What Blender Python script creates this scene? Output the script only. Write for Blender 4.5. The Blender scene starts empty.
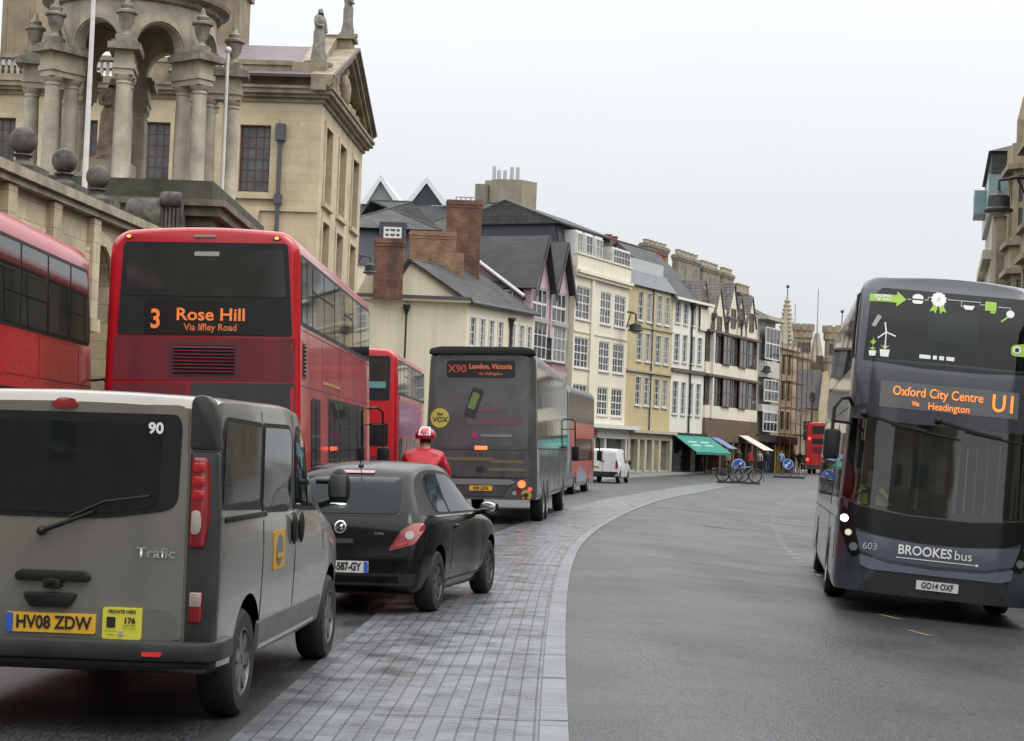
import bpy, bmesh, math, random
from mathutils import Vector as V, Matrix
from mathutils.bvhtree import BVHTree
R = math.radians
random.seed(7)
scene = bpy.context.scene
COL = scene.collection

# ------------------------------------------------------------------ camera, sky, sun, exposure
F, CX, CY = 1800.0, 512.0, 370.5          # focal length and centre in pixels
ROLL, PITCH, CAMZ = R(2.2), math.atan(76.5 / 1800.0), 1.69
_f0 = V((0, math.cos(PITCH), math.sin(PITCH)))
_u0 = V((0, -math.sin(PITCH), math.cos(PITCH)))
_r0 = V((1, 0, 0))
CR = _r0 * math.cos(ROLL) + _u0 * math.sin(ROLL)
CU = _u0 * math.cos(ROLL) - _r0 * math.sin(ROLL)
CAM = V((0, 0, CAMZ))
cd = bpy.data.cameras.new('camera')
cam = bpy.data.objects.new('camera', cd); COL.objects.link(cam)
cd.sensor_width = 36; cd.lens = F / 1024 * 36; cd.clip_end = 2000; cd.clip_start = 0.1
cam.matrix_world = Matrix(((CR.x, CU.x, -_f0.x, 0), (CR.y, CU.y, -_f0.y, 0), (CR.z, CU.z, -_f0.z, CAMZ), (0, 0, 0, 1)))
scene.camera = cam

SUN_EL, SUN_AZ = R(58), R(115)            # azimuth measured from +Y towards +X
w = bpy.data.worlds.new('World'); scene.world = w; w.use_nodes = True
nt = w.node_tree; nt.nodes.clear(); L = nt.links.new
sky = nt.nodes.new('ShaderNodeTexSky'); sky.sky_type = 'NISHITA'; sky.sun_disc = False
sky.sun_elevation = SUN_EL; sky.sun_rotation = SUN_AZ; sky.air_density = 1.0; sky.dust_density = 3.0; sky.ozone_density = 1.0
bg1 = nt.nodes.new('ShaderNodeBackground'); bg1.inputs[1].default_value = 0.05
hsv = nt.nodes.new('ShaderNodeHueSaturation'); hsv.inputs['Saturation'].default_value = 0.25
L(sky.outputs[0], hsv.inputs['Color']); L(hsv.outputs[0], bg1.inputs[0])
tc = nt.nodes.new('ShaderNodeTexCoord'); sx = nt.nodes.new('ShaderNodeSeparateXYZ'); L(tc.outputs['Generated'], sx.inputs[0])
rmp = nt.nodes.new('ShaderNodeValToRGB'); L(sx.outputs[2], rmp.inputs[0])
e = rmp.color_ramp.elements
e[0].position = 0.0; e[0].color = (.235, .245, .255, 1)
e[1].position = 1.0; e[1].color = (1, 1, 1, 1)
a = e.new(.14); a.color = (.248, .256, .263, 1)
a = e.new(.30); a.color = (.34, .345, .35, 1)
a = e.new(.55); a.color = (.80, .81, .82, 1)
nz = nt.nodes.new('ShaderNodeTexNoise'); nz.inputs['Scale'].default_value = 2.2; nz.inputs['Detail'].default_value = 5
mp = nt.nodes.new('ShaderNodeMapping'); mp.inputs['Scale'].default_value = (1, 1, 3.0)
L(tc.outputs['Generated'], mp.inputs[0]); L(mp.outputs[0], nz.inputs['Vector'])
mr = nt.nodes.new('ShaderNodeMapRange'); mr.inputs[1].default_value = .3; mr.inputs[2].default_value = .7; mr.inputs[3].default_value = .965; mr.inputs[4].default_value = 1.035
L(nz.outputs[0], mr.inputs[0])
mx = nt.nodes.new('ShaderNodeMix'); mx.data_type = 'RGBA'; mx.blend_type = 'MULTIPLY'; mx.inputs[0].default_value = 1
L(rmp.outputs[0], mx.inputs[6]); L(mr.outputs[0], mx.inputs[7])
bg2 = nt.nodes.new('ShaderNodeBackground'); bg2.inputs[1].default_value = 2.6
L(mx.outputs[2], bg2.inputs[0])
ad = nt.nodes.new('ShaderNodeAddShader'); L(bg1.outputs[0], ad.inputs[0]); L(bg2.outputs[0], ad.inputs[1])
wo = nt.nodes.new('ShaderNodeOutputWorld'); L(ad.outputs[0], wo.inputs[0])
sl = bpy.data.lights.new('sun', 'SUN'); sl.energy = 1.2; sl.angle = R(25); sl.color = (1, .97, .92)
so = bpy.data.objects.new('sun', sl); COL.objects.link(so)
sd = V((math.sin(SUN_AZ) * math.cos(SUN_EL), math.cos(SUN_AZ) * math.cos(SUN_EL), math.sin(SUN_EL)))
so.rotation_euler = sd.to_track_quat('Z', 'Y').to_euler()
vs = scene.view_settings
scene.display_settings.display_device = 'sRGB'
vs.view_transform = 'Standard'; vs.look = 'None'; vs.exposure = 0.0; vs.gamma = 1.0; vs.use_curve_mapping = False
scene.render.engine = 'CYCLES'
cy = scene.cycles
cy.use_denoising = True; cy.denoising_prefilter = 'ACCURATE'; cy.denoising_input_passes = 'RGB_ALBEDO_NORMAL'
try: cy.denoiser = 'OPENIMAGEDENOISE'
except Exception: pass
cy.max_bounces = 6; cy.diffuse_bounces = 3; cy.glossy_bounces = 3; cy.transparent_max_bounces = 10
cy.sample_clamp_indirect = 4.0; cy.caustics_reflective = False; cy.caustics_refractive = False

def RAY(px, py):
    return (CR * ((px - CX) / F) + CU * ((CY - py) / F) + _f0)
def P(px, py, d):
    """world point seen at a photo pixel, at depth d along +Y"""
    r = RAY(px, py); return CAM + r * (d / r.y)
def spline(pts):
    xs = [p[0] for p in pts]; ys = [p[1] for p in pts]; n = len(xs); m = []
    for i in range(n):
        a, b = max(0, i - 1), min(n - 1, i + 1); m.append((ys[b] - ys[a]) / (xs[b] - xs[a]))
    def f(x):
        if x <= xs[0]: return ys[0] + m[0] * (x - xs[0])
        if x >= xs[-1]: return ys[-1] + m[-1] * (x - xs[-1])
        i = 0
        while xs[i + 1] < x: i += 1
        h = xs[i + 1] - xs[i]; t = (x - xs[i]) / h
        return ((2*t**3 - 3*t*t + 1) * ys[i] + (t**3 - 2*t*t + t) * h * m[i] + (3*t*t - 2*t**3) * ys[i+1] + (t**3 - t*t) * h * m[i+1])
    return f
crown = spline([(-30, -.2), (-5, .1), (10.45, .41), (20.2, .71), (27.6, 1.06), (33.7, 1.5), (41, 2.25), (53.4, 3.85), (66, 5.8), (76.4, 7.8), (98, 12.0), (120, 17.5), (150, 26.5), (190, 40)])
kerbL = spline([(-30, -9.4), (-5, -9.3), (30, -9.0), (45, -7.7), (58, -5.7), (70, -2.4), (80, .4), (95, 3.7), (112, 7.9), (125, 11.6), (136, 15.2), (150, 20.4), (165, 26), (200, 40)])
def kerbR(y): return crown(y) + 8.6
def sstep(a, b, x):
    t = min(1, max(0, (x - a) / (b - a))); return t * t * (3 - 2 * t)
def gz(x, y):
    u = x - crown(y); s = math.sqrt(u * u + .4) - .63
    kl = .008 + .017 * sstep(13, 19, y); k = kl if u < 0 else kl + (.075 - kl) * sstep(0, 2.5, u)
    s = 12 * math.tanh(s / 12)
    return -k * s * (1 - .7 * sstep(50, 95, y)) + .42 * sstep(98, 150, y)
def G(px, py, lift=0):
    """ground point seen at a photo pixel"""
    r = RAY(px, py); t0, t = 2.0, 2.0
    while t < 400:
        p = CAM + r * t
        if p.z <= gz(p.x, p.y) + lift: break
        t0 = t; t += .25 + t * .004
    for _ in range(20):
        m = (t0 + t) / 2; p = CAM + r * m
        if p.z <= gz(p.x, p.y) + lift: t = m
        else: t0 = m
    return CAM + r * t

# ------------------------------------------------------------------ materials
MATS = {}
def M(name, color, rough=.6, metal=0., noise=0., nscale=4., det=7, bump=0., bscale=40., coat=0., spec=.5, dark=None, stretch=(1, 1, 1), emit=0., ecol=None, streak=0., rvar=0.):
    if name in MATS: return MATS[name]
    m = bpy.data.materials.new(name); m.use_nodes = True; MATS[name] = m
    n = m.node_tree; b = n.nodes['Principled BSDF']; L = n.links.new
    col = tuple(color) + (1,)
    b.inputs['Base Color'].default_value = col; b.inputs['Roughness'].default_value = rough; b.inputs['Metallic'].default_value = metal
    b.inputs['Coat Weight'].default_value = coat; b.inputs['Coat Roughness'].default_value = .06; b.inputs['Specular IOR Level'].default_value = spec
    if emit:
        b.inputs['Emission Color'].default_value = tuple(ecol or color) + (1,); b.inputs['Emission Strength'].default_value = emit
    if noise or bump or streak or rvar:
        t = n.nodes.new('ShaderNodeTexCoord'); mp = n.nodes.new('ShaderNodeMapping'); mp.inputs['Scale'].default_value = stretch
        L(t.outputs['Object'], mp.inputs[0])
    if noise or rvar or streak:
        z = n.nodes.new('ShaderNodeTexNoise'); z.inputs['Scale'].default_value = nscale; z.inputs['Detail'].default_value = det; z.inputs['Roughness'].default_value = .62
        L(mp.outputs[0], z.inputs['Vector'])
        r = n.nodes.new('ShaderNodeMapRange'); r.inputs[1].default_value = .34; r.inputs[2].default_value = .66
        L(z.outputs[0], r.inputs[0])
        dk = dark or tuple(c * (1 - noise) for c in color)
        mixn = n.nodes.new('ShaderNodeMix'); mixn.data_type = 'RGBA'
        mixn.inputs[6].default_value = tuple(dk) + (1,); mixn.inputs[7].default_value = col
        L(r.outputs[0], mixn.inputs[0]); out = mixn.outputs[2]
        if streak:
            z2 = n.nodes.new('ShaderNodeTexNoise'); z2.inputs['Scale'].default_value = 1.0; z2.inputs['Detail'].default_value = 6
            mp2 = n.nodes.new('ShaderNodeMapping'); mp2.inputs['Scale'].default_value = (3.2, 3.2, .22); L(t.outputs['Object'], mp2.inputs[0]); L(mp2.outputs[0], z2.inputs['Vector'])
            r2 = n.nodes.new('ShaderNodeMapRange'); r2.inputs[1].default_value = .52; r2.inputs[2].default_value = .75; r2.inputs[3].default_value = 0; r2.inputs[4].default_value = streak
            L(z2.outputs[0], r2.inputs[0])
            m3 = n.nodes.new('ShaderNodeMix'); m3.data_type = 'RGBA'; m3.inputs[7].default_value = tuple(c * .35 for c in color) + (1,)
            L(r2.outputs[0], m3.inputs[0]); L(out, m3.inputs[6]); out = m3.outputs[2]
        L(out, b.inputs['Base Color'])
        if rvar:
            r3 = n.nodes.new('ShaderNodeMapRange'); r3.inputs[3].default_value = max(.02, rough - rvar); r3.inputs[4].default_value = rough + rvar
            L(r.outputs[0], r3.inputs[0]); L(r3.outputs[0], b.inputs['Roughness'])
    if bump:
        z = n.nodes.new('ShaderNodeTexNoise'); z.inputs['Scale'].default_value = bscale; z.inputs['Detail'].default_value = 4
        L(mp.outputs[0], z.inputs['Vector'])
        bp = n.nodes.new('ShaderNodeBump'); bp.inputs['Strength'].default_value = bump; bp.inputs['Distance'].default_value = .02
        L(z.outputs[0], bp.inputs['Height']); L(bp.outputs[0], b.inputs['Normal'])
    return m

def brickmat(name, c1, c2, mortar, bw, bh, ms=.012, rough=.8, bump=.4, uv=False, offset=.5, noise=.35, axes='XZ', msm=.1, bias=0., nscale=1.2, rvar=0., stain=None):
    """bricks, ashlar, tiles or setts: lengths in metres on the given plane"""
    if name in MATS: return MATS[name]
    m = bpy.data.materials.new(name); m.use_nodes = True; MATS[name] = m
    n = m.node_tree; b = n.nodes['Principled BSDF']; L = n.links.new
    b.inputs['Roughness'].default_value = rough
    t = n.nodes.new('ShaderNodeTexCoord')
    if uv: vec = t.outputs['UV']
    else:
        s = n.nodes.new('ShaderNodeSeparateXYZ'); c = n.nodes.new('ShaderNodeCombineXYZ'); L(t.outputs['Object'], s.inputs[0])
        if axes == 'WZ':       # horizontal run = x + y, works on any upright face
            ad = n.nodes.new('ShaderNodeMath'); L(s.outputs[0], ad.inputs[0]); L(s.outputs[1], ad.inputs[1]); L(ad.outputs[0], c.inputs[0]); L(s.outputs[2], c.inputs[1])
        else:
            ix = {'X': 0, 'Y': 1, 'Z': 2}; L(s.outputs[ix[axes[0]]], c.inputs[0]); L(s.outputs[ix[axes[1]]], c.inputs[1])
        vec = c.outputs[0]
    k = n.nodes.new('ShaderNodeTexBrick'); L(vec, k.inputs['Vector'])
    k.inputs['Color1'].default_value = tuple(c1) + (1,); k.inputs['Color2'].default_value = tuple(c2) + (1,); k.inputs['Mortar'].default_value = tuple(mortar) + (1,)
    k.inputs['Scale'].default_value = 1; k.inputs['Mortar Size'].default_value = ms; k.inputs['Mortar Smooth'].default_value = msm; k.inputs['Bias'].default_value = bias
    k.inputs['Brick Width'].default_value = bw; k.inputs['Row Height'].default_value = bh; k.offset = offset
    z = n.nodes.new('ShaderNodeTexNoise'); z.inputs['Scale'].default_value = nscale; z.inputs['Detail'].default_value = 8; z.inputs['Roughness'].default_value = .65
    L(t.outputs['Object'], z.inputs['Vector'])
    r = n.nodes.new('ShaderNodeMapRange'); r.inputs[1].default_value = .32; r.inputs[2].default_value = .68; r.inputs[3].default_value = 1 - noise; r.inputs[4].default_value = 1 + noise * .3
    L(z.outputs[0], r.inputs[0])
    x = n.nodes.new('ShaderNodeMix'); x.data_type = 'RGBA'; x.blend_type = 'MULTIPLY'; x.inputs[0].default_value = 1
    L(k.outputs[0], x.inputs[6]); L(r.outputs[0], x.inputs[7]); out = x.outputs[2]
    if stain:
        z2 = n.nodes.new('ShaderNodeTexNoise'); z2.inputs['Scale'].default_value = 1.0; z2.inputs['Detail'].default_value = 6
        mp2 = n.nodes.new('ShaderNodeMapping'); mp2.inputs['Scale'].default_value = (1.1, 1.1, .25); L(t.outputs['Object'], mp2.inputs[0]); L(mp2.outputs[0], z2.inputs['Vector'])
        r2 = n.nodes.new('ShaderNodeMapRange'); r2.inputs[1].default_value = .5; r2.inputs[2].default_value = .72; r2.inputs[4].default_value = .8; L(z2.outputs[0], r2.inputs[0])
        m3 = n.nodes.new('ShaderNodeMix'); m3.data_type = 'RGBA'; m3.inputs[7].default_value = tuple(stain) + (1,)
        L(r2.outputs[0], m3.inputs[0]); L(out, m3.inputs[6]); out = m3.outputs[2]
    L(out, b.inputs['Base Color'])
    if rvar:
        r3 = n.nodes.new('ShaderNodeMapRange'); r3.inputs[1].default_value = .35; r3.inputs[2].default_value = .65; r3.inputs[3].default_value = rough - rvar; r3.inputs[4].default_value = rough + rvar
        L(z.outputs[0], r3.inputs[0]); L(r3.outputs[0], b.inputs['Roughness'])
    z3 = n.nodes.new('ShaderNodeTexNoise'); z3.inputs['Scale'].default_value = 30; L(t.outputs['Object'], z3.inputs['Vector'])
    inv = n.nodes.new('ShaderNodeMath'); inv.operation = 'MULTIPLY_ADD'; inv.inputs[1].default_value = -1.0
    sc = n.nodes.new('ShaderNodeMath'); sc.operation = 'MULTIPLY'; sc.inputs[1].default_value = .35; L(z3.outputs[0], sc.inputs[0])
    L(k.outputs['Fac'], inv.inputs[0]); L(sc.outputs[0], inv.inputs[2])
    bp = n.nodes.new('ShaderNodeBump'); bp.inputs['Strength'].default_value = bump; bp.inputs['Distance'].default_value = .015
    L(inv.outputs[0], bp.inputs['Height']); L(bp.outputs[0], b.inputs['Normal'])
    return m

def glassmat(name, tint, rough=.02, ior=1.85):
    """real see-through glass: tinted transparency under a clear reflection"""
    if name in MATS: return MATS[name]
    m = bpy.data.materials.new(name); m.use_nodes = True; MATS[name] = m
    n = m.node_tree; n.nodes.clear(); L = n.links.new
    o = n.nodes.new('ShaderNodeOutputMaterial'); tr = n.nodes.new('ShaderNodeBsdfTransparent'); tr.inputs[0].default_value = tuple(tint) + (1,)
    gl = n.nodes.new('ShaderNodeBsdfGlossy'); gl.inputs['Roughness'].default_value = rough
    fr = n.nodes.new('ShaderNodeFresnel'); fr.inputs[0].default_value = ior
    mi = n.nodes.new('ShaderNodeMixShader'); L(fr.outputs[0], mi.inputs[0]); L(tr.outputs[0], mi.inputs[1]); L(gl.outputs[0], mi.inputs[2]); L(mi.outputs[0], o.inputs[0])
    return m

# ------------------------------------------------------------------ mesh helpers
def finish(o, smooth):
    me = o.data
    if smooth:
        for p in me.polygons: p.use_smooth = True
        try: me.set_sharp_from_angle(angle=R(smooth))
        except Exception: pass
def tag(o, label=None, cat=None, group=None, kind=None):
    if label: o['label'] = label
    if cat: o['category'] = cat
    if group: o['group'] = group
    if kind: o['kind'] = kind
    return o
def empty(name, loc=(0, 0, 0), rz=0., label=None, cat=None, group=None):
    o = bpy.data.objects.new(name, None); COL.objects.link(o); o.location = loc; o.rotation_euler = (0, 0, rz); o.empty_display_size = .3
    return tag(o, label, cat, group)
class MB:
    """collects simple shapes into ONE mesh"""
    def __init__(s): s.v = []; s.f = []; s.m = []; s.mi = 0; s.uv = {}
    def mat(s, i): s.mi = i; return s
    def add(s, vs, fs):
        b = len(s.v); s.v += [tuple(p) for p in vs]
        for f in fs: s.f.append([b + i for i in f]); s.m.append(s.mi)
        return s
    def box(s, x0, x1, y0, y1, z0, z1):
        return s.add([(x0, y0, z0), (x1, y0, z0), (x1, y1, z0), (x0, y1, z0), (x0, y0, z1), (x1, y0, z1), (x1, y1, z1), (x0, y1, z1)],
                     [(3, 2, 1, 0), (4, 5, 6, 7), (0, 1, 5, 4), (1, 2, 6, 5), (2, 3, 7, 6), (3, 0, 4, 7)])
    def cbox(s, c, d): return s.box(c[0]-d[0]/2, c[0]+d[0]/2, c[1]-d[1]/2, c[1]+d[1]/2, c[2]-d[2]/2, c[2]+d[2]/2)
    def prism(s, poly, axis, a, b):
        """2-D outline pushed along an axis: axis 'x' outline (y,z); 'y' outline (x,z); 'z' outline (x,y)"""
        def q(p, t): return (t, p[0], p[1]) if axis == 'x' else (p[0], t, p[1]) if axis == 'y' else (p[0], p[1], t)
        n = len(poly)
        return s.add([q(p, a) for p in poly] + [q(p, b) for p in poly],
                     [list(range(n))[::-1], list(range(n, 2 * n))] + [(i, (i + 1) % n, n + (i + 1) % n, n + i) for i in range(n)])
    def solid(s, bot, top):
        n = len(bot)
        return s.add(list(bot) + list(top), [list(range(n))[::-1], list(range(n, 2 * n))] + [(i, (i + 1) % n, n + (i + 1) % n, n + i) for i in range(n)])
    def quad(s, *p): return s.add(p, [tuple(range(len(p)))])
    def slab(s, p, t):
        """thick sheet: polygon p thickened downwards along its normal"""
        p = [V(q) for q in p]; n = (p[1] - p[0]).cross(p[-1] - p[0]).normalized()
        return s.solid([q - n * t for q in p], p)
    def tube(s, pts, r, n=8, close=False):
        pts = [V(p) for p in pts]; rs = r if isinstance(r, (list, tuple)) else [r] * len(pts); vs = []; N = len(pts)
        up = None
        for i, p in enumerate(pts):
            t = (pts[min(i + 1, N - 1)] - pts[max(i - 1, 0)])
            if close: t = pts[(i + 1) % N] - pts[i - 1]
            t = t.normalized()
            if up is None:
                up = V((0, 0, 1)) if abs(t.z) < .9 else V((1, 0, 0))
            a = t.cross(up)
            if a.length < 1e-4: a = t.cross(V((.3, .8, .1)))
            a.normalize(); b = a.cross(t); up = b
            vs += [p + (a * math.cos(k * 2 * math.pi / n) + b * math.sin(k * 2 * math.pi / n)) * rs[i] for k in range(n)]
        fs = []
        for i in range(N if close else N - 1):
            j = (i + 1) % N
            fs += [(i * n + k, i * n + (k + 1) % n, j * n + (k + 1) % n, j * n + k) for k in range(n)]
        if not close: fs += [tuple(range(n))[::-1], tuple((N - 1) * n + k for k in range(n))]
        return s.add(vs, fs)
    def lathe(s, prof, n=20, c=(0, 0, 0), axis='z', a0=0., a1=2 * math.pi, cap=True):
        """profile of (radius, height) turned round an axis"""
        full = abs(a1 - a0 - 2 * math.pi) < 1e-6; k = n if full else n + 1; vs = []
        for r, h in prof:
            for i in range(k):
                t = a0 + (a1 - a0) * i / n; x, y = r * math.cos(t), r * math.sin(t)
                vs.append((c[0] + x, c[1] + y, c[2] + h) if axis == 'z' else (c[0] + h, c[1] + x, c[2] + y) if axis == 'x' else (c[0] + y, c[1] + h, c[2] + x))
        fs = []
        for j in range(len(prof) - 1):
            for i in range(n):
                i2 = (i + 1) % k; fs.append((j * k + i, j * k + i2, (j + 1) * k + i2, (j + 1) * k + i))
        if full and cap:
            if prof[0][0] > 1e-4: fs.append(tuple(range(n))[::-1])
            if prof[-1][0] > 1e-4: fs.append(tuple((len(prof) - 1) * n + i for i in range(n)))
        return s.add(vs, fs)
    def ball(s, c, r, n=14, sq=(1, 1, 1)):
        prof = [(max(1e-5, math.sin(math.pi * i / n)), -math.cos(math.pi * i / n)) for i in range(n + 1)]
        b = len(s.v); s.lathe(prof, n * 2)
        for i in range(b, len(s.v)):
            x, y, z = s.v[i]; s.v[i] = (c[0] + x * r * sq[0], c[1] + y * r * sq[1], c[2] + z * r * sq[2])
        return s
    def xform(s, mtx, start=0):
        for i in range(start, len(s.v)): s.v[i] = tuple(mtx @ V(s.v[i]))
        return s
    def build(s, name, mats, parent=None, smooth=0, label=None, bevel=0.):
        me = bpy.data.meshes.new(name); me.from_pydata(s.v, [], s.f)
        if not isinstance(mats, (list, tuple)): mats = [mats]
        for m in mats: me.materials.append(m)
        if len(mats) > 1:
            for p, i in zip(me.polygons, s.m): p.material_index = min(i, len(mats) - 1)
        bm = bmesh.new(); bm.from_mesh(me); bmesh.ops.recalc_face_normals(bm, faces=bm.faces)
        if bevel:
            bmesh.ops.bevel(bm, geom=[q for q in bm.edges if len(q.link_faces) == 2 and q.calc_face_angle(0) > R(40)], offset=bevel, segments=2, affect='EDGES', profile=.5, clamp_overlap=True)
        bm.to_mesh(me); bm.free(); me.update()
        o = bpy.data.objects.new(name, me); COL.objects.link(o)
        if parent: o.parent = parent
        if label: o['label'] = label
        finish(o, smooth or (40 if bevel else 0)); return o
def dup_tree(o, parent=None):
    c = o.copy(); COL.objects.link(c)
    if parent: c.parent = parent
    for ch in list(o.children): dup_tree(ch, c)
    return c

# ------------------------------------------------------------------ shared materials
ASPH = M('asphalt', (.027, .0295, .0325), .48, noise=.3, nscale=.35, bump=.55, bscale=160, rvar=.12)
def _asphalt():
    m = ASPH; n = m.node_tree; b = n.nodes['Principled BSDF']; L = n.links.new
    src = b.inputs['Base Color'].links[0].from_socket
    t = n.nodes.new('ShaderNodeTexCoord'); mpp = n.nodes.new('ShaderNodeMapping'); mpp.inputs['Scale'].default_value = (1, .17, 1); z = n.nodes.new('ShaderNodeTexNoise'); z.inputs['Scale'].default_value = 62; z.inputs['Detail'].default_value = 1.5; z.inputs['Roughness'].default_value = .5
    L(t.outputs['Object'], mpp.inputs[0]); L(mpp.outputs[0], z.inputs['Vector'])
    r = n.nodes.new('ShaderNodeMapRange'); r.inputs[1].default_value = .3; r.inputs[2].default_value = .72; r.inputs[3].default_value = .25; r.inputs[4].default_value = 2.0; L(z.outputs[0], r.inputs[0])
    x = n.nodes.new('ShaderNodeMix'); x.data_type = 'RGBA'; x.blend_type = 'MULTIPLY'; x.inputs[0].default_value = 1; L(src, x.inputs[6]); L(r.outputs[0], x.inputs[7]); z5 = n.nodes.new('ShaderNodeTexNoise'); z5.inputs['Scale'].default_value = 1; z5.inputs['Detail'].default_value = 4; mp5 = n.nodes.new('ShaderNodeMapping'); mp5.inputs['Scale'].default_value = (.9, .045, 1); L(t.outputs['Object'], mp5.inputs[0]); L(mp5.outputs[0], z5.inputs['Vector'])
    r5 = n.nodes.new('ShaderNodeMapRange'); r5.inputs[1].default_value = .35; r5.inputs[2].default_value = .65; r5.inputs[3].default_value = .72; r5.inputs[4].default_value = 1.18; L(z5.outputs[0], r5.inputs[0])
    x5 = n.nodes.new('ShaderNodeMix'); x5.data_type = 'RGBA'; x5.blend_type = 'MULTIPLY'; x5.inputs[0].default_value = 1; L(x.outputs[2], x5.inputs[6]); L(r5.outputs[0], x5.inputs[7]); L(x5.outputs[2], b.inputs['Base Color'])
    bp = n.nodes.new('ShaderNodeBump'); bp.inputs['Strength'].default_value = .55; bp.inputs['Distance'].default_value = .012; L(z.outputs[0], bp.inputs['Height']); L(bp.outputs[0], b.inputs['Normal'])
_asphalt()
WET = M('wet_tarmac', (.022, .023, .025), .38, noise=.3, nscale=1.5, bump=.4, bscale=120, rvar=.12)
SETT = brickmat('granite_setts', (.15, .158, .170), (.112, .119, .129), (.035, .035, .037), .30, .113, ms=.0065, rough=.29, bump=.55, uv=True, noise=.30, nscale=2.2, rvar=.12, msm=.3)
SLABS = brickmat('border_slabs', (.165, .172, .182), (.13, .136, .145), (.04, .04, .042), .85, .24, ms=.009, rough=.45, bump=.5, uv=True, noise=.4, nscale=2., offset=0., rvar=.1)
PAVE = brickmat('paving_flags', (.19, .18, .165), (.15, .143, .135), (.06, .058, .055), .9, .6, rough=.6, axes='XY', noise=.35)
KERB = M('kerb_granite', (.22, .215, .21), .6, noise=.3, nscale=2.)
WHITE_LINE = M('road_paint', (.26, .26, .255), .6, noise=.6, nscale=9.)
YEL_LINE = M('faded_yellow_paint', (.22, .17, .06), .6, noise=.6, nscale=9.)
BLACK = M('black_plastic', (.014, .014, .015), .5, noise=.25, nscale=6, spec=.3)
RUBBER = M('tyre_rubber', (.016, .016, .016), .75, noise=.4, nscale=20)
GLASS = M('dark_glass', (.007, .011, .012), .03, spec=.45, bump=.02, bscale=2.2)
GLASSB = M('sooty_glass', (.025, .028, .028), .08, spec=.6, bump=.03, bscale=1.8, noise=.4, nscale=2.5)
CHROME = M('bright_metal', (.6, .6, .6), .2, metal=1.)
STEEL = M('dull_steel', (.25, .25, .26), .42, metal=.8, noise=.3, nscale=8)
LEDO = M('orange_display', (1, .28, .04), .5, emit=.72, ecol=(1, .25, .04))
LEDD = M('dim_orange_display', (.4, .10, .03), .5, emit=.24, ecol=(1, .22, .05))
REDL = M('lit_red_lamp', (.9, .03, .02), .3, emit=3.0, ecol=(1, .05, .03))
REDP = M('red_lens', (.24, .008, .012), .12, coat=.8, noise=.25, nscale=14)
CLEARL = M('clear_lens', (.34, .29, .27), .12, coat=.6)
HEAD = M('lit_headlamp', (1, 1, 1), .3, emit=5, ecol=(1, .98, .95))
WHITE = M('white_vinyl', (.75, .75, .73), .5)
BLACKT = M('black_lettering', (.012, .012, .012), .5)
YPLATE = M('yellow_plate', (.72, .40, .03), .45)
WPLATE = M('white_plate', (.62, .62, .60), .45)
EUBLUE = M('plate_blue', (.03, .10, .45), .45)

# ------------------------------------------------------------------ ground
def strip(name, ua, ub, y0, y1, mat, lift, base=crown, n=2, dy=1.0, uvm=False):
    """a sheet following the street between two offsets from a line"""
    mb = MB(); ys = []; y = y0
    while y < y1 - 1e-6: ys.append(y); y += dy * (1 + max(0, y) / 60)
    ys.append(y1); uv = []; s = 0; px = None
    for yy in ys:
        p0 = V((base(yy), yy))
        if px is not None: s += (p0 - px).length
        px = p0; t = V((base(yy + .5) - base(yy - .5), 1)).normalized(); nrm = V((t.y, -t.x))
        for i in range(n + 1):
            a = ua + (ub - ua) * i / n; q = p0 + nrm * a
            mb.v.append((q.x, q.y, gz(q.x, q.y) + lift)); uv.append((s, a - ua))
    for j in range(len(ys) - 1):
        for i in range(n):
            a = j * (n + 1) + i; mb.f.append([a, a + 1, a + n + 2, a + n + 1]); mb.m.append(0)
    o = mb.build(name, mat, smooth=60)
    if uvm:
        lay = o.data.uv_layers.new(name='UVMap')
        for lp in o.data.loops: lay.data[lp.index].uv = uv[lp.vertex_index]
    return o
def ys_list(y0, y1): 
    r = []; y = y0
    while y < y1: r.append(y); y += 1.2 + max(0, y) / 50
    return r + [y1]
mb = MB(); ys = ys_list(-30, 230); NX = 40
for y in ys:
    a, b = kerbL(y), kerbR(y)
    for i in range(NX + 1):
        x = a + (b - a) * i / NX; mb.v.append((x, y, gz(x, y)))
for j in range(len(ys) - 1):
    for i in range(NX):
        a = j * (NX + 1) + i; mb.f.append([a, a + 1, a + NX + 2, a + NX + 1]); mb.m.append(0)
tag(mb.build('road', ASPH, smooth=60), kind='structure')
mb = MB().quad((-700, -300, -1.3), (700, -300, -1.3), (700, 900, -1.3), (-700, 900, -1.3))
tag(mb.build('ground', PAVE), kind='structure')
def gwall(y): return gz(kerbL(y), y) + .12
for nm, kf, sg in (('pavement', kerbL, -1), ('pavement', kerbR, 1)):
    mb = MB(); mk = MB(); offs = [.16, 1.5, 3.2, 6, 45]
    for y in ys:
        for q in offs:
            x = kf(y) + sg * q; mb.v.append((x, y, gz(kf(y), y) + .12 + .02 * min(q, 3.5)))
        z = gz(kf(y), y); x = kf(y)
        for (dx, dz) in ((0, -.1), (0, .105), (.02, .124), (.162, .124)): mk.v.append((x + sg * dx, y, z + dz))
    for j in range(len(ys) - 1):
        for i in range(4): a = j * 5 + i; mb.f.append([a, a + 1, a + 6, a + 5]); mb.m.append(0)
        for i in range(3): a = j * 4 + i; mk.f.append([a, a + 1, a + 5, a + 4]); mk.m.append(0)
    tag(mb.build(nm, PAVE), kind='structure'); tag(mk.build('kerb', KERB), kind='structure')
SW = 2.1
tag(strip('wet_strip', -SW, -1.9, -6, 110, WET, .004, uvm=False), kind='structure')
tag(strip('sett_paving', -1.9, -.18, -6, 110, SETT, .008, n=6, uvm=True), kind='structure')
tag(strip('border_paving', -.18, .0, -6, 110, SLABS, .012, uvm=True), kind='structure')
random.seed(21); yj = 11.2
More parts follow.
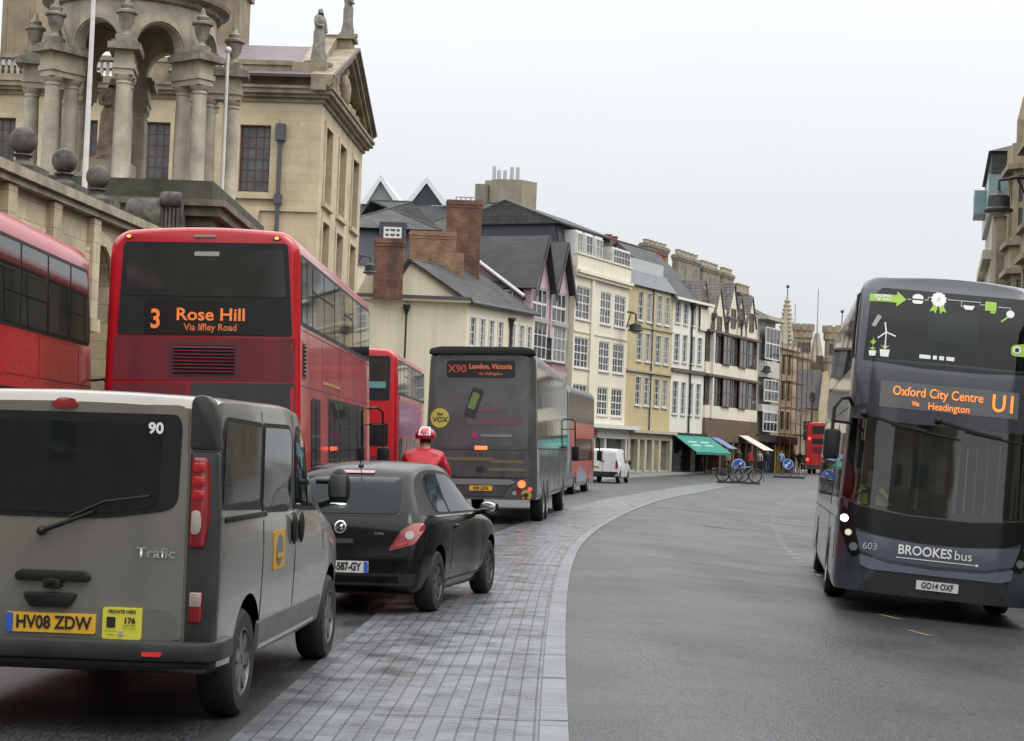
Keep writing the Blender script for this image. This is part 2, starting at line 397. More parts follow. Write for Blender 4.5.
while yj < 60:
    a, b = random.choice([(-1.9, -.3), (-1.2, .0), (-1.9, -.9), (-.9, .0)]); mb = MB(); N = 7; prev = None
    for i in range(N + 1):
        uu = a + (b - a) * i / N; t = V((crown(yj + .5) - crown(yj - .5), 1)).normalized(); xx = crown(yj) + uu * t.y; yy = yj - uu * t.x + random.uniform(-.012, .012); w_ = random.uniform(.006, .016)
        cur = ((xx, yy - w_, gz(xx, yy) + .0165), (xx, yy + w_, gz(xx, yy) + .0165))
        if prev: mb.quad(prev[0], cur[0], cur[1], prev[1])
        prev = cur
    tag(mb.build('paving_joint', WET), kind='structure'); yj += random.uniform(.9, 2.6)
mb = MB(); y = 29.0
while y < 95:
    for (x0, x1, y0, y1) in ((3.95, 4.07, y, y + .45),):
        q = []
        for (uu, yy) in ((x0, y0), (x1, y0), (x1, y1), (x0, y1)):
            t = V((crown(yy + .5) - crown(yy - .5), 1)).normalized(); xx = crown(yy) + uu * t.y; y2 = yy - uu * t.x; q.append((xx, y2, gz(xx, y2) + .005))
        mb.quad(*q)
    y += 1.25
tag(mb.build('lane_marking', WHITE_LINE), kind='structure')
for (px, py) in ((889, 617), (918, 633)):
    p = G(px, py); mb = MB(); q = []
    for dx, dy in ((-.12, .25), (-.02, .25), (.14, -.25), (.04, -.25)): q.append((p.x + dx, p.y + dy, gz(p.x + dx, p.y + dy) + .005))
    mb.quad(*q); tag(mb.build('worn_marking', YEL_LINE), kind='structure')
for (px, py, wx, wy) in ((785, 524, .9, .25), (700, 525, 1.1, .3)):
    p = G(px, py); mb = MB(); q = []
    for dx, dy in ((-wx, -wy), (wx, -wy), (wx, wy), (-wx, wy)): q.append((p.x + dx, p.y + dy, gz(p.x + dx, p.y + dy) + .005))
    mb.quad(*q); tag(mb.build('tarmac_patch', WET), kind='structure')

# ------------------------------------------------------------------ vehicle tools
AX = {'rear': (V((0, 1, 0)), lambda a, b: V((a, -60, b))), 'front': (V((0, -1, 0)), lambda a, b: V((-a, 60, b))),
      'right': (V((-1, 0, 0)), lambda a, b: V((60, a, b))), 'left': (V((1, 0, 0)), lambda a, b: V((-60, -a, b))), 'top': (V((0, 0, -1)), lambda a, b: V((a, b, 60)))}
def rpoly(pts, r, seg=5):
    """outline with rounded corners"""
    out = []; n = len(pts)
    for i in range(n):
        p, a, b = V(pts[i]), V(pts[i - 1]), V(pts[(i + 1) % n]); rr = r[i] if isinstance(r, (list, tuple)) else r
        u, v = (a - p), (b - p); k = min(rr, u.length * .48, v.length * .48)
        if k < 1e-4: out.append(tuple(p)); continue
        u.normalize(); v.normalize(); p1, p2 = p + u * k, p + v * k
        for j in range(seg + 1):
            t = j / seg; out.append(tuple(p1 * (1 - t) ** 2 + p * 2 * t * (1 - t) + p2 * t * t))
    return out
def rr(a0, b0, a1, b1, r=.05): return rpoly([(a0, b0), (a1, b0), (a1, b1), (a0, b1)], r)
def oval(a, b, ra, rb=None, n=24): return [(a + ra * math.cos(2 * math.pi * i / n), b + (rb or ra) * math.sin(2 * math.pi * i / n)) for i in range(n)]
class Body:
    """keeps the outer surface of a shell so that panes, lamps and lettering can follow it"""
    def __init__(s, o):
        s.o = o; bm = bmesh.new(); bm.from_mesh(o.data); s.bvh = BVHTree.FromBMesh(bm); bm.free()
    def hit(s, axis, a, b):
        d, f = AX[axis]; h = s.bvh.ray_cast(f(a, b), d)
        if h[0] is None: q = s.bvh.find_nearest(f(a, b) + d * 59); return q[0], -d
        n = h[1] if h[1].dot(d) < 0 else -h[1]
        return h[0], n
    def panel(s, axis, outline, mat, name, parent=None, t=.004, cell=.12, skirt=.012, label=None, smooth=40, tilt=.0):
        bm = bmesh.new(); vs = [bm.verts.new((p[0], p[1], 0)) for p in outline]; bm.faces.new(vs)
        for k in (0, 1):
            lo, hi = min(p[k] for p in outline), max(p[k] for p in outline); n = int((hi - lo) / cell)
            for i in range(1, n + 1):
                c = lo + (hi - lo) * i / (n + 1); co = [0, 0, 0]; no = [0, 0, 0]; co[k] = c; no[k] = 1
                bmesh.ops.bisect_plane(bm, geom=bm.verts[:] + bm.edges[:] + bm.faces[:], plane_co=co, plane_no=no)
        d = AX[axis][0]
        for v in bm.verts:
            c, n = s.hit(axis, v.co.x, v.co.y); v.co = c + (n * .6 - d * .4) * t
        bnd = [e for e in bm.edges if e.is_boundary]
        if skirt:
            r = bmesh.ops.extrude_edge_only(bm, edges=bnd)
            for v in [g for g in r['geom'] if isinstance(g, bmesh.types.BMVert)]: v.co += d * (skirt + t)
        bmesh.ops.recalc_face_normals(bm, faces=bm.faces)
        me = bpy.data.meshes.new(name); bm.to_mesh(me); bm.free(); me.materials.append(mat)
        if me.polygons:                                     # face outwards
            big = max(me.polygons, key=lambda p: p.area)
            if big.normal.dot(d) > 0: me.flip_normals()
        o = bpy.data.objects.new(name, me); COL.objects.link(o); o.parent = parent or s.o.parent
        if label: o['label'] = label
        finish(o, smooth); return o
    def text(s, axis, string, a, b, size, mat, name, parent=None, t=.008, sx=1., bold=0., align='CENTER', rot=0., shear=0.):
        me = textmesh(string, size, sx, bold, align, shear); d = AX[axis][0]
        c, q = math.cos(rot), math.sin(rot)
        for v in me.vertices:
            x, y = v.co.x * c - v.co.y * q, v.co.x * q + v.co.y * c
            h, n = s.hit(axis, a + x, b + y); v.co = h + (n * .6 - d * .4) * t
        me.materials.append(mat); me.name = name
        if me.polygons and sum(p.normal.dot(d) * p.area for p in me.polygons) > 0: me.flip_normals()
        o = bpy.data.objects.new(name, me); COL.objects.link(o); o.parent = parent or s.o.parent; return o
    def cut(s, axis, poly):
        """opens a convex hole in the shell"""
        me = s.o.data; bm = bmesh.new(); bm.from_mesh(me); d, f = AX[axis]; n = len(poly)
        a0, a1 = min(p[0] for p in poly), max(p[0] for p in poly); b0, b1 = min(p[1] for p in poly), max(p[1] for p in poly)
        area = sum(poly[i][0] * poly[(i + 1) % n][1] - poly[(i + 1) % n][0] * poly[i][1] for i in range(n)); sg = 1 if area > 0 else -1
        def ab(co): return (co.x, co.z) if axis == 'rear' else (-co.x, co.z) if axis == 'front' else (co.y, co.z) if axis == 'right' else (-co.y, co.z) if axis == 'left' else (co.x, co.y)
        bm.normal_update()
        for i in range(n):
            p, q = poly[i], poly[(i + 1) % n]; w0, w1 = f(*p), f(*q); no = (w1 - w0).cross(d)
            if no.length < 1e-6: continue
            fs = []
            for fc in bm.faces:
                if fc.normal.dot(d) > -.12: continue
                A = [ab(v.co) for v in fc.verts]
                if max(t[0] for t in A) < a0 - .05 or min(t[0] for t in A) > a1 + .05 or max(t[1] for t in A) < b0 - .05 or min(t[1] for t in A) > b1 + .05: continue
                fs.append(fc)
            g = set(fs)
            for fc in fs: g.update(fc.edges); g.update(fc.verts)
            bmesh.ops.bisect_plane(bm, geom=list(g), plane_co=w0, plane_no=no.normalized(), dist=1e-5); bm.normal_update()
        kill = []
        for fc in bm.faces:
            if fc.normal.dot(d) > -.12: continue
            x, y = ab(fc.calc_center_median())
            if all(sg * ((poly[(i + 1) % n][0] - poly[i][0]) * (y - poly[i][1]) - (poly[(i + 1) % n][1] - poly[i][1]) * (x - poly[i][0])) > -1e-5 for i in range(n)): kill.append(fc)
        bmesh.ops.delete(bm, geom=kill, context='FACES'); bm.to_mesh(me); bm.free(); me.update(); finish(s.o, 38)
def textmesh(string, size, sx=1., bold=0., align='CENTER', shear=0.):
    cu = bpy.data.curves.new('t', 'FONT'); cu.body = string; cu.size = size; cu.align_x = align; cu.align_y = 'CENTER'; cu.offset = bold; cu.resolution_u = 3; cu.shear = shear
    o = bpy.data.objects.new('t', cu); COL.objects.link(o); bpy.context.view_layer.update()
    me = bpy.data.meshes.new_from_object(o.evaluated_get(bpy.context.evaluated_depsgraph_get()))
    bpy.data.objects.remove(o); bpy.data.curves.remove(cu); me.materials.clear()
    for v in me.vertices: v.co.x *= sx
    return me
def flat_text(string, size, mat, name, parent, loc, rot=(R(90), 0, 0), sx=1., bold=0., align='CENTER'):
    me = textmesh(string, size, sx, bold, align); me.materials.append(mat); me.name = name
    o = bpy.data.objects.new(name, me); COL.objects.link(o); o.parent = parent; o.location = loc; o.rotation_euler = rot; return o
def ground_fit(root, x, y, yaw, ln, wd, off=(0, 0)):
    """stand a vehicle on the road: origin, heading, then the tilt of the camber under it"""
    f = V((math.sin(yaw), math.cos(yaw), 0)); r = V((math.cos(yaw), -math.sin(yaw), 0)); o = V((x, y, 0))
    def g(a, b): q = o + r * a + f * b; return V((q.x, q.y, gz(q.x, q.y)))
    y0, y1 = (ln * .15, ln * .85) if ln > 0 else (ln * .15, ln * .85)
    a, b, c, d = g(-wd / 2, y0), g(wd / 2, y0), g(-wd / 2, y1), g(wd / 2, y1)
    X = ((b - a) + (d - c)).normalized(); Y = ((c - a) + (d - b)); Y = Y * (1 if ln > 0 else -1); Y = (Y - X * Y.dot(X)).normalized(); Z = X.cross(Y)
    m = (a + b + c + d) / 4; q = m - Y * ((y0 + y1) / 2)
    root.matrix_world = Matrix(((X.x, Y.x, Z.x, q.x), (X.y, Y.y, Z.y, q.y), (X.z, Y.z, Z.z, q.z), (0, 0, 0, 1)))
def wheel(root, x, y, r, wd, rim=STEEL, rr_=.64, spokes=6, side=1):
    """a tyre with its rim; x is the outer face"""
    h = wd / 2; t = MB().lathe([(r * rr_, -h), (r * .9, -h), (r * .97, -h * .8), (r, -h * .5), (r, h * .5), (r * .97, h * .8), (r * .9, h), (r * rr_, h)], 32, axis='x', cap=False)
    w_ = t.build('wheel', RUBBER, root, smooth=35); w_.location = (x - side * h, y, r)
    m = MB(); R_ = r * rr_; s = side
    m.lathe([(R_ * 1.02, s * h * .97), (R_ * .93, s * h * .98), (R_ * .88, s * h * .45), (R_ * .2, s * h * .3), (0.0001, s * h * .3)], 28, axis='x', cap=False)
    m.lathe([(R_ * .26, s * h * .3), (R_ * .24, s * h * .8), (0.0001, s * h * .84)], 18, axis='x', cap=False)
    for k in range(spokes):
        a = k * 2 * math.pi / spokes; c, q = math.cos(a), math.sin(a); vs = []
        for (rad, ww) in ((R_ * .2, R_ * .15), (R_ * .92, R_ * .2)):
            for sg in (-1, 1):
                for hh in (.35, .84 if rad < R_ * .5 else .9): vs.append((s * h * hh, rad * c - sg * ww * q, rad * q + sg * ww * c))
        m.add(vs, [(0, 1, 3, 2), (4, 6, 7, 5), (0, 4, 5, 1), (2, 3, 7, 6), (1, 5, 7, 3), (0, 2, 6, 4)])
    m.build('rim', rim, w_, smooth=35); return w_
def arch_poly(y, r, zb=0.0, n=14):
    return [(y + r * math.cos(math.pi * i / n), zb + r * math.sin(math.pi * i / n)) for i in range(n + 1)]
def shell(name, mat, root, y0, y1, W, H, z0=.3, taper=.06, rt=.28, rdx=.14, rdy=.16, fdx=.14, fdy=.16, rakeR=None, rakeF=None, kz=.5, crown_=.03, tz=1.2):
    """coach and bus shell: rounded section pushed along +y with rounded ends"""
    def ring(ins, yy, drop):
        zs = [z0, z0 + .12, .6, .9, 1.2, 1.6, 2.0, 2.4, 2.7, 3.0, 3.3, 3.6, 3.8]; zs = [z for z in zs if z < H - rt - .05] + [H - rt]
        half = []
        for z in zs: half.append([W / 2 - taper * max(0, z - tz) / (H - tz), z])
        hw = half[-1][0]; half[0][0] -= .03
        for i in range(1, 7):
            t = i / 6 * math.pi / 2; half.append([hw - rt + rt * math.cos(t), H - rt + rt * math.sin(t)])
        for k in (.75, .5, .25): half.append([(hw - rt) * k, H + crown_ * (1 - k * k)])
        out = []
        for x, z in half:
            q = max(.02, 1 - ins / (W / 2)); zz = z - drop * sstep(H - 1.0, H, z); out.append((x * q, z if z < H - 1 else zz))
        full = [(x, yy, z) for x, z in out] + [(0, yy, H + crown_ - drop)] + [(-x, yy, z) for x, z in out[::-1]]
        return full
    st = []
    N = 6
    for i in range(N + 1):
        a = math.pi / 2 * i / N; st.append((rdx * (1 - math.sin(a)), y0 + rdy * (1 - math.cos(a)), kz * rdx * (1 - math.sin(a)), 'r'))
    n = max(4, int((y1 - y0) / 1.0))
    for i in range(1, n): st.append((0, y0 + rdy + (y1 - fdy - y0 - rdy) * i / n, 0, 'm'))
    for i in range(N, -1, -1):
        a = math.pi / 2 * i / N; st.append((fdx * (1 - math.sin(a)), y1 - fdy * (1 - math.cos(a)), kz * fdx * (1 - math.sin(a)), 'f'))
    mb = MB(); rings = []
    for ins, yy, dr, k in st:
        rg = ring(ins, yy, dr)
        o = []
        for x, y, z in rg:
            if rakeR: y += rakeR(z) * max(0, 1 - (yy - y0) / 1.3)
            if rakeF: y -= rakeF(z) * max(0, 1 - (y1 - yy) / 1.6)
            o.append((x, y, z))
        rings.append(o); mb.v += o
    k = len(rings[0])
    for j in range(len(rings) - 1):
        for i in range(k - 1): mb.f.append([j * k + i, j * k + i + 1, (j + 1) * k + i + 1, (j + 1) * k + i]); mb.m.append(0)
        mb.f.append([j * k + k - 1, j * k, (j + 1) * k, (j + 1) * k + k - 1]); mb.m.append(0)
    for j in (0, len(rings) - 1):                           # ends: strips from side to side, split so that they can follow a rake
        h = k // 2
        for i in range(h):
            p, q = j * k + i, j * k + i + 1; p2, q2 = j * k + k - 1 - i, j * k + k - 2 - i
            mb.f.append([p, q, q2, p2] if q != q2 else [p, q, p2]); mb.m.append(0)
    o = mb.build(name, mat, root, smooth=38); return Body(o)
def plate(body, axis, a, b, w_, h_, string, mat, parent, blue=None, sx=.82, size=None, bold=.004, t0=.014):
    p = body.panel(axis, rr(a - w_ / 2, b - h_ / 2, a + w_ / 2, b + h_ / 2, .012), mat, 'number_plate', parent, t=t0, cell=.3, skirt=.02)
    if blue:
        for s in blue:
            x = a + s * (w_ / 2 - .022); body.panel(axis, rr(x - .021, b - h_ / 2 + .003, x + .021, b + h_ / 2 - .003, .006), EUBLUE, 'plate_band', p, t=t0 + .003, cell=.3, skirt=.002)
    body.text(axis, string, a + (.018 if blue and -1 in blue and len(blue) == 1 else 0), b, size or h_ * .92, BLACKT, 'lettering', p, t=t0 + .006, sx=sx, bold=bold)
    return p
def bus_wheels(root, ys, W, r=.47, rim=STEEL, z=0):
    for y in ys:
        for s in (-1, 1): wheel(root, s * (W / 2 + .005), y, r, .29, rim, side=s, spokes=8)
def arches(body, ys, r=.56, sides=('right', 'left')):
    for y in ys:
        for sd in sides: body.cut(sd, rpoly(arch_poly(y if sd == 'right' else -y, r, .42) + [(y - r if sd == 'right' else -y - r, .2), (y + r if sd == 'right' else -y + r, .2)], 0))
def side_windows(body, sd, wins, z0, z1, parent, mat=None, band=None, bandmat=None, r=.05, trans=()):
    """glazed row on a bus side; each window a part, the frame band behind it another"""
    if band: body.panel(sd, rr(band[0], band[2], band[1], band[3], .06), bandmat or BLACK, 'window_band', parent, t=.004, cell=.6)
    for i, (a, b) in enumerate(wins):
        g = body.panel(sd, rr(a, z0, b, z1, r), mat or GLASS, 'window', parent, t=.009, cell=.6)
        if i in trans: body.panel(sd, rr(a, z1 - .34, b, z1 - .315, .004), BLACK, 'glazing_bar', g, t=.016, cell=.6, skirt=.01)

# ------------------------------------------------------------------ silver grey minibus in the foreground
SILV = M('silver_grey_paint', (.245, .238, .212), .26, metal=.5, coat=.55, noise=.12, nscale=.9, det=2, rvar=.04, streak=.2)
CLAD = M('grey_cladding', (.028, .029, .030), .5, noise=.4, nscale=3, rvar=.1)
DIRTY = M('dusty_paint', (.13, .125, .115), .5, noise=.4, nscale=3, coat=.1)
def car_loft(name, mat, root, st, sub=6, n_end=True):
    """car body from stations (y, zb, zs, zt, wb, ws, wt): bottom, shoulder, top heights and half widths"""
    fs = [spline([(s[0], s[k]) for s in st]) for k in range(1, 7)]
    ys = []
    for i in range(len(st) - 1):
        for j in range(sub): ys.append(st[i][0] + (st[i + 1][0] - st[i][0]) * j / sub)
    ys.append(st[-1][0]); mb = MB(); k = None
    for y in ys:
        zb, zs, zt, wb, ws, wt = [f(y) for f in fs]; h = zs - zb; g = max(.001, zt - zs)
        half = [(0, zb), (wb * .6, zb), (wb * .93, zb), (wb, zb + .05), (wb + (ws - wb) * .5, zb + h * .25), (ws * .995, zb + h * .5), (ws * 1.0, zb + h * .72), (ws * .992, zs - h * .08), (ws * .965, zs)]
        a = ws * .965; top = []
        for t in (.2, .4, .6, .8): top.append((a + (wt - a) * t, zs + g * .93 * t))
        half += top + [(wt * .985, zs + g * .95), (wt * .93, zs + g * .985), (wt * .75, zt + .004), (wt * .4, zt + .018), (0, zt + .024)]
        ring = [(x, y, z) for x, z in half] + [(-x, y, z) for x, z in half[-2:0:-1]]; k = len(ring); mb.v += ring
    for j in range(len(ys) - 1):
        for i in range(k): mb.f.append([j * k + i, j * k + (i + 1) % k, (j + 1) * k + (i + 1) % k, (j + 1) * k + i]); mb.m.append(0)
    for j in (0, len(ys) - 1):
        for i in range(k // 2):
            p, q = j * k + i, j * k + i + 1; p2, q2 = j * k + (k - i) % k, j * k + k - 1 - i
            f = [p, q, q2] if p2 == p else [p, q, p2] if q == q2 else [p, q, q2, p2]; mb.f.append(f); mb.m.append(0)
    return Body(mb.build(name, mat, root, smooth=34))
def ring_panel(body, axis, outer, inner, mat, name, parent, t=.005, skirt=.006):
    pass
def seams(body, axis, lines, parent, w_=.008, mat=BLACK, name='shut_line'):
    """door shut lines: thin dark joints along polylines"""
    for ln in lines:
        out = []; up = []; dn = []
        for i, p in enumerate(ln):
            a, b = V(ln[max(0, i - 1)]), V(ln[min(len(ln) - 1, i + 1)]); d = (b - a).normalized(); n = V((-d.y, d.x)) * w_ / 2; q = V(p)
            up.append(tuple(q + n)); dn.append(tuple(q - n))
        body.panel(axis, up + dn[::-1], mat, name, parent, t=.003, cell=.15, skirt=.002)

van = empty('minibus', label='silver grey minibus with dark rear glass and yellow number plate, nearest vehicle', cat='minibus')
st = [(0, .42, 1.30, 1.89, .91, .945, .905), (.05, .36, 1.32, 1.945, .93, .955, .92), (.25, .33, 1.32, 1.965, .935, .96, .925), (1.2, .32, 1.30, 1.97, .935, .965, .93), (2.3, .32, 1.24, 1.965, .935, .965, .915),
      (2.75, .32, 1.20, 1.90, .93, .96, .88), (3.1, .32, 1.18, 1.70, .92, .955, .84), (3.55, .32, 1.16, 1.40, .91, .95, .76), (3.85, .32, 1.10, 1.22, .90, .94, .72), (4.3, .34, .98, 1.07, .88, .91, .64), (4.6, .36, .80, .90, .82, .84, .58), (4.76, .42, .62, .70, .66, .70, .5)]
vb = car_loft('body', SILV, van, st, sub=5)
for yy in (.85, 3.93):
    for sd in ('right', 'left'): vb.cut(sd, arch_poly(yy if sd == 'right' else -yy, .4, .36) + [((yy if sd == 'right' else -yy) - .4, .2), ((yy if sd == 'right' else -yy) + .4, .2)])
for yy in (.85, 3.93):
    for s in (-1, 1): wheel(van, s * .935, yy, .335, .215, M('wheel_trim', (.2, .2, .2), .4, metal=.7, noise=.4, nscale=10), side=s, spokes=7)
tg = vb.panel('rear', rpoly([(-.80, .55), (.76, .55), (.765, 1.5), (.755, 1.9), (-.79, 1.9), (-.80, 1.5)], [.03, .03, .03, .06, .06, .03]), SILV, 'tailgate', t=.012, cell=.1, skirt=.02)
gf = vb.panel('rear', rpoly([(-.72, 1.27), (-.3, 1.235), (.3, 1.235), (.715, 1.30), (.725, 1.79), (.70, 1.85), (-.7, 1.85), (-.73, 1.79)], [.06, .1, .1, .09, .06, .06, .06, .06]), BLACK, 'rear_window_frame', tg, t=.017, cell=.12, skirt=.006)
rw = vb.panel('rear', rpoly([(-.68, 1.30), (-.3, 1.265), (.3, 1.265), (.60, 1.315), (.61, 1.79), (-.68, 1.80)], [.05, .1, .1, .07, .06, .06]), GLASS, 'rear_window', tg, t=.022, cell=.14, skirt=.004)
vb.text('rear', '90', .575, 1.765, .088, WHITE, 'window_number', tg, t=.027, bold=.003)
vb.panel('rear', oval(.04, 1.895, .078, .026), REDP, 'brake_lamp', van, t=.03, cell=.05, skirt=.02)
vb.panel('rear', rpoly([(-.83, .0 + .72), (.70, .72), (.735, .66), (.735, .545), (-.83, .545)], .03), M('recess_paint', (.21, .204, .184), .32, metal=.5, coat=.4, noise=.2, nscale=2), 'plate_recess', tg, t=.010 + .006, cell=.15, skirt=.003)
hd = MB()
hd.prism(rpoly([(-.19, .865), (.215, .865), (.235, .895), (.2, .93), (-.18, .93), (-.21, .895)], .03), 'y', -.05, -.012); hd.prism(rr(-.035, .825, .065, .88, .02), 'y', -.065, -.01); hd.prism(rr(-.005, .85, .035, .885, .015), 'y', -.075, -.05)
hd.build('tailgate_handle', BLACK, tg, bevel=.006)
MB().prism(rpoly([(-.16, .80), (.16, .80), (.115, .715), (-.115, .715)], .03), 'y', -.045, -.01).build('handle_trough', BLACK, tg, bevel=.004)
plate(vb, 'rear', .01, .625, .52, .112, 'HV08 ZDW', YPLATE, van, blue=(-1,), sx=.84, bold=.003, t0=.03)
lic = vb.panel('rear', rr(.31, .545, .535, .725, .012), M('licence_yellow', (.62, .58, .06), .5), 'licence_sign', van, t=.03, cell=.3, skirt=.015)
for (tx, a, b, s, bo) in (('PRIVATE HIRE', .4225, .703, .026, .001), ('176', .467, .652, .046, .002), ('HIRE ZONE', .467, .622, .014, 0), ('VALID TO DRIVE', .467, .606, .011, 0), ('CITY COUNCIL', .36, .59, .011, 0), ('LICENSED', .36, .57, .011, 0)):
    vb.text('rear', tx, a, b, s, BLACKT, 'lettering', lic, t=.036, bold=bo)
vb.panel('rear', rr(.335, .612, .385, .672, .006), BLACKT, 'crest', lic, t=.035, cell=.3, skirt=.002)
vb.panel('rear', rr(.405, .566, .432, .592, .003), M('sticker_grey', (.35, .35, .36), .5), 'sticker', lic, t=.035, cell=.3, skirt=.002)
BADGE = M('dull_badge', (.42, .42, .41), .3, metal=.6)
vb.text('rear', 'Trafic', .60, 1.045, .085, BADGE, 'model_badge', tg, t=.022, bold=.0015, sx=1.15)
wp = MB(); wp.tube([(-.06, -.05, 1.155), (.1, -.062, 1.215), (.24, -.06, 1.275)], [.016, .012, .008]).tube([(.1, -.055, 1.24), (.3, -.05, 1.335), (.56, -.046, 1.375)], .008, 6).ball((-.06, -.045, 1.155), .028, 8)
wp.build('rear_wiper', BLACK, van, smooth=40)
bmp = MB(); pr = rpoly([(-.99, .05), (-.93, -.07), (-.6, -.11), (.6, -.11), (.93, -.07), (.985, .05), (.985, .36), (.9, .36), (.8, .1), (-.8, .1), (-.9, .36), (-.99, .36)], .04)
bmp.prism(pr, 'z', .43, .545); bmp.build('rear_bumper', CLAD, van, bevel=.018)
MB().prism(rpoly([(-.96, .0), (-.6, -.075), (.6, -.075), (.96, .0), (.9, .3), (-.9, .3)], .03), 'z', .385, .429).build('bumper_skirt', BLACK, van, bevel=.01)
MB().prism(rr(.565, .462, .675, .486, .008), 'y', -.122, -.09).build('reflector', REDL if False else M('red_reflector', (.75, .03, .03), .2, coat=.5), van)
for s in (-1, 1):
    q = lambda x: (x if s > 0 else -x)
    def ol(pts, r): return rpoly(pts if s > 0 else [(-a, b) for a, b in pts][::-1], r)
    def wrap(pts, y0, y1, mat, name, par, bev, r=.03):
        m = MB().prism(ol(pts, r), 'y', y0, y1); return m.build(name, mat, par, bevel=bev)
    wrap([(.775, .42), (.945, .42), (.955, .9), (.953, 1.25), (.945, 1.4), (.93, 1.64), (.775, 1.64)], -.018, .075, CLAD, 'corner_cladding', van, .02, .02)
    wrap([(.775, 1.65), (.945, 1.65), (.925, 1.85), (.90, 1.93), (.86, 1.965), (.80, 1.965), (.775, 1.93)], -.03, .09, CLAD, 'hinge_cover', van, .028, .02)
    lamp = wrap([(.785, 1.08), (.88, 1.08), (.90, 1.2), (.905, 1.32), (.895, 1.56), (.88, 1.61), (.785, 1.61)], -.036, .05, REDP, 'tail_lamp', van, .022, .03)
    wrap([(.80, 1.16), (.845, 1.16), (.862, 1.22), (.85, 1.30), (.80, 1.30)], -.042, .0, CLEARL, 'indicator_lens', lamp, .003, .03)
    for zz in (1.36, 1.44, 1.52): wrap([(.80, zz), (.875, zz), (.875, zz + .055), (.80, zz + .055)], -.040, .0, M('bright_red_lens', (.45, .018, .022), .15, coat=.6, noise=.3, nscale=30), 'lens_cell', lamp, .003, .015)
    l2 = wrap([(.80, .655), (.872, .655), (.878, .83), (.80, .83)], -.028, .02, REDP, 'fog_lamp', van, .006, .012)
    wrap([(.803, .745), (.869, .745), (.873, .827), (.803, .827)], -.032, .0, CLEARL, 'reversing_lens', l2, .004, .012)
    sd = 'right' if s > 0 else 'left'
    def sp(pts, r=.05): return rpoly(pts if s > 0 else [(-a, b) for a, b in pts][::-1], r)
    vb.panel(sd, sp([(.12, 1.30), (1.17, 1.27), (1.17, 1.83), (.22, 1.85), (.14, 1.80)], [.04, .03, .03, .08, .1]), BLACK, 'window_frame', van, t=.004)
    vb.panel(sd, sp([(.17, 1.33), (1.14, 1.30), (1.14, 1.80), (.26, 1.82), (.19, 1.78)], [.04, .03, .03, .06, .08]), GLASS, 'side_window', van, t=.009, cell=.3)
    vb.panel(sd, sp([(1.22, 1.25), (2.1, 1.23), (2.2, 1.34), (2.2, 1.75), (2.1, 1.83), (1.22, 1.83)], [.03, .12, .08, .08, .05, .03]), BLACK, 'window_frame', van, t=.005)
    vb.panel(sd, sp([(1.25, 1.28), (2.07, 1.26), (2.16, 1.35), (2.16, 1.74), (2.07, 1.80), (1.25, 1.80)], [.03, .12, .08, .08, .05, .03]), GLASS, 'side_window', van, t=.010, cell=.3)
    vb.panel(sd, sp([(2.32, 1.24), (3.4, 1.20), (3.35, 1.30), (2.82, 1.76), (2.6, 1.83), (2.4, 1.83), (2.32, 1.75)], [.04, .03, .1, .15, .1, .06, .06]), BLACK, 'window_frame', van, t=.004)
    vb.panel(sd, sp([(2.36, 1.27), (3.28, 1.235), (3.24, 1.31), (2.80, 1.72), (2.6, 1.79), (2.42, 1.79), (2.36, 1.73)], [.04, .03, .1, .15, .1, .05, .05]), GLASS, 'side_window', van, t=.009, cell=.3)
    vb.panel(sd, sp([(2.86, 1.24), (2.90, 1.24), (2.90, 1.66), (2.86, 1.70)], .003), BLACK, 'window_post', van, t=.013, cell=.2)
    seams(vb, sd, [sp(l, 0) if 0 else (l if s > 0 else [(-a, b) for a, b in l]) for l in ([(1.195, .48), (1.195, 1.9)], [(2.26, .48), (2.26, 1.9)], [(3.44, .9), (3.43, 1.2), (2.95, 1.72)])], van)
    rail = MB().box(.955, .972, .14, 1.25, 1.225, 1.262) if s > 0 else MB().box(-.972, -.955, .14, 1.25, 1.225, 1.262)
    rail.build('door_rail', BLACK, van, bevel=.006)
    vb.panel(sd, sp([(1.16, .35), (3.42, .35), (3.42, .56), (1.16, .56)], .03), DIRTY, 'sill_cladding', van, t=.014, cell=.2)
    for yy in (2.14, 2.40): 
        hb = MB().ball(((.978 if s > 0 else -.978), yy, 1.11), .07, 8, (.28, .7, 1.6)); hb.build('door_handle', BLACK, van, smooth=60)
    m_ = MB(); m_.ball((s * 1.08, 3.32, 1.37), .112, 10, (.78, .45, 1.36)); m_.tube([(s * .93, 3.36, 1.24), (s * 1.02, 3.34, 1.27), (s * 1.06, 3.33, 1.29)], .03); m_.tube([(s * .90, 3.36, 1.42), (s * 1.06, 3.33, 1.42)], .022)
    mr_ = m_.build('door_mirror', BLACK, van, smooth=60)
    MB().cbox((s * 1.08, 3.27, 1.39), (.115, .012, .17)).build('mirror_glass', M('van_mirror_glass', (.06, .065, .07), .08), mr_, bevel=.005)  # dark tint stands in for the dark van side it would mirror
    MB().ball((s * 1.08, 3.30, 1.245), .055, 8, (1.25, .6, .5)).build('indicator', CHROME, mr_, smooth=60)
    vb.panel(sd, sp([(.36, .40), (.36, .62), (.48, .72), (1.0, .72), (1.18, .56), (1.18, .40)], .05), CLAD, 'arch_trim', van, t=.001, cell=.2) if 0 else None
taxi = vb.panel('right', rr(1.50, .86, 1.86, 1.12, .02), M('faded_orange', (.48, .26, .03), .5), 'door_sticker', van, t=.006, cell=.2)
vb.panel('right', oval(1.68, .99, .105), M('sticker_blue_grey', (.13, .14, .15), .5), 'sticker_roundel', taxi, t=.010, cell=.2)
vb.panel('right', rr(1.60, .935, 1.76, .965, .004), M('faded_orange', (.48, .26, .03), .5), 'sticker_bar', taxi, t=.014, cell=.2)
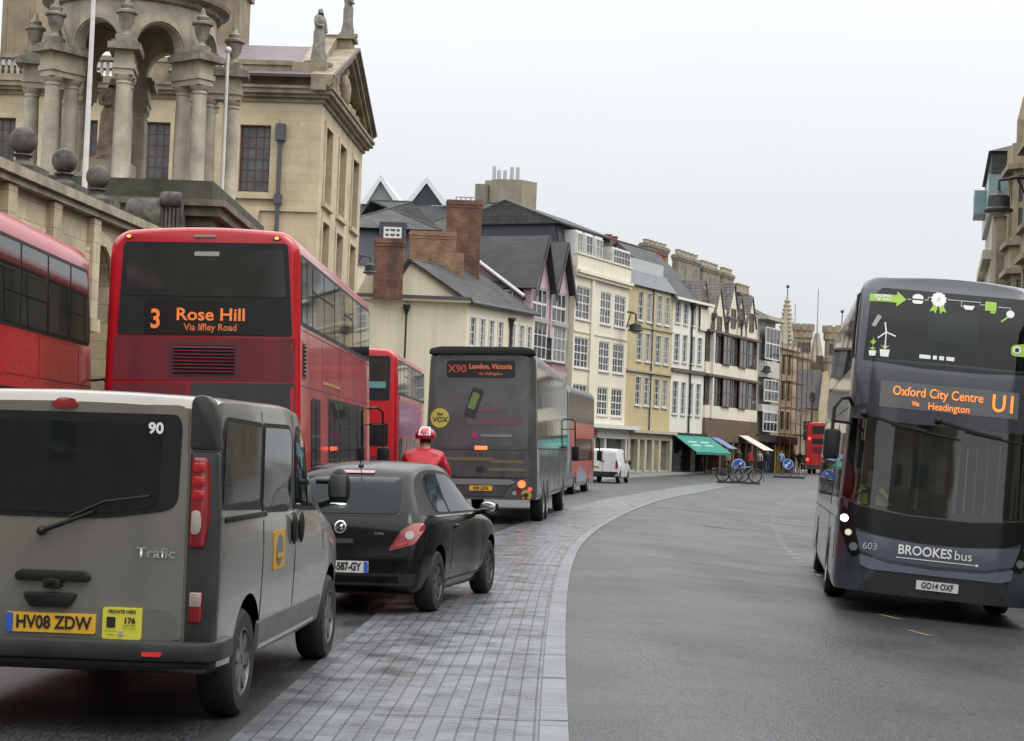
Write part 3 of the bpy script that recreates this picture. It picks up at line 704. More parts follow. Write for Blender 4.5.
MB().box(-.84, .84, .14, 3.4, .34, .36).build('floor_pan', BLACK, van)
ground_fit(van, -2.565, 10.3, R(4.1), 4.78, 1.7); van.scale = (1, 1, .98)

# ------------------------------------------------------------------ black hatchback
CBLK = M('black_car_paint', (.008, .0085, .010), .16, coat=.1, noise=.25, nscale=3, rvar=.06, spec=.2)
car = empty('hatchback', label='black three door hatchback with tail lamps, stopped on the wet setts behind the grey coach', cat='car')
st = [(0, .36, .60, .66, .62, .70, .60), (.03, .30, .66, .84, .68, .775, .66), (.10, .25, .80, .96, .74, .82, .68), (.22, .22, .90, 1.08, .77, .84, .66), (.42, .20, .935, 1.26, .79, .855, .60), (.66, .19, .94, 1.405, .80, .86, .57), (1.0, .18, .93, 1.455, .80, .86, .57), (1.5, .18, .915, 1.475, .79, .855, .58), (2.0, .18, .905, 1.44, .79, .855, .575),
      (2.4, .18, .895, 1.33, .80, .86, .57), (2.8, .19, .89, 1.13, .80, .86, .58), (3.08, .20, .865, .985, .80, .86, .60), (3.4, .21, .79, .885, .79, .85, .56), (3.7, .23, .66, .77, .74, .79, .5), (3.9, .28, .54, .63, .62, .66, .42), (3.98, .36, .46, .52, .46, .48, .34)]
cb = car_loft('body', CBLK, car, st, sub=5)
for yy in (.70, 3.21):
    for sd in ('right', 'left'):
        q = yy if sd == 'right' else -yy; cb.cut(sd, arch_poly(q, .345, .33) + [(q - .345, .12), (q + .345, .12)])
for yy in (.70, 3.21):
    for s in (-1, 1): wheel(car, s * .845, yy, .308, .195, M('car_wheel_trim', (.1, .1, .105), .35, metal=.7), side=s, spokes=7)
CGL = M('tinted_car_glass', (.010, .015, .018), .03, spec=.15, bump=.02, bscale=3)
cb.panel('rear', rpoly([(-.60, .965), (.60, .965), (.585, 1.12), (.52, 1.355), (-.52, 1.355), (-.585, 1.12)], [.1, .1, .05, .07, .07, .05]), BLACK, 'rear_window_frame', car, t=.004, cell=.08)
cb.panel('rear', rpoly([(-.57, .985), (.57, .985), (.56, 1.12), (.50, 1.335), (-.50, 1.335), (-.56, 1.12)], [.1, .1, .05, .06, .06, .05]), CGL, 'rear_window', car, t=.009, cell=.08)
cb.panel('rear', rr(-.19, 1.372, .19, 1.398, .01), REDP, 'high_brake_lamp', car, t=.012, cell=.1)
for s in (-1, 1):
    def ol(pts, r): return rpoly(pts if s > 0 else [(-a, b) for a, b in pts][::-1], r)
    tl = cb.panel('rear', ol([(.50, .635), (.76, .70), (.825, .84), (.80, .905), (.72, .90), (.62, .83)], [.03, .05, .06, .05, .06, .1]), REDP, 'tail_lamp', car, t=.014, cell=.05, skirt=.02)
    cb.panel('rear', oval(s * .705, .79, .04), CLEARL, 'lamp_lens', tl, t=.021, cell=.05, skirt=.004)
    cb.panel('rear', ol([(.55, .668), (.72, .712), (.70, .742), (.585, .70)], .015), M('bright_red_lens', (.55, .02, .025), .15, coat=.6), 'lens_cell', tl, t=.02, cell=.05, skirt=.004)
    sd = 'right' if s > 0 else 'left'
    def sp(pts, r=.05): return rpoly(pts if s > 0 else [(-a, b) for a, b in pts][::-1], r)
    cb.panel(sd, sp([(.24, .98), (.62, .965), (2.86, .94), (2.62, 1.08), (2.25, 1.30), (1.9, 1.385), (1.3, 1.415), (.9, 1.40), (.60, 1.33)], [.03, .1, .02, .1, .15, .2, .2, .15, .1]), BLACK, 'window_surround', car, t=.003, cell=.1)
    cb.panel(sd, sp([(.72, 1.0), (1.26, .98), (1.26, 1.375), (1.05, 1.375), (.88, 1.345), (.74, 1.22)], [.06, .02, .02, .1, .1, .1]), CGL, 'side_window', car, t=.008, cell=.12)
    cb.panel(sd, sp([(1.33, .98), (2.62, .965), (2.50, 1.09), (2.18, 1.275), (1.85, 1.355), (1.33, 1.375)], [.02, .03, .1, .15, .2, .02]), CGL, 'side_window', car, t=.008, cell=.12)
    seams(cb, sd, [(l if s > 0 else [(-a, b) for a, b in l]) for l in ([(1.29, .28), (1.27, .6), (1.29, .95)], [(2.74, .32), (2.76, .6), (2.70, .93)], [(1.29, .28), (2.74, .30)])], car, .007)
    ch = MB().box(*( (.79, .86) if s > 0 else (-.86, -.79)), .7, 2.7, .945, .962)
    cb.panel(sd, sp([(.62, .948), (2.7, .925), (2.7, .938), (.62, .963)], .003), CHROME, 'window_trim', car, t=.012, cell=.12)
    hb = MB().ball((s * .858, 1.45, .83), .05, 8, (.4, 1.6, .5)); hb.build('door_handle', CBLK, car, smooth=60)
    m_ = MB(); m_.ball((s * .975, 2.52, 1.0), .11, 10, (1.0, .6, .72)); m_.tube([(s * .80, 2.56, .94), (s * .92, 2.54, .955)], .03); mm = m_.build('door_mirror', CBLK, car, smooth=60)
    MB().ball((s * .975, 2.462, 1.0), .09, 10, (1, .12, .68)).build('mirror_glass', M('mirror_glass', (.5, .52, .53), .04, metal=1.), mm, smooth=60)
    cb.panel(sd, sp([(1.15, .19), (2.78, .19), (2.78, .30), (1.15, .30)], .03), CLAD, 'sill', car, t=.006, cell=.2)
cb.panel('rear', rpoly([(-.74, .30), (.74, .30), (.77, .42), (-.77, .42)], .03), CLAD, 'bumper_skirt', car, t=.008, cell=.15)
seams(cb, 'rear', [[(-.80, .60), (-.5, .56), (0, .545), (.5, .56), (.80, .60)], [(-.62, .93), (-.60, .62)], [(.62, .93), (.60, .62)]], car, .008)
cb.panel('rear', rr(-.14, .70, .14, .745, .02), CLAD, 'boot_handle', car, t=.012, cell=.1)
bd = cb.panel('rear', oval(0, .855, .062), CHROME, 'badge', car, t=.02, cell=.04, skirt=.02)
cb.panel('rear', oval(0, .855, .048), BLACK, 'badge_ring', bd, t=.025, cell=.04, skirt=.003); 
cb.panel('rear', rpoly([(-.035, .83), (.015, .88), (.038, .88), (-.005, .83), (.04, .83), (.03, .845), (0, .862), (-.03, .862)], 0), CHROME, 'badge_mark', bd, t=.03, cell=.04, skirt=.003)
cb.text('rear', 'CORSA', .40, .80, .03, CHROME, 'model_badge', car, t=.012)
plate(cb, 'rear', .04, .475, .52, .112, 'AK-587-GY', WPLATE, car, blue=(-1, 1), sx=.74, bold=.004, size=.105)
an = MB().tube([(0, .72, 1.44), (0, .60, 1.62), (0, .50, 1.80)], [.006, .004, .003], 6); an.ball((0, .72, 1.445), .03, 8, (1, 1.4, .8)); an.build('aerial', BLACK, car, smooth=50)
MB().box(-.7, .7, .2, 3.6, .2, .22).build('floor_pan', BLACK, car)
cr = MB(); cr.mat(0); cr.prism(rpoly([(-.15, -.3)] + [(-.15, .3), (.15, .3), (.15, -.3)], .08), 'y', 1.0, 1.12)
ground_fit(car, -1.63, 17.95, R(11.5), 3.98, 1.6); car.scale = (1, 1, 1.02)
# ------------------------------------------------------------------ buses
BRED = M('bus_red', (.44, .008, .016), .24, coat=.4, noise=.18, nscale=1.2, rvar=.05, streak=.3)
BREDD = M('bus_dull_red', (.16, .012, .022), .42, coat=.2, noise=.3, nscale=1.5, streak=.5)
BGREY = M('bus_soot_grey', (.045, .046, .052), .5, noise=.35, nscale=2, streak=.4)
GAP = M('grille_dark', (.006, .006, .006), .7)
def grille(body, axis, a0, b0, a1, b1, n, parent, frame, slat):
    g = body.panel(axis, rr(a0, b0, a1, b1, .02), frame, 'grille', parent, t=.008, cell=.4)
    body.panel(axis, rr(a0 + .05, b0 + .04, a1 - .05, b1 - .04, .01), GAP, 'grille_opening', g, t=.012, cell=.4, skirt=.003)
    mb = MB(); h = (b1 - b0 - .1) / n
    for i in range(n):
        z = b0 + .05 + h * (i + .5); c, nn = body.hit(axis, (a0 + a1) / 2, z)
        if axis == 'rear': mb.prism([(c.y - .012, z + h * .3), (c.y - .03, z - h * .05), (c.y - .012, z - h * .1)], 'x', a0 + .05, a1 - .05)
        elif axis == 'right': mb.prism([(c.x + .012, z + h * .3), (c.x + .03, z - h * .05), (c.x + .012, z - h * .1)], 'y', a0 + .05, a1 - .05)
    mb.build('grille_slats', slat, g)
def bus_mirror(root, x, y, ztop, drop, s, mat=BLACK):
    m = MB(); m.tube([(x, y, ztop), (x + s * .10, y + .22, ztop + .03), (x + s * .2, y + .32, ztop - .05), (x + s * .22, y + .33, ztop - drop)], .022, 8)
    m.tube([(x + s * .2, y + .32, ztop - .28), (x + s * .02, y + .1, ztop - .28)], .018, 6)
    m.build('mirror_arm', mat, root, smooth=50)
    h = MB().prism(rr(x + s * .22 - .11, ztop - drop - .42, x + s * .22 + .11, ztop - drop + .02, .05), 'y', y + .27, y + .40); return h.build('door_mirror', mat, root, bevel=.02)

LED3 = M('dusty_orange_display', (.6, .16, .03), .5, emit=.34, ecol=(1, .22, .045))
# ---- the red double decker with route 3
b3 = empty('double_decker_bus', label='red double decker bus with an orange 3 Rose Hill rear display', cat='bus')
s3 = shell('body', BRED, b3, 0, 9.7, 2.5, 4.34, z0=.3, taper=.07, rt=.30, rdx=.10, rdy=.12, fdx=.2, fdy=.3, kz=.6, crown_=.04)
arches(s3, (2.6, 7.3)); bus_wheels(b3, (2.6, 7.3), 2.5)
fr = s3.panel('rear', rpoly([(-1.06, 3.02), (1.12, 3.02), (1.04, 4.18), (-1.0, 4.18)], .06), M('rear_surround', (.022, .022, .026), .32, noise=.3, nscale=2, spec=.3), 'rear_window_frame', b3, t=.006)
rw3 = s3.panel('rear', rpoly([(-.97, 3.51), (1.03, 3.51), (.99, 4.10), (-.95, 4.10)], .05), GLASSB, 'rear_window', b3, t=.012)
ds = s3.panel('rear', rr(-.72, 3.04, .80, 3.46, .03), M('display_glass', (.012, .011, .012), .18), 'destination_display', b3, t=.012)
s3.text('rear', '3', -.585, 3.21, .33, LED3, 'route_number', ds, t=.018, bold=.008, sx=.85)
s3.text('rear', 'Rose Hill', .10, 3.275, .215, LED3, 'destination', ds, t=.018, bold=.004, sx=1.1)
s3.text('rear', 'Via Iffley Road', .10, 3.12, .12, LEDD, 'destination_via', ds, t=.018, bold=.002, sx=.95)
s3.panel('rear', rr(-.12, 4.01, .19, 4.065, .01), M('window_notice', (.30, .32, .28), .6), 'window_notice', rw3, t=.018)
s3.panel('rear', rr(-1.10, 2.46, 1.15, 3.0, .04), BREDD, 'engine_cover', b3, t=.006)
s3.panel('rear', rr(-.14, 1.0, 1.17, 2.44, .04), BGREY, 'engine_door', b3, t=.006)
s3.panel('rear', rr(-1.12, 2.2, -.17, 2.43, .03), BREDD, 'hatch', b3, t=.006)
s3.panel('rear', rr(-1.15, .5, 1.17, .98, .04), BGREY, 'lower_panel', b3, t=.006)
grille(s3, 'rear', -.40, 2.5, .46, 2.94, 8, b3, M('grille_frame', (.07, .016, .022), .5), BREDD)
for x in (-.94, .90):
    l_ = s3.panel('rear', oval(x, 4.245, .05, .028), BREDD, 'marker_lamp', b3, t=.016, cell=.05); s3.panel('rear', oval(x, 4.245, .026, .017), M('orange_lamp', (1, .3, .1), .3, emit=3.0, ecol=(1, .22, .06)), 'marker_lens', l_, t=.022, cell=.05)
s3.panel('rear', rr(-.13, 4.245, .14, 4.275, .012), M('lamp_strip', (.3, .25, .22), .3), 'high_lamp', b3, t=.02)
for s in (-1, 1):
    for k, z in enumerate((1.5, 1.32, 1.14)): s3.panel('rear', oval(s * 1.02, z, .075), REDP if k else M('amber_lens', (.6, .2, .02), .15, coat=.5), 'tail_lamp', b3, t=.02, cell=.08)
for sd in ('right', 'left'):
    sg = 1 if sd == 'right' else -1
    def W_(l): return [tuple(sorted((sg * a, sg * b))) for a, b in l]
    side_windows(s3, sd, W_([(.18, .62), (.70, 1.2), (1.28, 2.5), (2.58, 3.8), (3.88, 5.1), (5.18, 6.4), (6.48, 7.7), (7.78, 9.3)]), 3.22, 4.02, b3, band=(sorted((sg * .12, sg * 9.4)) + [3.17, 4.07]) and (min(sg * .12, sg * 9.4), max(sg * .12, sg * 9.4), 3.17, 4.07), trans=(2, 3, 5))
    side_windows(s3, sd, W_([(1.15, 1.55), (1.62, 2.1), (3.25, 3.75), (3.82, 4.3), (4.5, 5.8), (5.88, 7.1), (7.2, 8.3)]), 1.25 if sg > 0 else 1.25, 2.3, b3, band=(min(sg * 3.1, sg * 8.4), max(sg * 3.1, sg * 8.4), 1.2, 2.35), trans=(2, 3, 4, 5))
grille(s3, 'right', .22, 2.5, .60, 3.0, 8, b3, BRED, BREDD)
seams(s3, 'right', [[(.15, 2.42), (9.5, 2.42)], [(.15, 3.12), (9.5, 3.12)], [(.15, 1.1), (9.5, 1.1)], [(2.4, 2.42), (2.4, 3.12)], [(4.6, 2.42), (4.6, 3.12)]], b3, .012, M('seam_red', (.12, .006, .01), .5))
s3.panel('right', rpoly([(2.4, 2.52), (4.6, 2.52), (4.6, 2.56), (2.4, 2.56)], .01), M('faded_gold', (.40, .19, .04), .5), 'advert_band', b3, t=.01)
s3.panel('right', oval(9.0, 2.35, .05), REDL, 'side_marker', b3, t=.02) if 0 else None
bus_mirror(b3, 1.22, 9.62, 2.35, .7, 1)
ground_fit(b3, -3.79, 22.3, R(.8), 9.7, 2.4)

# ---- the red bus standing at the kerb
lb = empty('double_decker_bus', label='red double decker bus cut off by the frame edge, in front of the stone wall', cat='bus')
sL = shell('body', BRED, lb, 0, 9.8, 2.5, 4.38, z0=.3, taper=.05, rt=.30, rdx=.12, rdy=.16, fdx=.42, fdy=.42, kz=.5, crown_=.04, rakeF=lambda z: .34 * sstep(2.2, 4.3, z))
arches(sL, (2.6, 7.3)); bus_wheels(lb, (2.6, 7.3), 2.5)
for sd in ('right', 'left'):
    sg = 1 if sd == 'right' else -1
    def W_(l): return [tuple(sorted((sg * a, sg * b))) for a, b in l]
    side_windows(sL, sd, W_([(.4, 1.5), (1.58, 2.8), (2.88, 4.2), (4.28, 5.5), (5.58, 6.8), (6.88, 8.0)]), 3.05, 4.0, lb, band=(min(sg * .3, sg * 8.05), max(sg * .3, sg * 8.05), 3.0, 4.05), trans=(1, 3, 4))
    q = [(8.05, 3.0), (9.22, 3.0), (9.28, 3.2), (9.06, 4.05), (8.05, 4.05)]; sL.panel(sd, rpoly([(sg * a, b) for a, b in q][::sg], [.02, .1, .1, .1, .02]), BLACK, 'window_band', lb, t=.0045, cell=.1)
    q = [(8.08, 3.05), (9.17, 3.05), (9.2, 3.2), (9.0, 4.0), (8.08, 4.0)]; sL.panel(sd, rpoly([(sg * a, b) for a, b in q][::sg], [.03, .1, .1, .1, .03]), GLASS, 'window', lb, t=.010, cell=.1)
    side_windows(sL, sd, W_([(1.2, 2.4), (2.5, 3.8), (3.9, 5.1), (5.2, 6.4), (6.5, 7.6)]), 1.25, 2.25, lb, band=(min(sg * 1.1, sg * 7.7), max(sg * 1.1, sg * 7.7), 1.2, 2.3), trans=(1, 2, 3))
seams(sL, 'right', [[(.2, 2.45), (9.5, 2.45)], [(8.6, 1.0), (8.6, 2.95)], [(3.5, 2.45), (3.5, 3.0)], [(6.5, 2.45), (6.5, 3.0)]], lb, .012, M('seam_red', (.12, .006, .01), .5))
sL.panel('front', rpoly([(-1.0, 3.05), (1.0, 3.05), (.95, 3.95), (-.95, 3.95)], .1), GLASS, 'front_window', lb, t=.01); sL.panel('front', rpoly([(-1.08, 1.2), (1.08, 1.2), (1.05, 2.4), (-1.05, 2.4)], .1), GLASS, 'windscreen', lb, t=.01)
sL.panel('rear', rpoly([(-1.0, 3.05), (1.0, 3.05), (.95, 3.95), (-.95, 3.95)], .1), GLASS, 'rear_window', lb, t=.01)
MB().ball((1.06, 9.05, 4.27), .05, 8, (.8, 1.6, .7)).build('roof_marker', BRED, lb, smooth=60)
bus_mirror(lb, 1.2, 9.6, 2.55, .6, 1)
ground_fit(lb, -6.97, 15.7, R(-.5), 9.8, 2.4)

# ---- the second red bus ahead
b2 = empty('double_decker_bus', label='red double decker bus beside the cyclist, between route 3 bus and grey coach', cat='bus')
s2 = shell('body', M('bus_bright_red', (.50, .012, .018), .25, coat=.6, noise=.15, nscale=1.2, streak=.2), b2, 0, 10.0, 2.5, 4.28, z0=.3, taper=.05, rt=.28, rdx=.1, rdy=.12, fdx=.2, fdy=.3, kz=.6)
arches(s2, (2.6, 7.4)); bus_wheels(b2, (2.6, 7.4), 2.5)
s2.panel('rear', rr(-1.08, 2.92, 1.02, 4.10, .08), M('rear_surround', (.022, .022, .026), .32), 'rear_window_frame', b2, t=.006)
r2 = s2.panel('rear', rr(-1.02, 3.2, .97, 4.02, .06), GLASSB, 'rear_window', b2, t=.012)
s2.panel('rear', rr(.2, 3.25, .92, 3.42, .03), M('window_sticker', (.10, .26, .27), .5), 'window_sticker', r2, t=.018)
s2.panel('rear', rr(-1.05, 1.72, 1.0, 2.32, .05), GLASSB, 'lower_window', b2, t=.01)
s2.panel('rear', rr(-1.05, 1.1, 1.0, 1.45, .04), M('seam_red', (.12, .006, .01), .5), 'engine_grille', b2, t=.006)
for s in (-1, 1):
    for z in (1.0, 1.2): s2.panel('rear', oval(s * 1.1, z, .07), REDP, 'tail_lamp', b2, t=.015, cell=.08)
PURP = M('advert_purple', (.16, .05, .20), .4, coat=.3, noise=.5, nscale=1.5, dark=(.30, .04, .12))
for sd in ('right', 'left'):
    sg = 1 if sd == 'right' else -1
    def W_(l): return [tuple(sorted((sg * a, sg * b))) for a, b in l]
    side_windows(s2, sd, W_([(.2, .8), (.9, 2.0), (2.1, 3.3), (3.4, 4.6), (4.7, 5.9), (6.0, 7.2), (7.3, 8.4), (8.5, 9.6)]), 3.15, 3.98, b2, band=(min(sg * .15, sg * 9.7), max(sg * .15, sg * 9.7), 3.1, 4.03), trans=(2, 4))
    s2.panel(sd, rr(min(sg * .6, sg * 8), 2.05, max(sg * .6, sg * 8), 2.95, .04), PURP, 'side_advert', b2, t=.008, cell=.8)
    side_windows(s2, sd, W_([(.9, 2.0), (3.1, 4.3), (4.4, 5.6), (5.7, 6.9)]), 1.2, 1.95, b2)
ground_fit(b2, -4.17, 47.5, R(1.5), 10, 2.4)

# ---- the grey coach
CO = M('coach_grey', (.105, .107, .115), .3, metal=.35, coat=.4, noise=.3, nscale=1.0, streak=.5, rvar=.1)
COD = M('coach_dark', (.10, .101, .106), .35, metal=.3, coat=.3, noise=.4, nscale=1.2)
PINK = M('advert_pink', (.30, .018, .10), .5)
co = empty('coach', label='dirty grey coach with advert stickers on its rear and a dim orange display', cat='coach')
sc_ = shell('body', CO, co, 0, 13.2, 2.55, 3.92, z0=.55, taper=.08, rt=.26, rdx=.24, rdy=.20, fdx=.3, fdy=.4, kz=.35, rakeR=lambda z: .10 * sstep(1.6, 3.9, z) + .04 * (1 - sstep(.4, 1.2, z)))
arches(sc_, (2.3, 3.6, 10.4), r=.54); bus_wheels(co, (2.3, 3.6, 10.4), 2.55, r=.48)
MB().prism(rpoly([(-1.20, 3.80), (1.20, 3.80), (1.19, 3.92), (.95, 3.98), (-.95, 3.98), (-1.19, 3.92)], [.02, .02, .1, .1, .1, .1]), 'y', .03, .5).build('roof_spoiler', BLACK, co, bevel=.04)
sc_.panel('rear', rpoly([(-1.03, 1.72), (1.06, 1.72), (1.08, 3.72), (-1.05, 3.72)], .08), COD, 'upper_rear_panel', co, t=.005)
dd = sc_.panel('rear', rr(-.80, 3.28, .75, 3.66, .08), M('display_glass', (.012, .011, .012), .18), 'destination_display', co, t=.011)
LEDV = M('faint_orange_display', (.3, .07, .02), .5, emit=.2, ecol=(1, .16, .05))
sc_.text('rear', 'X90', -.56, 3.47, .24, M('faint_red_display', (.2, .03, .02), .5, emit=.12, ecol=(1, .1, .05)), 'route_number', dd, t=.016, bold=.006)
sc_.text('rear', 'London, Victoria', .19, 3.53, .16, LEDD, 'destination', dd, t=.016, bold=.004, sx=.9)
sc_.text('rear', 'via Hillingdon', .2, 3.37, .10, LEDV, 'destination_via', dd, t=.016, bold=.001)
ph = sc_.panel('rear', rpoly([(-.40, 2.42), (-.14, 2.34), (.06, 2.98), (-.20, 3.08)], .04), BLACKT, 'phone_sticker', co, t=.012)
sc_.panel('rear', rpoly([(-.32, 2.60), (-.16, 2.55), (-.03, 2.90), (-.18, 2.96)], .03), M('phone_screen', (.10, .15, .04), .5), 'phone_picture', ph, t=.017)
yc = sc_.panel('rear', oval(-.93, 2.36, .21, .22), M('sticker_yellow', (.42, .33, .06), .5), 'round_sticker', co, t=.012)
sc_.text('rear', 'the', -.93, 2.45, .10, BLACKT, 'lettering', yc, t=.018, bold=.003); sc_.text('rear', 'VOX', -.92, 2.32, .16, BLACKT, 'lettering', yc, t=.018, bold=.004)
for (a, b, w_, h_) in ((.15, 2.58, .35, .07), (.30, 2.30, .62, .08)): sc_.panel('rear', rr(a - w_, b - h_, a + w_, b + h_, .02), M('faint_pink', (.105, .05, .075), .5), 'faded_slogan', co, t=.011)
dot = sc_.panel('rear', oval(-.13, 1.98, .075), PINK, 'pink_dot', co, t=.012)
sc_.panel('rear', rr(.0, 1.95, .7, 2.01, .01), M('pale_slogan', (.17, .17, .175), .5), 'faded_slogan', co, t=.011)
hb = MB().box(-.13, .15, -.012, .1, 1.66, 1.74); hb.build('high_brake_lamp', M('lit_brake', (1, .12, .05), .3, emit=3.5, ecol=(1, .09, .03)), co, bevel=.01)
en = sc_.panel('rear', rr(-1.0, 1.05, 1.02, 1.6, .05), CO, 'engine_door', co, t=.012)
sc_.panel('rear', oval(.0, 1.22, .10, .085), BLACKT, 'maker_badge', en, t=.018, cell=.06)
for (a, b, w_) in ((-.3, 1.45, .6), (.6, 1.40, .38), (.6, 1.22, .42)): sc_.panel('rear', rr(a - w_, b - .035, a + w_, b + .035, .01), M('faint_gold', (.13, .10, .055), .5), 'faded_lettering', en, t=.017)
sc_.panel('rear', rpoly([(-.70, .88), (.66, .88), (.82, .95), (.66, 1.0), (-.72, 1.0)], .04), M('coach_trim', (.32, .32, .33), .3, metal=.6), 'plate_trim', co, t=.018)
plate(sc_, 'rear', .02, .80, .52, .115, 'K90 LDN', YPLATE, co, sx=.8, bold=.003, t0=.02)
seams(sc_, 'rear', [[(-1.05, 1.66), (1.07, 1.66)], [(-1.06, 1.04), (1.08, 1.04)], [(-1.0, .62), (.55, .62), (.55, .72)], [(.55, .72), (.85, 1.04)]], co, .02, GAP)
for (x, z, r_, mt) in ((.94, 1.02 - .12, .085, M('lit_amber', (1, .2, .05), .3, emit=3, ecol=(1, .09, .03))), (.86, .76, .06, REDP), (.78, .70, .05, CLEARL), (1.12, .79, .04, REDL), (.93, .64, .045, REDP)):
    sc_.panel('rear', oval(x, z, r_), mt, 'tail_lamp', co, t=.02, cell=.06)
sc_.panel('rear', oval(-.94, .9, .085), REDP, 'tail_lamp', co, t=.02, cell=.06); sc_.panel('rear', oval(-.86, .76, .06), REDP, 'tail_lamp', co, t=.02, cell=.06)
yk = sc_.panel('rear', oval(1.04, .66, .115), M('sticker_yellow', (.60, .46, .05), .5), 'round_sticker', co, t=.016); sc_.panel('rear', rr(.98, .62, 1.09, .70, .02), BLACKT, 'sticker_mark', yk, t=.021)
sc_.panel('right', rr(.35, 1.75, 12.6, 3.55, .15), M('coach_glass', (.035, .037, .04), .05, spec=.9, bump=.12, bscale=1.2, noise=.4, nscale=.8), 'side_glazing', co, t=.006, cell=1)
sc_.panel('left', rr(-12.6, 1.75, -.35, 3.55, .15), GLASS, 'side_glazing', co, t=.006, cell=1)
seams(sc_, 'right', [[(1.6, .55), (1.6, 1.7)], [(4.6, .55), (4.6, 1.7)], [(6.4, .55), (6.4, 1.7)], [(8.2, .55), (8.2, 1.7)], [(.3, 1.7), (12.8, 1.7)]] + [[(k, 1.78), (k, 3.52)] for k in (2.2, 4.2, 6.2, 8.2, 10.2)], co, .03, GAP)
bus_mirror(co, 1.24, 12.9, 2.6, .8, 1)
ground_fit(co, -.60, 40.4, R(5.0), 13.2, 2.4)

# ---- the blue and orange bus ahead of the coach
BLU = M('bus_blue', (.025, .04, .075), .3, coat=.5, noise=.2, nscale=1.5)
ORA = M('bus_orange', (.50, .06, .03), .3, coat=.5, noise=.25, nscale=1.5)
LBL = M('bus_pale_blue', (.16, .22, .32), .3, coat=.5)
sb_ = empty('double_decker_bus', label='blue and orange double decker bus just ahead of the grey coach', cat='bus')
sS = shell('body', BLU, sb_, 0, 10.4, 2.5, 4.25, z0=.3, taper=.05, rt=.35, rdx=.2, rdy=.25, fdx=.3, fdy=.4, kz=.6)
arches(sS, (2.7, 7.6)); bus_wheels(sb_, (2.7, 7.6), 2.5)
sS.panel('right', rr(.4, 2.85, 9.9, 3.95, .15), M('brown_reflection_glass', (.07, .052, .04), .12, spec=.3, bump=.2, bscale=1.2, noise=.6, nscale=1.2), 'upper_glazing', sb_, t=.006, cell=1)  # brownish street reflections painted into the glass colour
sS.panel('right', rpoly([(1.6, .7), (10.1, .5), (10.1, 2.8), (.8, 2.8)], [.6, .1, .1, .1]), ORA, 'orange_livery', sb_, t=.005, cell=1)
sS.panel('right', rr(2.6, 1.3, 9.2, 2.2, .1), M('warm_glass', (.10, .06, .045), .08, noise=.4, nscale=1), 'lower_glazing', sb_, t=.010, cell=1)
sS.panel('right', rpoly([(3.4, .45), (7.0, .45), (6.2, .9), (4.4, 1.1)], .2), LBL, 'pale_swoop', sb_, t=.012, cell=1)
sS.panel('right', rr(.2, 1.5, .75, 2.6, .1), LBL, 'rear_corner', sb_, t=.005, cell=1)
sS.panel('rear', rr(-1.0, 2.9, 1.0, 3.9, .1), GLASS, 'rear_window', sb_, t=.006)
for s in (-1, 1): sS.panel('rear', oval(s * 1.05, 1.3, .08), REDP, 'tail_lamp', sb_, t=.02, cell=.06)
sS.panel('right', rr(2.0, 2.32, 4.6, 2.38, .01), REDL, 'side_reflection', sb_, t=.01) if 0 else None
bus_mirror(sb_, 1.22, 10.2, 2.3, .6, 1)
ground_fit(sb_, 1.0, 68.5, R(8.5), 10.4, 2.4)

# ---- white van
WPAINT = M('white_van_paint', (.62, .63, .64), .3, coat=.4, noise=.08, nscale=2, streak=.15)
wv = empty('delivery_van', label='small white delivery van without side windows, ahead of the blue and orange bus', cat='van')
st = [(0, .40, 1.1, 1.74, .80, .86, .70), (.06, .34, 1.1, 1.80, .82, .87, .74), (1.0, .30, 1.1, 1.83, .83, .88, .75), (2.4, .28, 1.05, 1.82, .83, .88, .74), (2.8, .28, 1.02, 1.72, .83, .88, .70), (3.3, .28, 1.0, 1.30, .83, .87, .66), (3.6, .28, .95, 1.06, .82, .86, .62), (4.1, .3, .80, .90, .78, .82, .56), (4.28, .38, .58, .66, .62, .66, .4)]
wb_ = car_loft('body', WPAINT, wv, st, sub=4)
for yy in (.75, 3.45):
    for s in (-1, 1):
        sd = 'right' if s > 0 else 'left'; q = yy * s; wb_.cut(sd, arch_poly(q, .36, .33) + [(q - .36, .12), (q + .36, .12)]); wheel(wv, s * .86, yy, .32, .2, STEEL, side=s)
wb_.panel('rear', rpoly([(-.82, .36), (.82, .36), (.84, .62), (-.84, .62)], .05), CLAD, 'rear_bumper', wv, t=.03, cell=.2)
seams(wb_, 'rear', [[(0, .64), (0, 1.74)]], wv, .02, GAP)
for s in (-1, 1):
    lp = [(.70, .80), (.85, .80), (.85, 1.22), (.72, 1.22)]; wb_.panel('rear', rpoly(lp if s > 0 else [(-a, b) for a, b in lp][::-1], .03), REDP, 'tail_lamp', wv, t=.02, cell=.1)
    sd = 'right' if s > 0 else 'left'; q = [(2.25, 1.1), (3.25, 1.06), (2.75, 1.6), (2.25, 1.66)]; wb_.panel(sd, rpoly([(s * a, b) for a, b in q][::s], .06), GLASS, 'side_window', wv, t=.006)
    seams(wb_, sd, [[(s * 2.18, .45), (s * 2.18, 1.7)], [(s * 1.0, .5), (s * 1.0, 1.7)]], wv, .015, GAP)
    MB().ball((s * 1.0, 2.95, 1.12), .13, 8, (.7, .5, 1.1)).build('door_mirror', BLACK, wv, smooth=60)
plate(wb_, 'rear', -.42, .85, .52, .12, 'LC08 YVB', YPLATE, wv, sx=.8)
MB().box(-.12, .1, -.03, .02, 1.16, 1.2).build('door_handle', BLACK, wv)
p = G(612, 483); ground_fit(wv, p.x - .6, p.y - .9, R(13), 4.2, 1.6)

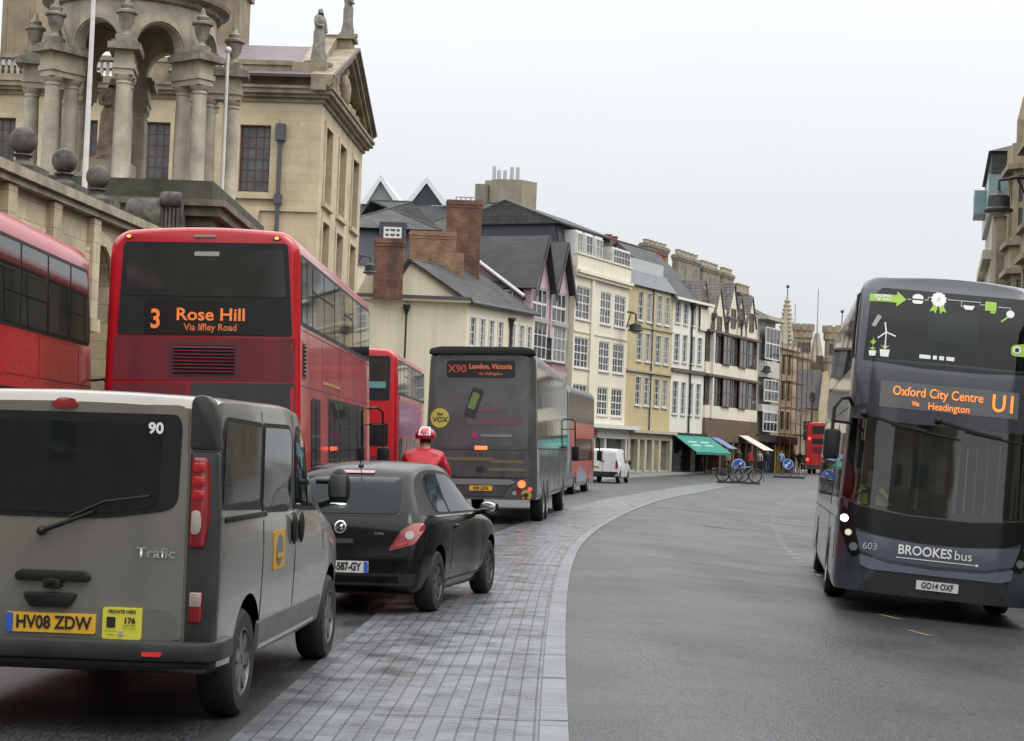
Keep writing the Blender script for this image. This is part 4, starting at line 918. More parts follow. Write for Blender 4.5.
# ---- far red bus
fb = empty('double_decker_bus', label='red double decker bus farthest down the street, seen from behind', cat='bus')
sF = shell('body', M('bus_bright_red', (.5, .012, .018)), fb, 0, 10.2, 2.5, 4.3, z0=.4, taper=.05, rt=.3, rdx=.12, rdy=.15, fdx=.2, fdy=.3, kz=.6)
sF.panel('rear', rr(-.75, 3.35, .95, 4.0, .1), GLASSB, 'rear_window', fb, t=.01)
sF.panel('rear', rr(-.75, 2.5, .6, 2.95, .1), GLASSB, 'destination_display', fb, t=.01)
sF.panel('rear', rpoly([(-.6, 1.75), (.9, 1.55), (.9, 2.2), (-.75, 2.3)], .1), BREDD, 'engine_grille', fb, t=.01)
sF.panel('rear', rr(-1.1, .4, 1.1, .75, .05), BGREY, 'bumper', fb, t=.02)
for (x, z) in ((-.95, 2.95), (-1.08, 1.2), (1.08, 1.2)): sF.panel('rear', oval(x, z, .13), REDL, 'tail_lamp', fb, t=.02, cell=.2)
for s in (-1, 1):
    for y in (2.6, 7.6): wheel(fb, s * 1.25, y, .48, .3, STEEL, side=s)
    sd = 'right' if s > 0 else 'left'; side_windows(sF, sd, [tuple(sorted((s * a, s * b))) for a, b in ((.6, 2.4), (2.5, 4.3), (4.4, 6.2), (6.3, 8.1))], 3.1, 3.95, fb)
p = P(816.5, 474, 150); ground_fit(fb, p.x + .3, 150, R(14), 10.2, 2.4)

# ------------------------------------------------------------------ the dark blue grey bus coming towards us
NAVY = M('navy_grey_paint', (.030, .037, .052), .22, coat=.7, noise=.15, nscale=1.5, rvar=.05, streak=.2)
NAVYL = M('slate_blue_paint', (.066, .080, .110), .26, coat=.7, noise=.12, nscale=2)
GTINT = glassmat('windscreen_glass', (.62, .67, .68)); GTOP = glassmat('upper_deck_glass', (.30, .36, .37), ior=1.5)
bb = empty('double_decker_bus', label='dark blue grey double decker bus coming towards us with an orange Oxford City Centre display', cat='bus')
def rkF(z): return .06 * sstep(.9, 1.4, z) + .15 * max(0, min(1, (z - 1.3) / 1.2)) + .04 * sstep(2.5, 3.0, z) + .20 * max(0, min(1, (z - 2.95) / 1.1)) + .14 * sstep(4.0, 4.35, z)
sB = shell('body', NAVY, bb, -10.9, 0, 2.5, 4.35, z0=.27, taper=.05, rt=.18, rdx=.2, rdy=.25, fdx=.5, fdy=.36, kz=.05, crown_=.05, rakeF=rkF)
ub = [(-1.12, 3.22), (-.4, 3.17), (.4, 3.17), (1.12, 3.22), (1.09, 4.05), (.95, 4.19), (-.95, 4.19), (-1.09, 4.05)]
lb_ = [(-1.22, 1.44), (-1.0, 1.36), (-.4, 1.29), (.4, 1.29), (1.0, 1.36), (1.22, 1.44), (1.19, 2.45), (-1.19, 2.45)]
sB.cut('front', ub); sB.cut('front', lb_)
for sd in ('right', 'left'):
    for (a, b) in ((-10.2, -8.6), (-8.5, -6.9), (-6.8, -5.2), (-5.1, -3.5), (-3.4, -1.6)):
        if sd == 'left': a, b = -b, -a
        sB.cut(sd, [(a, 3.2), (b, 3.2), (b, 3.95), (a, 3.95)]); g = sB.panel(sd, rr(a - .03, 3.17, b + .03, 3.98, .05), GTOP, 'window', bb, t=.006, cell=.8, skirt=0)
    for (a, b) in ((-9.2, -7.8), (-7.7, -6.3), (-6.2, -4.8), (-4.7, -3.3)) + (((-1.5, -.75),) if sd == 'right' else ()):
        if sd == 'left': a, b = -b, -a
        sB.cut(sd, [(a, 1.3), (b, 1.3), (b, 2.4), (a, 2.4)]); g = sB.panel(sd, rr(a - .03, 1.27, b + .03, 2.43, .05), GTOP, 'window', bb, t=.006, cell=.8, skirt=0)
arches(sB, (-2.65, -8.3)); bus_wheels(bb, (-2.65, -8.3), 2.5)
inn = M('cab_dark', (.03, .03, .033), .7); SEATM = M('seat_moquette', (.05, .05, .09), .9, noise=.5, nscale=20)
it = MB().box(-1.15, 1.15, -10.5, -.62, 2.62, 2.74); it.build('upper_floor', inn, bb); MB().box(-1.12, 1.12, -.95, -.80, 2.74, 3.12).build('upper_dashboard', inn, bb)
MB().box(-1.15, 1.15, -10.5, -.5, .40, .5).build('lower_floor', inn, bb)
for y in (-1.9, -2.8, -3.7, -4.6, -5.5, -6.4, -7.3):
    for x in (-.68, .68): MB().prism(rpoly([(y, 2.75), (y + .42, 3.18), (y + .5, 3.18), (y + .12, 3.2), (y + .02, 3.85), (y - .08, 3.85)], .03), 'x', x - .42, x + .42).build('passenger_seat', SEATM, bb)
mt = M('handrail_white', (.6, .6, .58), .4)
MB().tube([(-1.0, -1.05, 3.28), (-.1, -.98, 3.28), (1.0, -1.05, 3.28)], .022).build('handrail', mt, bb)
MB().box(-.35, .30, -.95, -.9, 3.58, 4.02).build('periscope_panel', M('panel_grey', (.25, .29, .30), .5), bb, bevel=.04)
MB().prism(rpoly([(-.45, 1.38), (-.45, 1.22), (-1.35, 1.05), (-1.35, .5), (-.42, .5), (-.30, 1.2)], .04), 'x', -1.1, 1.1).build('dashboard', inn, bb)
MB().tube([(.82 + .24 * math.cos(t * math.pi / 8), -1.02 - .10 * math.sin(t * math.pi / 8), 1.32 + .22 * math.sin(t * math.pi / 8)) for t in range(16)], .018, 6, close=True).build('steering_wheel', BLACK, bb, smooth=60)
MB().tube([(-.25, -.95, .5), (-.25, -.95, 2.55)], .03).build('grab_pole', M('pole_pale', (.45, .42, .38), .4), bb, smooth=60)
MB().box(.22, .26, -1.9, -.95, .5, 2.5).build('cab_screen', M('cab_screen', (.16, .15, .13), .5), bb)
MB().prism(rpoly([(-1.55, .5), (-1.15, .5), (-1.12, .95), (-1.5, 1.0), (-1.58, 1.75), (-1.70, 1.75)], .04), 'x', .55, 1.05).build('driver_seat', inn, bb)
sB.panel('front', rpoly(ub, .0), GTOP, 'upper_windscreen', bb, t=.002, cell=.12, skirt=0); sB.panel('front', lb_, GTINT, 'windscreen', bb, t=.002, cell=.12, skirt=0)
def frame_strip(path, w_, mat, name, t=.008, body=sB, axis='front', parent=bb):
    n = len(path); A = []; B = []
    for i, p in enumerate(path):
        a, b = V(path[max(0, i - 1)]), V(path[min(n - 1, i + 1)]); d = (b - a).normalized(); nn = V((-d.y, d.x)) * w_ / 2; A.append(tuple(V(p) + nn)); B.append(tuple(V(p) - nn))
    return body.panel(axis, A + B[::-1], mat, name, parent, t=t, cell=.12)
PIANO = M('gloss_black', (.007, .007, .008), .22, spec=.25)
sB.panel('front', rpoly([(-1.24, 1.42), (-1.0, 1.34), (-.4, 1.275), (.4, 1.275), (1.0, 1.34), (1.24, 1.42), (1.2, 1.12), (.8, 1.0), (.3, .95), (-.3, .95), (-.8, 1.0), (-1.2, 1.12)], .02), PIANO, 'scuttle_panel', bb, t=.006)
sB.panel('front', rpoly([(-1.2, 2.46), (1.2, 2.46), (1.14, 3.14), (.4, 3.12), (-.4, 3.12), (-1.14, 3.14)], .04), M('display_surround', (.026, .030, .038), .2, coat=.4), 'display_surround', bb, t=.006)
db = sB.panel('front', rr(-.87, 2.63, .86, 2.97, .015), M('display_panel', (.085, .09, .095), .3, coat=.4), 'destination_display', bb, t=.012)
sB.text('front', 'Oxford City Centre', -.15, 2.85, .168, LEDO, 'destination', db, t=.020, bold=.0015, sx=.83)
sB.text('front', 'Headington', .0, 2.69, .128, LEDO, 'destination', db, t=.020, bold=.001, sx=.88)
sB.text('front', 'Via', -.42, 2.705, .085, LEDO, 'destination_via', db, t=.020, bold=.002, sx=.9)
sB.text('front', 'U1', .68, 2.80, .31, LEDO, 'route_number', db, t=.020, bold=.005, sx=.85)
for s in (-1, 1):
    def ol(pts, r): return rpoly(pts if s > 0 else [(-a, b) for a, b in pts][::-1], r)
    hc = sB.panel('front', ol([(.93, .72), (1.06, .70), (1.225, 1.05), (1.24, 1.36), (1.14, 1.28), (1.03, 1.05)], .04), PIANO, 'headlamp', bb, t=.012, cell=.06)
    for (x, z, r_, mt_) in ((1.165, 1.165, .046, HEAD), (1.105, .99, .038, M('side_lamp', (.6, .55, .45), .3, emit=.35, ecol=(1, .8, .5))), (1.03, .82, .045, M('fog_lens', (.16, .16, .16), .12, coat=.5))):
        rg = sB.panel('front', oval(s * x, z, r_ * 1.2), STEEL, 'lamp_ring', hc, t=.018, cell=.06, skirt=.004); sB.panel('front', oval(s * x, z, r_), mt_, 'lamp_lens', hc, t=.022, cell=.06, skirt=.004)
    m_ = MB().tube([(s * 1.2, -.35, 2.62), (s * 1.26, -.1, 2.70), (s * 1.36, .03, 2.68), (s * 1.44, .05, 2.55), (s * 1.44, .05, 2.1)], .025, 8); m_.tube([(s * 1.44, .05, 2.38), (s * 1.2, -.25, 2.38)], .02, 6)
    m_.build('mirror_arm', BLACK, bb, smooth=50)
    MB().prism(rr(s * 1.43 - .10, 1.90, s * 1.43 + .10, 2.28, .05), 'y', -.04, .10).build('door_mirror', BLACK, bb, bevel=.03)
sB.panel('front', rpoly([(-.98, .78), (-.6, .70), (0, .675), (.6, .70), (.98, .78), (1.03, 1.02), (.6, .96), (0, .93), (-.6, .96), (-1.03, 1.02)], .03), NAVYL, 'front_panel', bb, t=.010)
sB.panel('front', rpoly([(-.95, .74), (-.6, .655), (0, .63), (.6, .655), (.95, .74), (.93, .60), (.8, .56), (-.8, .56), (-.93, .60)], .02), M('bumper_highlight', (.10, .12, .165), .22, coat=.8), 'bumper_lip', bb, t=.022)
sB.panel('front', rpoly([(-.95, .28), (.95, .28), (.72, .55), (.5, .60), (-.5, .60), (-.72, .55)], .04), M('lower_grille', (.012, .012, .014), .5), 'lower_grille', bb, t=.012)
seams(sB, 'front', [[(-.93, .76), (-.90, .55), (-.84, .3)], [(.93, .76), (.90, .55), (.84, .3)]], bb, .012, GAP)
sB.text('front', 'BROOKES', -.15, .845, .165, WHITE, 'lettering', bb, t=.020, bold=.003, sx=.92)
sB.text('front', 'bus', .325, .842, .165, WHITE, 'lettering', bb, t=.020, sx=1.0)
sB.panel('front', rr(-.50, .742, .50, .752, .002), WHITE, 'underline', bb, t=.016, skirt=.003); sB.panel('front', oval(.50, .747, .017), WHITE, 'underline_dot', bb, t=.017, skirt=.003)
sB.text('front', '603', -.83, .845, .125, M('fleet_grey', (.42, .43, .45), .4), 'fleet_number', bb, t=.020)
plate(sB, 'front', .04, .43, .52, .115, 'GO14 OXF', WPLATE, bb, sx=.78, bold=.003, t0=.03)
for (x0, z0, x1, z1) in ((-1.05, 2.52, .18, 2.30), (-.12, 2.52, 1.12, 2.30)):
    w_ = frame_strip([(x0, z0), (x0 + .45, z0 - .10), (x0 + .8, z0 - .15)], .03, BLACK, 'wiper_arm', t=.05); frame_strip([(x0 + .35, z0 - .11), (x1, z1)], .018, BLACK, 'wiper_blade', t=.04); MB().ball(sB.hit('front', x0, z0)[0] + V((0, .05, 0)), .045, 8).build('wiper_pivot', BLACK, bb, smooth=60)
# pictures on the upper windscreen
GRN = M('sticker_green', (.30, .52, .06), .5)
def icon(poly, mat, name='window_sticker', t=.012): return sB.panel('front', poly, mat, name, bb, t=t, cell=.2, skirt=.002)
ar = icon([(-1.10, 4.0), (-.76, 4.0), (-.76, 3.95), (-.64, 4.05), (-.76, 4.15), (-.76, 4.10), (-1.10, 4.10)], GRN)
sB.text('front', 'LEADING', -.94, 4.077, .05, WHITE, 'lettering', ar, t=.018, bold=.002); sB.text('front', 'THE WAY', -.94, 4.03, .05, WHITE, 'lettering', ar, t=.018, bold=.002)
icon(rpoly([(-.57, 4.075), (-.42, 4.075), (-.43, 4.115), (-.47, 4.14), (-.52, 4.14), (-.56, 4.115)], .02), WHITE); icon(rpoly([(-.57, 4.055), (-.42, 4.055), (-.44, 4.01), (-.55, 4.01)], .02), WHITE)
RX, RZ = -.23, 4.09
icon([(RX - .05, RZ - .05), (RX - .11, RZ - .17), (RX - .06, RZ - .15), (RX - .03, RZ - .19), (RX, RZ - .06)], GRN); icon([(RX + .05, RZ - .05), (RX + .11, RZ - .17), (RX + .06, RZ - .15), (RX + .03, RZ - .19), (RX, RZ - .06)], GRN)
icon([(RX + (.10 if k % 2 else .088) * math.cos(k * math.pi / 12), RZ + (.10 if k % 2 else .088) * math.sin(k * math.pi / 12)) for k in range(24)], WHITE, t=.014); sB.text('front', 'F', RX, RZ, .085, M('fleet_grey', (.42, .43, .45)), 'lettering', bb, t=.02)
LINE = M('sticker_line', (.5, .52, .52), .5)
for l in ([(-.63, 4.06), (-.58, 4.06)], [(-.41, 4.07), (-.37, 4.07), (-.36, 4.11), (-.33, 4.11)], [(-.12, 4.10), (.06, 4.10), (.06, 4.02), (.10, 4.02)], [(.06, 4.10), (.30, 4.10), (.30, 4.07), (.36, 4.07)], [(.52, 4.06), (.68, 4.06), (.68, 4.02)]): frame_strip(l, .010, LINE, 'sticker_line', t=.012)
icon([(.08, 4.045), (.23, 4.045), (.20, 3.99), (.11, 3.99)], WHITE)
icon(rr(.36, 4.0, .50, 4.12, .01), GRN); icon(rr(.43, 3.97, .49, 3.998, .01), GRN)
icon(oval(.68, 3.98, .05), WHITE); frame_strip([(.65, 3.94), (.57, 3.87)], .022, GRN, 'magnifier_handle', t=.012)
frame_strip([(-.86, 3.38), (-.86, 3.60)], .014, WHITE, 'turbine_mast', t=.012)
for a in (100, 220, 340): frame_strip([(-.86, 3.60), (-.86 + .13 * math.cos(R(a)), 3.60 + .13 * math.sin(R(a)))], .018, WHITE, 'turbine_blade', t=.013)
for (x, s) in ((-1.01, .046), (-.86, .062)):
    icon([(x - s * .8, 3.28), (x + s * .8, 3.28), (x + s, 3.28 + s * 1.5), (x - s, 3.28 + s * 1.5)], WHITE)
    z = 3.28 + s * 1.5; icon([(x, z), (x - s, z + s * .9), (x - s * .3, z + s * .7), (x, z + s * 1.4), (x + s * .3, z + s * .7), (x + s, z + s * .9)], GRN)
icon([(-1.01, 3.42), (-1.05, 3.47), (-1.02, 3.48), (-1.01, 3.53), (-1.0, 3.48), (-.97, 3.47)], GRN)
icon(rr(-.42, 3.30, -.28, 3.35, .005), WHITE); icon(rr(-.25, 3.30, -.20, 3.35, .005), WHITE); icon(rr(-.17, 3.30, -.11, 3.35, .005), WHITE); icon(rr(-.08, 3.30, .02, 3.35, .005), WHITE)
icon(rpoly([(-1.05, 3.68), (-1.0, 3.66), (-.93, 3.80), (-.98, 3.83)], .01), M('paper_grey', (.35, .36, .36), .6))
gb = icon(rpoly([(.72, 3.44), (.98, 3.44), (.98, 3.62), (.72, 3.58)], .05), GRN); sB.panel('front', oval(.79, 3.52, .05), WHITE, 'lens_ring', gb, t=.016, cell=.1, skirt=.002); sB.panel('front', oval(.79, 3.52, .028), BLACKT, 'lens_mark', gb, t=.02, cell=.1, skirt=.002)
MB().ball((.88, -.95, 4.335), .06, 8, (1, 1.3, .6)).build('roof_marker', BLACK, bb, smooth=60)
MB().ball((-1.13, -.60, 4.10), .05, 8, (.5, 1.2, 1)).build('roof_marker', BLACK, bb, smooth=60) if 0 else None
MB().tube([(1.16, -.95, 4.16), (1.235, -.9, 4.10), (1.25, -.74, 3.6), (1.25, -.62, 3.25)], .022, 6).build('branch_deflector', BLACK, bb, smooth=60)
sB.panel('right', rr(-1.35, .6, -.72, 1.2, .05), NAVY, 'cab_panel', bb, t=.008)
seams(sB, 'right', [[(-10.6, 1.15), (-.4, 1.15)], [(-10.6, 2.6), (-.7, 2.6)], [(-3.3, .4), (-3.3, 1.15)]], bb, .015, GAP)
# front centre on the road; heading towards the camera
BX, BY, BYAW = 5.38, 22.75, R(180 + 8.2)
ground_fit(bb, BX, BY, BYAW, -10.9, 2.4)
# ------------------------------------------------------------------ people
def person_mesh(joints, links, radii, cols, sub=1, extra=None):
    """one continuous skinned body; cols(co) gives the material index of a face"""
    names = list(joints); me = bpy.data.meshes.new('person'); me.from_pydata([joints[n] for n in names], [(names.index(a), names.index(b)) for a, b in links], [])
    o = bpy.data.objects.new('person', me); COL.objects.link(o); o.modifiers.new('s', 'SKIN')
    for i, n in enumerate(names):
        r = radii[n]; me.skin_vertices[0].data[i].radius = r if isinstance(r, tuple) else (r, r)
    me.skin_vertices[0].data[names.index('pelvis')].use_root = True
    if sub: m = o.modifiers.new('d', 'SUBSURF'); m.levels = sub; m.render_levels = sub
    bpy.context.view_layer.update()
    out = bpy.data.meshes.new_from_object(o.evaluated_get(bpy.context.evaluated_depsgraph_get()))
    bpy.data.objects.remove(o); bpy.data.meshes.remove(me); out.name = 'person'
    for p in out.polygons: p.use_smooth = True; p.material_index = cols(p.center)
    return out
def stand_joints(stride=.18, lean=0., arms=.1):
    J = {'pelvis': (0, 0, .95), 'waist': (0, .01 + lean * .3, 1.12), 'chest': (0, .0 + lean * .7, 1.33), 'neck': (0, -.01 + lean, 1.49), 'jaw': (0, .02 + lean, 1.57), 'skull': (0, .0 + lean, 1.66), 'crown': (0, -.01 + lean, 1.73)}
    Lk = [('pelvis', 'waist'), ('waist', 'chest'), ('chest', 'neck'), ('neck', 'jaw'), ('jaw', 'skull'), ('skull', 'crown')]
    Rd = {'pelvis': (.155, .12), 'waist': (.15, .115), 'chest': (.175, .125), 'neck': .06, 'jaw': (.075, .085), 'skull': (.09, .105), 'crown': (.06, .07)}
    for s, k in ((-1, 'l'), (1, 'r')):
        J.update({k+'sh': (s*.185, lean*.8, 1.41), k+'el': (s*.245, -s*arms*.5+lean*.6, 1.14), k+'wr': (s*.25, s*arms*-1+.06+lean*.5, .92), k+'ha': (s*.25, s*arms*-1+.09+lean*.5, .83),
                  k+'hi': (s*.095, 0, .88), k+'kn': (s*.10, s*stride*.6+.03, .50), k+'an': (s*.10, s*stride-.02, .09), k+'to': (s*.115, s*stride+.13, .045)})
        Lk += [('chest', k+'sh'), (k+'sh', k+'el'), (k+'el', k+'wr'), (k+'wr', k+'ha'), ('pelvis', k+'hi'), (k+'hi', k+'kn'), (k+'kn', k+'an'), (k+'an', k+'to')]
        Rd.update({k+'sh': .072, k+'el': .052, k+'wr': .036, k+'ha': .034, k+'hi': .095, k+'kn': .066, k+'an': .045, k+'to': .042})
    return J, Lk, Rd
SKIN = M('skin', (.42, .24, .17), .55)
HAIRS = [M('dark_hair', (.02, .014, .01), .7), M('fair_hair', (.30, .20, .09), .7), M('brown_hair', (.06, .035, .02), .7)]
SHOE = M('dark_shoe', (.015, .014, .013), .6)
def pedestrian(label, px, d, coat, legs, hair=0, yaw=0., h=1.7, stride=.18, group='pedestrians on the pavement'):
    J, Lk, Rd = stand_joints(stride)
    def cols(c):
        if c.z > 1.62 and (c.y < .05 or c.z > 1.70): return 3
        if c.z > 1.49: return 2
        if c.z < .10: return 4
        if abs(c.x) > .2 and c.z < .93: return 2
        return 1 if c.z < .84 else 0
    me = person_mesh(J, Lk, Rd, cols, 1)
    for m in (coat, legs, SKIN, HAIRS[hair], SHOE): me.materials.append(m)
    o = bpy.data.objects.new('person', me); COL.objects.link(o); tag(o, label, 'person', group)
    p = P(px, 470, d); o.location = (p.x, d, gz(kerbL(d), d) + .15); o.rotation_euler = (0, 0, -yaw); k = h / 1.74; o.scale = (k, k, k); return o

# ------------------------------------------------------------------ building tools
class Front:
    """a facade on the ground line A -> B: local X along it, Y into the house, Z up (heights are absolute)"""
    def __init__(s, A, B):
        s.A = V((A[0], A[1], 0)); d = V((B[0] - A[0], B[1] - A[1], 0)); s.W = d.length; s.d = d.normalized(); s.n = V((-s.d.y, s.d.x, 0)); s.rz = math.atan2(s.d.y, s.d.x)
    def root(s, name, label, cat, group=None): s.r = empty(name, tuple(s.A), s.rz, label, cat, group); return s.r
    def at(s, px, py, off=0.):
        r = RAY(px, py); t = (s.A + s.n * off - CAM).dot(s.n) / r.dot(s.n); q = CAM + r * t; return (q - s.A).dot(s.d), q.z
    def box(s, x0, y0, x1, y1, off=0.):
        a, b = s.at(x0, y1, off), s.at(x1, y0, off); c, e = s.at(x0, y0, off), s.at(x1, y1, off)
        return (a[0] + c[0]) / 2, (a[1] + e[1]) / 2, (b[0] + e[0]) / 2, (b[1] + c[1]) / 2
def front_wall(mb, u0, u1, z0, z1, holes, y=0., rec=.14):
    us = sorted({u0, u1, *[h[0] for h in holes], *[h[2] for h in holes]}); zs = sorted({z0, z1, *[h[1] for h in holes], *[h[3] for h in holes]})
    us = [u for u in us if u0 - 1e-6 <= u <= u1 + 1e-6]; zs = [z for z in zs if z0 - 1e-6 <= z <= z1 + 1e-6]
    for i in range(len(us) - 1):
        for j in range(len(zs) - 1):
            cu, cz = (us[i] + us[i+1]) / 2, (zs[j] + zs[j+1]) / 2
            if any(h[0] < cu < h[2] and h[1] < cz < h[3] for h in holes): continue
            mb.quad((us[i], y, zs[j]), (us[i+1], y, zs[j]), (us[i+1], y, zs[j+1]), (us[i], y, zs[j+1]))
    for a, b, c, e in holes:
        mb.quad((a, y, b), (a, y, e), (a, y + rec, e), (a, y + rec, b)); mb.quad((c, y, b), (c, y + rec, b), (c, y + rec, e), (c, y, e))
        mb.quad((a, y, e), (c, y, e), (c, y + rec, e), (a, y + rec, e)); mb.quad((a, y, b), (a, y + rec, b), (c, y + rec, b), (c, y, b))
    return mb
WGL = [M('window_glass_dark', (.025, .028, .032), .05, spec=.7, bump=.05, bscale=1.5), M('window_glass_blind', (.22, .22, .21), .12, spec=.6, noise=.4, nscale=1.5), M('window_glass_mid', (.08, .085, .09), .06, spec=.7, noise=.6, nscale=2., bump=.05, bscale=1.5)]
WFR = M('white_window_frame', (.62, .62, .60), .5, noise=.15, nscale=3)
BRN = M('brown_window_frame', (.135, .085, .068), .6, noise=.4, nscale=6)
def window(root, h, nx=2, ny=3, y=0., rec=.10, fr=None, gl=None, fw=.07, bar=.03, sill=None, mtx=None, thick=None, surround=0., name='window', par=None):
    """frame with glazing bars and sill as a part, its pane as a sub-part"""
    u0, z0, u1, z1 = h; fr = fr or WFR; m = MB(); ya, yb = y + rec - .055, y + rec + .02
    m.box(u0, u0 + fw, ya, yb, z0, z1).box(u1 - fw, u1, ya, yb, z0, z1).box(u0 + fw, u1 - fw, ya, yb, z1 - fw, z1).box(u0 + fw, u1 - fw, ya, yb, z0, z0 + fw)
    for i in range(1, nx):
        u = u0 + (u1 - u0) * i / nx; b = bar * (2.2 if thick and i in thick else 1); m.box(u - b / 2, u + b / 2, ya + .012, yb - .004, z0 + fw, z1 - fw)
    for j in range(1, ny):
        z = z0 + (z1 - z0) * j / ny; b = bar * (1.6 if ny % 2 == 0 and j == ny // 2 else 1); m.box(u0 + fw, u1 - fw, ya + .016, yb - .008, z - b / 2, z + b / 2)
    if surround:
        q = surround; m.box(u0 - q, u0 - .004, y - .045, y + .02, z0, z1 + q).box(u1 + .004, u1 + q, y - .045, y + .02, z0, z1 + q).box(u0 - .003, u1 + .003, y - .04, y + .02, z1 + .004, z1 + q - .003)
    if sill is not None: m.box(u0 - .08, u1 + .08, y - .10, y + rec - .06, z0 - .09, z0 - .003)
    if mtx: m.xform(mtx)
    f = m.build(name, fr, par or root)
    g = MB().quad((u0 + fw * .5, yb - .03, z0 + fw * .5), (u1 - fw * .5, yb - .03, z0 + fw * .5), (u1 - fw * .5, yb - .03, z1 - fw * .5), (u0 + fw * .5, yb - .03, z1 - fw * .5))
    if mtx: g.xform(mtx)
    g.build('pane', gl or random.choice(WGL), f); return f
def shellbox(mb, u0, u1, y0, y1, z0, z1, front=False, top=True):
    mb.quad((u0, y0, z0), (u0, y0, z1), (u0, y1, z1), (u0, y1, z0)); mb.quad((u1, y0, z0), (u1, y1, z0), (u1, y1, z1), (u1, y0, z1)); mb.quad((u0, y1, z0), (u0, y1, z1), (u1, y1, z1), (u1, y1, z0))
    if top: mb.quad((u0, y0, z1), (u1, y0, z1), (u1, y1, z1), (u0, y1, z1))
    if front: mb.quad((u0, y0, z0), (u1, y0, z0), (u1, y0, z1), (u0, y0, z1))
    return mb
SLATE = brickmat('roof_slate', (.072, .072, .073), (.05, .051, .053), (.028, .028, .03), .35, .22, ms=.015, rough=.8, axes='WZ', noise=.45, nscale=.8)
SLATED = brickmat('dark_slate', (.042, .044, .048), (.032, .034, .038), (.02, .02, .022), .35, .22, ms=.015, rough=.55, axes='WZ', noise=.45, nscale=.8)
TILE = brickmat('stone_tiles', (.165, .155, .142), (.125, .117, .108), (.04, .038, .035), .4, .25, ms=.02, rough=.75, axes='WZ', noise=.5, nscale=.9)
BRICK = brickmat('red_brick', (.22, .075, .045), (.14, .05, .032), (.16, .13, .10), .225, .075, ms=.01, rough=.85, axes='WZ', noise=.6, nscale=1.5, stain=(.05, .035, .03))
BRICKO = brickmat('orange_brick', (.32, .14, .07), (.17, .07, .04), (.26, .2, .14), .225, .075, ms=.014, rough=.85, axes='WZ', noise=.5, nscale=1.5)
ASHLAR = brickmat('golden_ashlar', (.53, .44, .295), (.48, .395, .26), (.34, .275, .17), .95, .38, ms=.006, rough=.8, axes='WZ', noise=.28, nscale=.7, bump=.15)
WALLST = brickmat('screen_wall_stone', (.52, .44, .295), (.47, .39, .265), (.22, .18, .125), 1.1, .42, ms=.008, rough=.8, axes='WZ', noise=.4, nscale=.8, bump=.2)
GREYST = M('weathered_stone', (.44, .385, .285), .85, noise=.4, nscale=1.3, dark=(.26, .23, .175), bump=.3, bscale=14, streak=.75)
BLKST = M('blackened_stone', (.11, .102, .088), .9, noise=.5, nscale=3.5, dark=(.03, .029, .027), bump=.5, bscale=10)
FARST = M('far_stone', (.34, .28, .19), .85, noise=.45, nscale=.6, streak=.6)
CREAM = M('cream_stucco', (.66, .60, .46), .75, noise=.1, nscale=.8, streak=.22)
CREAM2 = M('pale_cream_stucco', (.67, .62, .49), .75, noise=.1, nscale=.8, streak=.22)
PINKW = M('pink_stucco', (.33, .19, .245), .75, noise=.15, nscale=1.)
PINKP = M('pale_pink_stucco', (.50, .36, .385), .75, noise=.12, nscale=1.)
YELLOW = M('ochre_stucco', (.48, .395, .215), .75, noise=.15, nscale=.9, streak=.25)
WHITEW = M('white_stucco', (.68, .66, .58), .75, noise=.1, nscale=.8, streak=.25)
LEAD = M('lead_grey', (.15, .16, .17), .65, noise=.25, nscale=2)
BARGE = M('dark_bargeboard', (.05, .042, .045), .6)
GUTTER = M('grey_gutter', (.06, .065, .075), .5)
POT = M('terracotta_pot', (.32, .09, .06), .8, noise=.3, nscale=5)
STPOT = M('pale_pot', (.36, .31, .23), .85, noise=.4, nscale=4)
URNST = M('sooty_urn_stone', (.27, .245, .195), .88, noise=.5, nscale=3, dark=(.10, .092, .078), bump=.3, bscale=14)
CHIM = M('chimney_stone', (.25, .22, .17), .85, noise=.45, nscale=1.4, dark=(.12, .11, .09), streak=.7, bump=.2, bscale=8)
IRON = M('black_iron', (.012, .012, .013), .5)
def chimney(root, x0, x1, y0, y1, z0, z1, mat, pots=0, pm=None, cap=.12, name='chimney', potr=.13, poth=.35, flutes=False):
    m = MB().box(x0, x1, y0, y1, z0, z1 - .45).box(x0 - cap * .5, x1 + cap * .5, y0 - cap * .5, y1 + cap * .5, z1 - .45, z1 - .28).box(x0 - cap, x1 + cap, y0 - cap, y1 + cap, z1 - .279, z1 - .10).box(x0 - cap * .4, x1 + cap * .4, y0 - cap * .4, y1 + cap * .4, z1 - .099, z1)
    c = m.build(name, mat, root)
    for i in range(pots):
        u = x0 + (x1 - x0) * (i + .5) / pots; MB().lathe([(potr, 0), (potr * .9, poth * .1), (potr * .82, poth * .8), (potr, poth * .85), (potr, poth), (potr * .7, poth)], 12, (u, (y0 + y1) / 2, z1)).build('chimney_pot', pm or POT, c, smooth=40)
    return c
def gable_roof(root, x0, x1, y0, y1, ze, zr, mat, over=.25, t=.14, name='roof', ridge_y=None):
    """ridge along X between eaves at y0 and y1"""
    ym = (y0 + y1) / 2 if ridge_y is None else ridge_y; m = MB()
    k0 = (zr - ze) / (ym - y0); k1 = (zr - ze) / (y1 - ym)
    m.slab([(x0 - over, y0 - over, ze - over * k0 + t), (x1 + over, y0 - over, ze - over * k0 + t), (x1 + over, ym, zr + t), (x0 - over, ym, zr + t)], t)
    m.slab([(x0 - over, ym, zr + t), (x1 + over, ym, zr + t), (x1 + over, y1 + over, ze - over * k1 + t), (x0 - over, y1 + over, ze - over * k1 + t)], t)
    m.tube([(x0 - over, ym, zr + t), (x1 + over, ym, zr + t)], .1, 6)
    return m.build(name, mat, root)
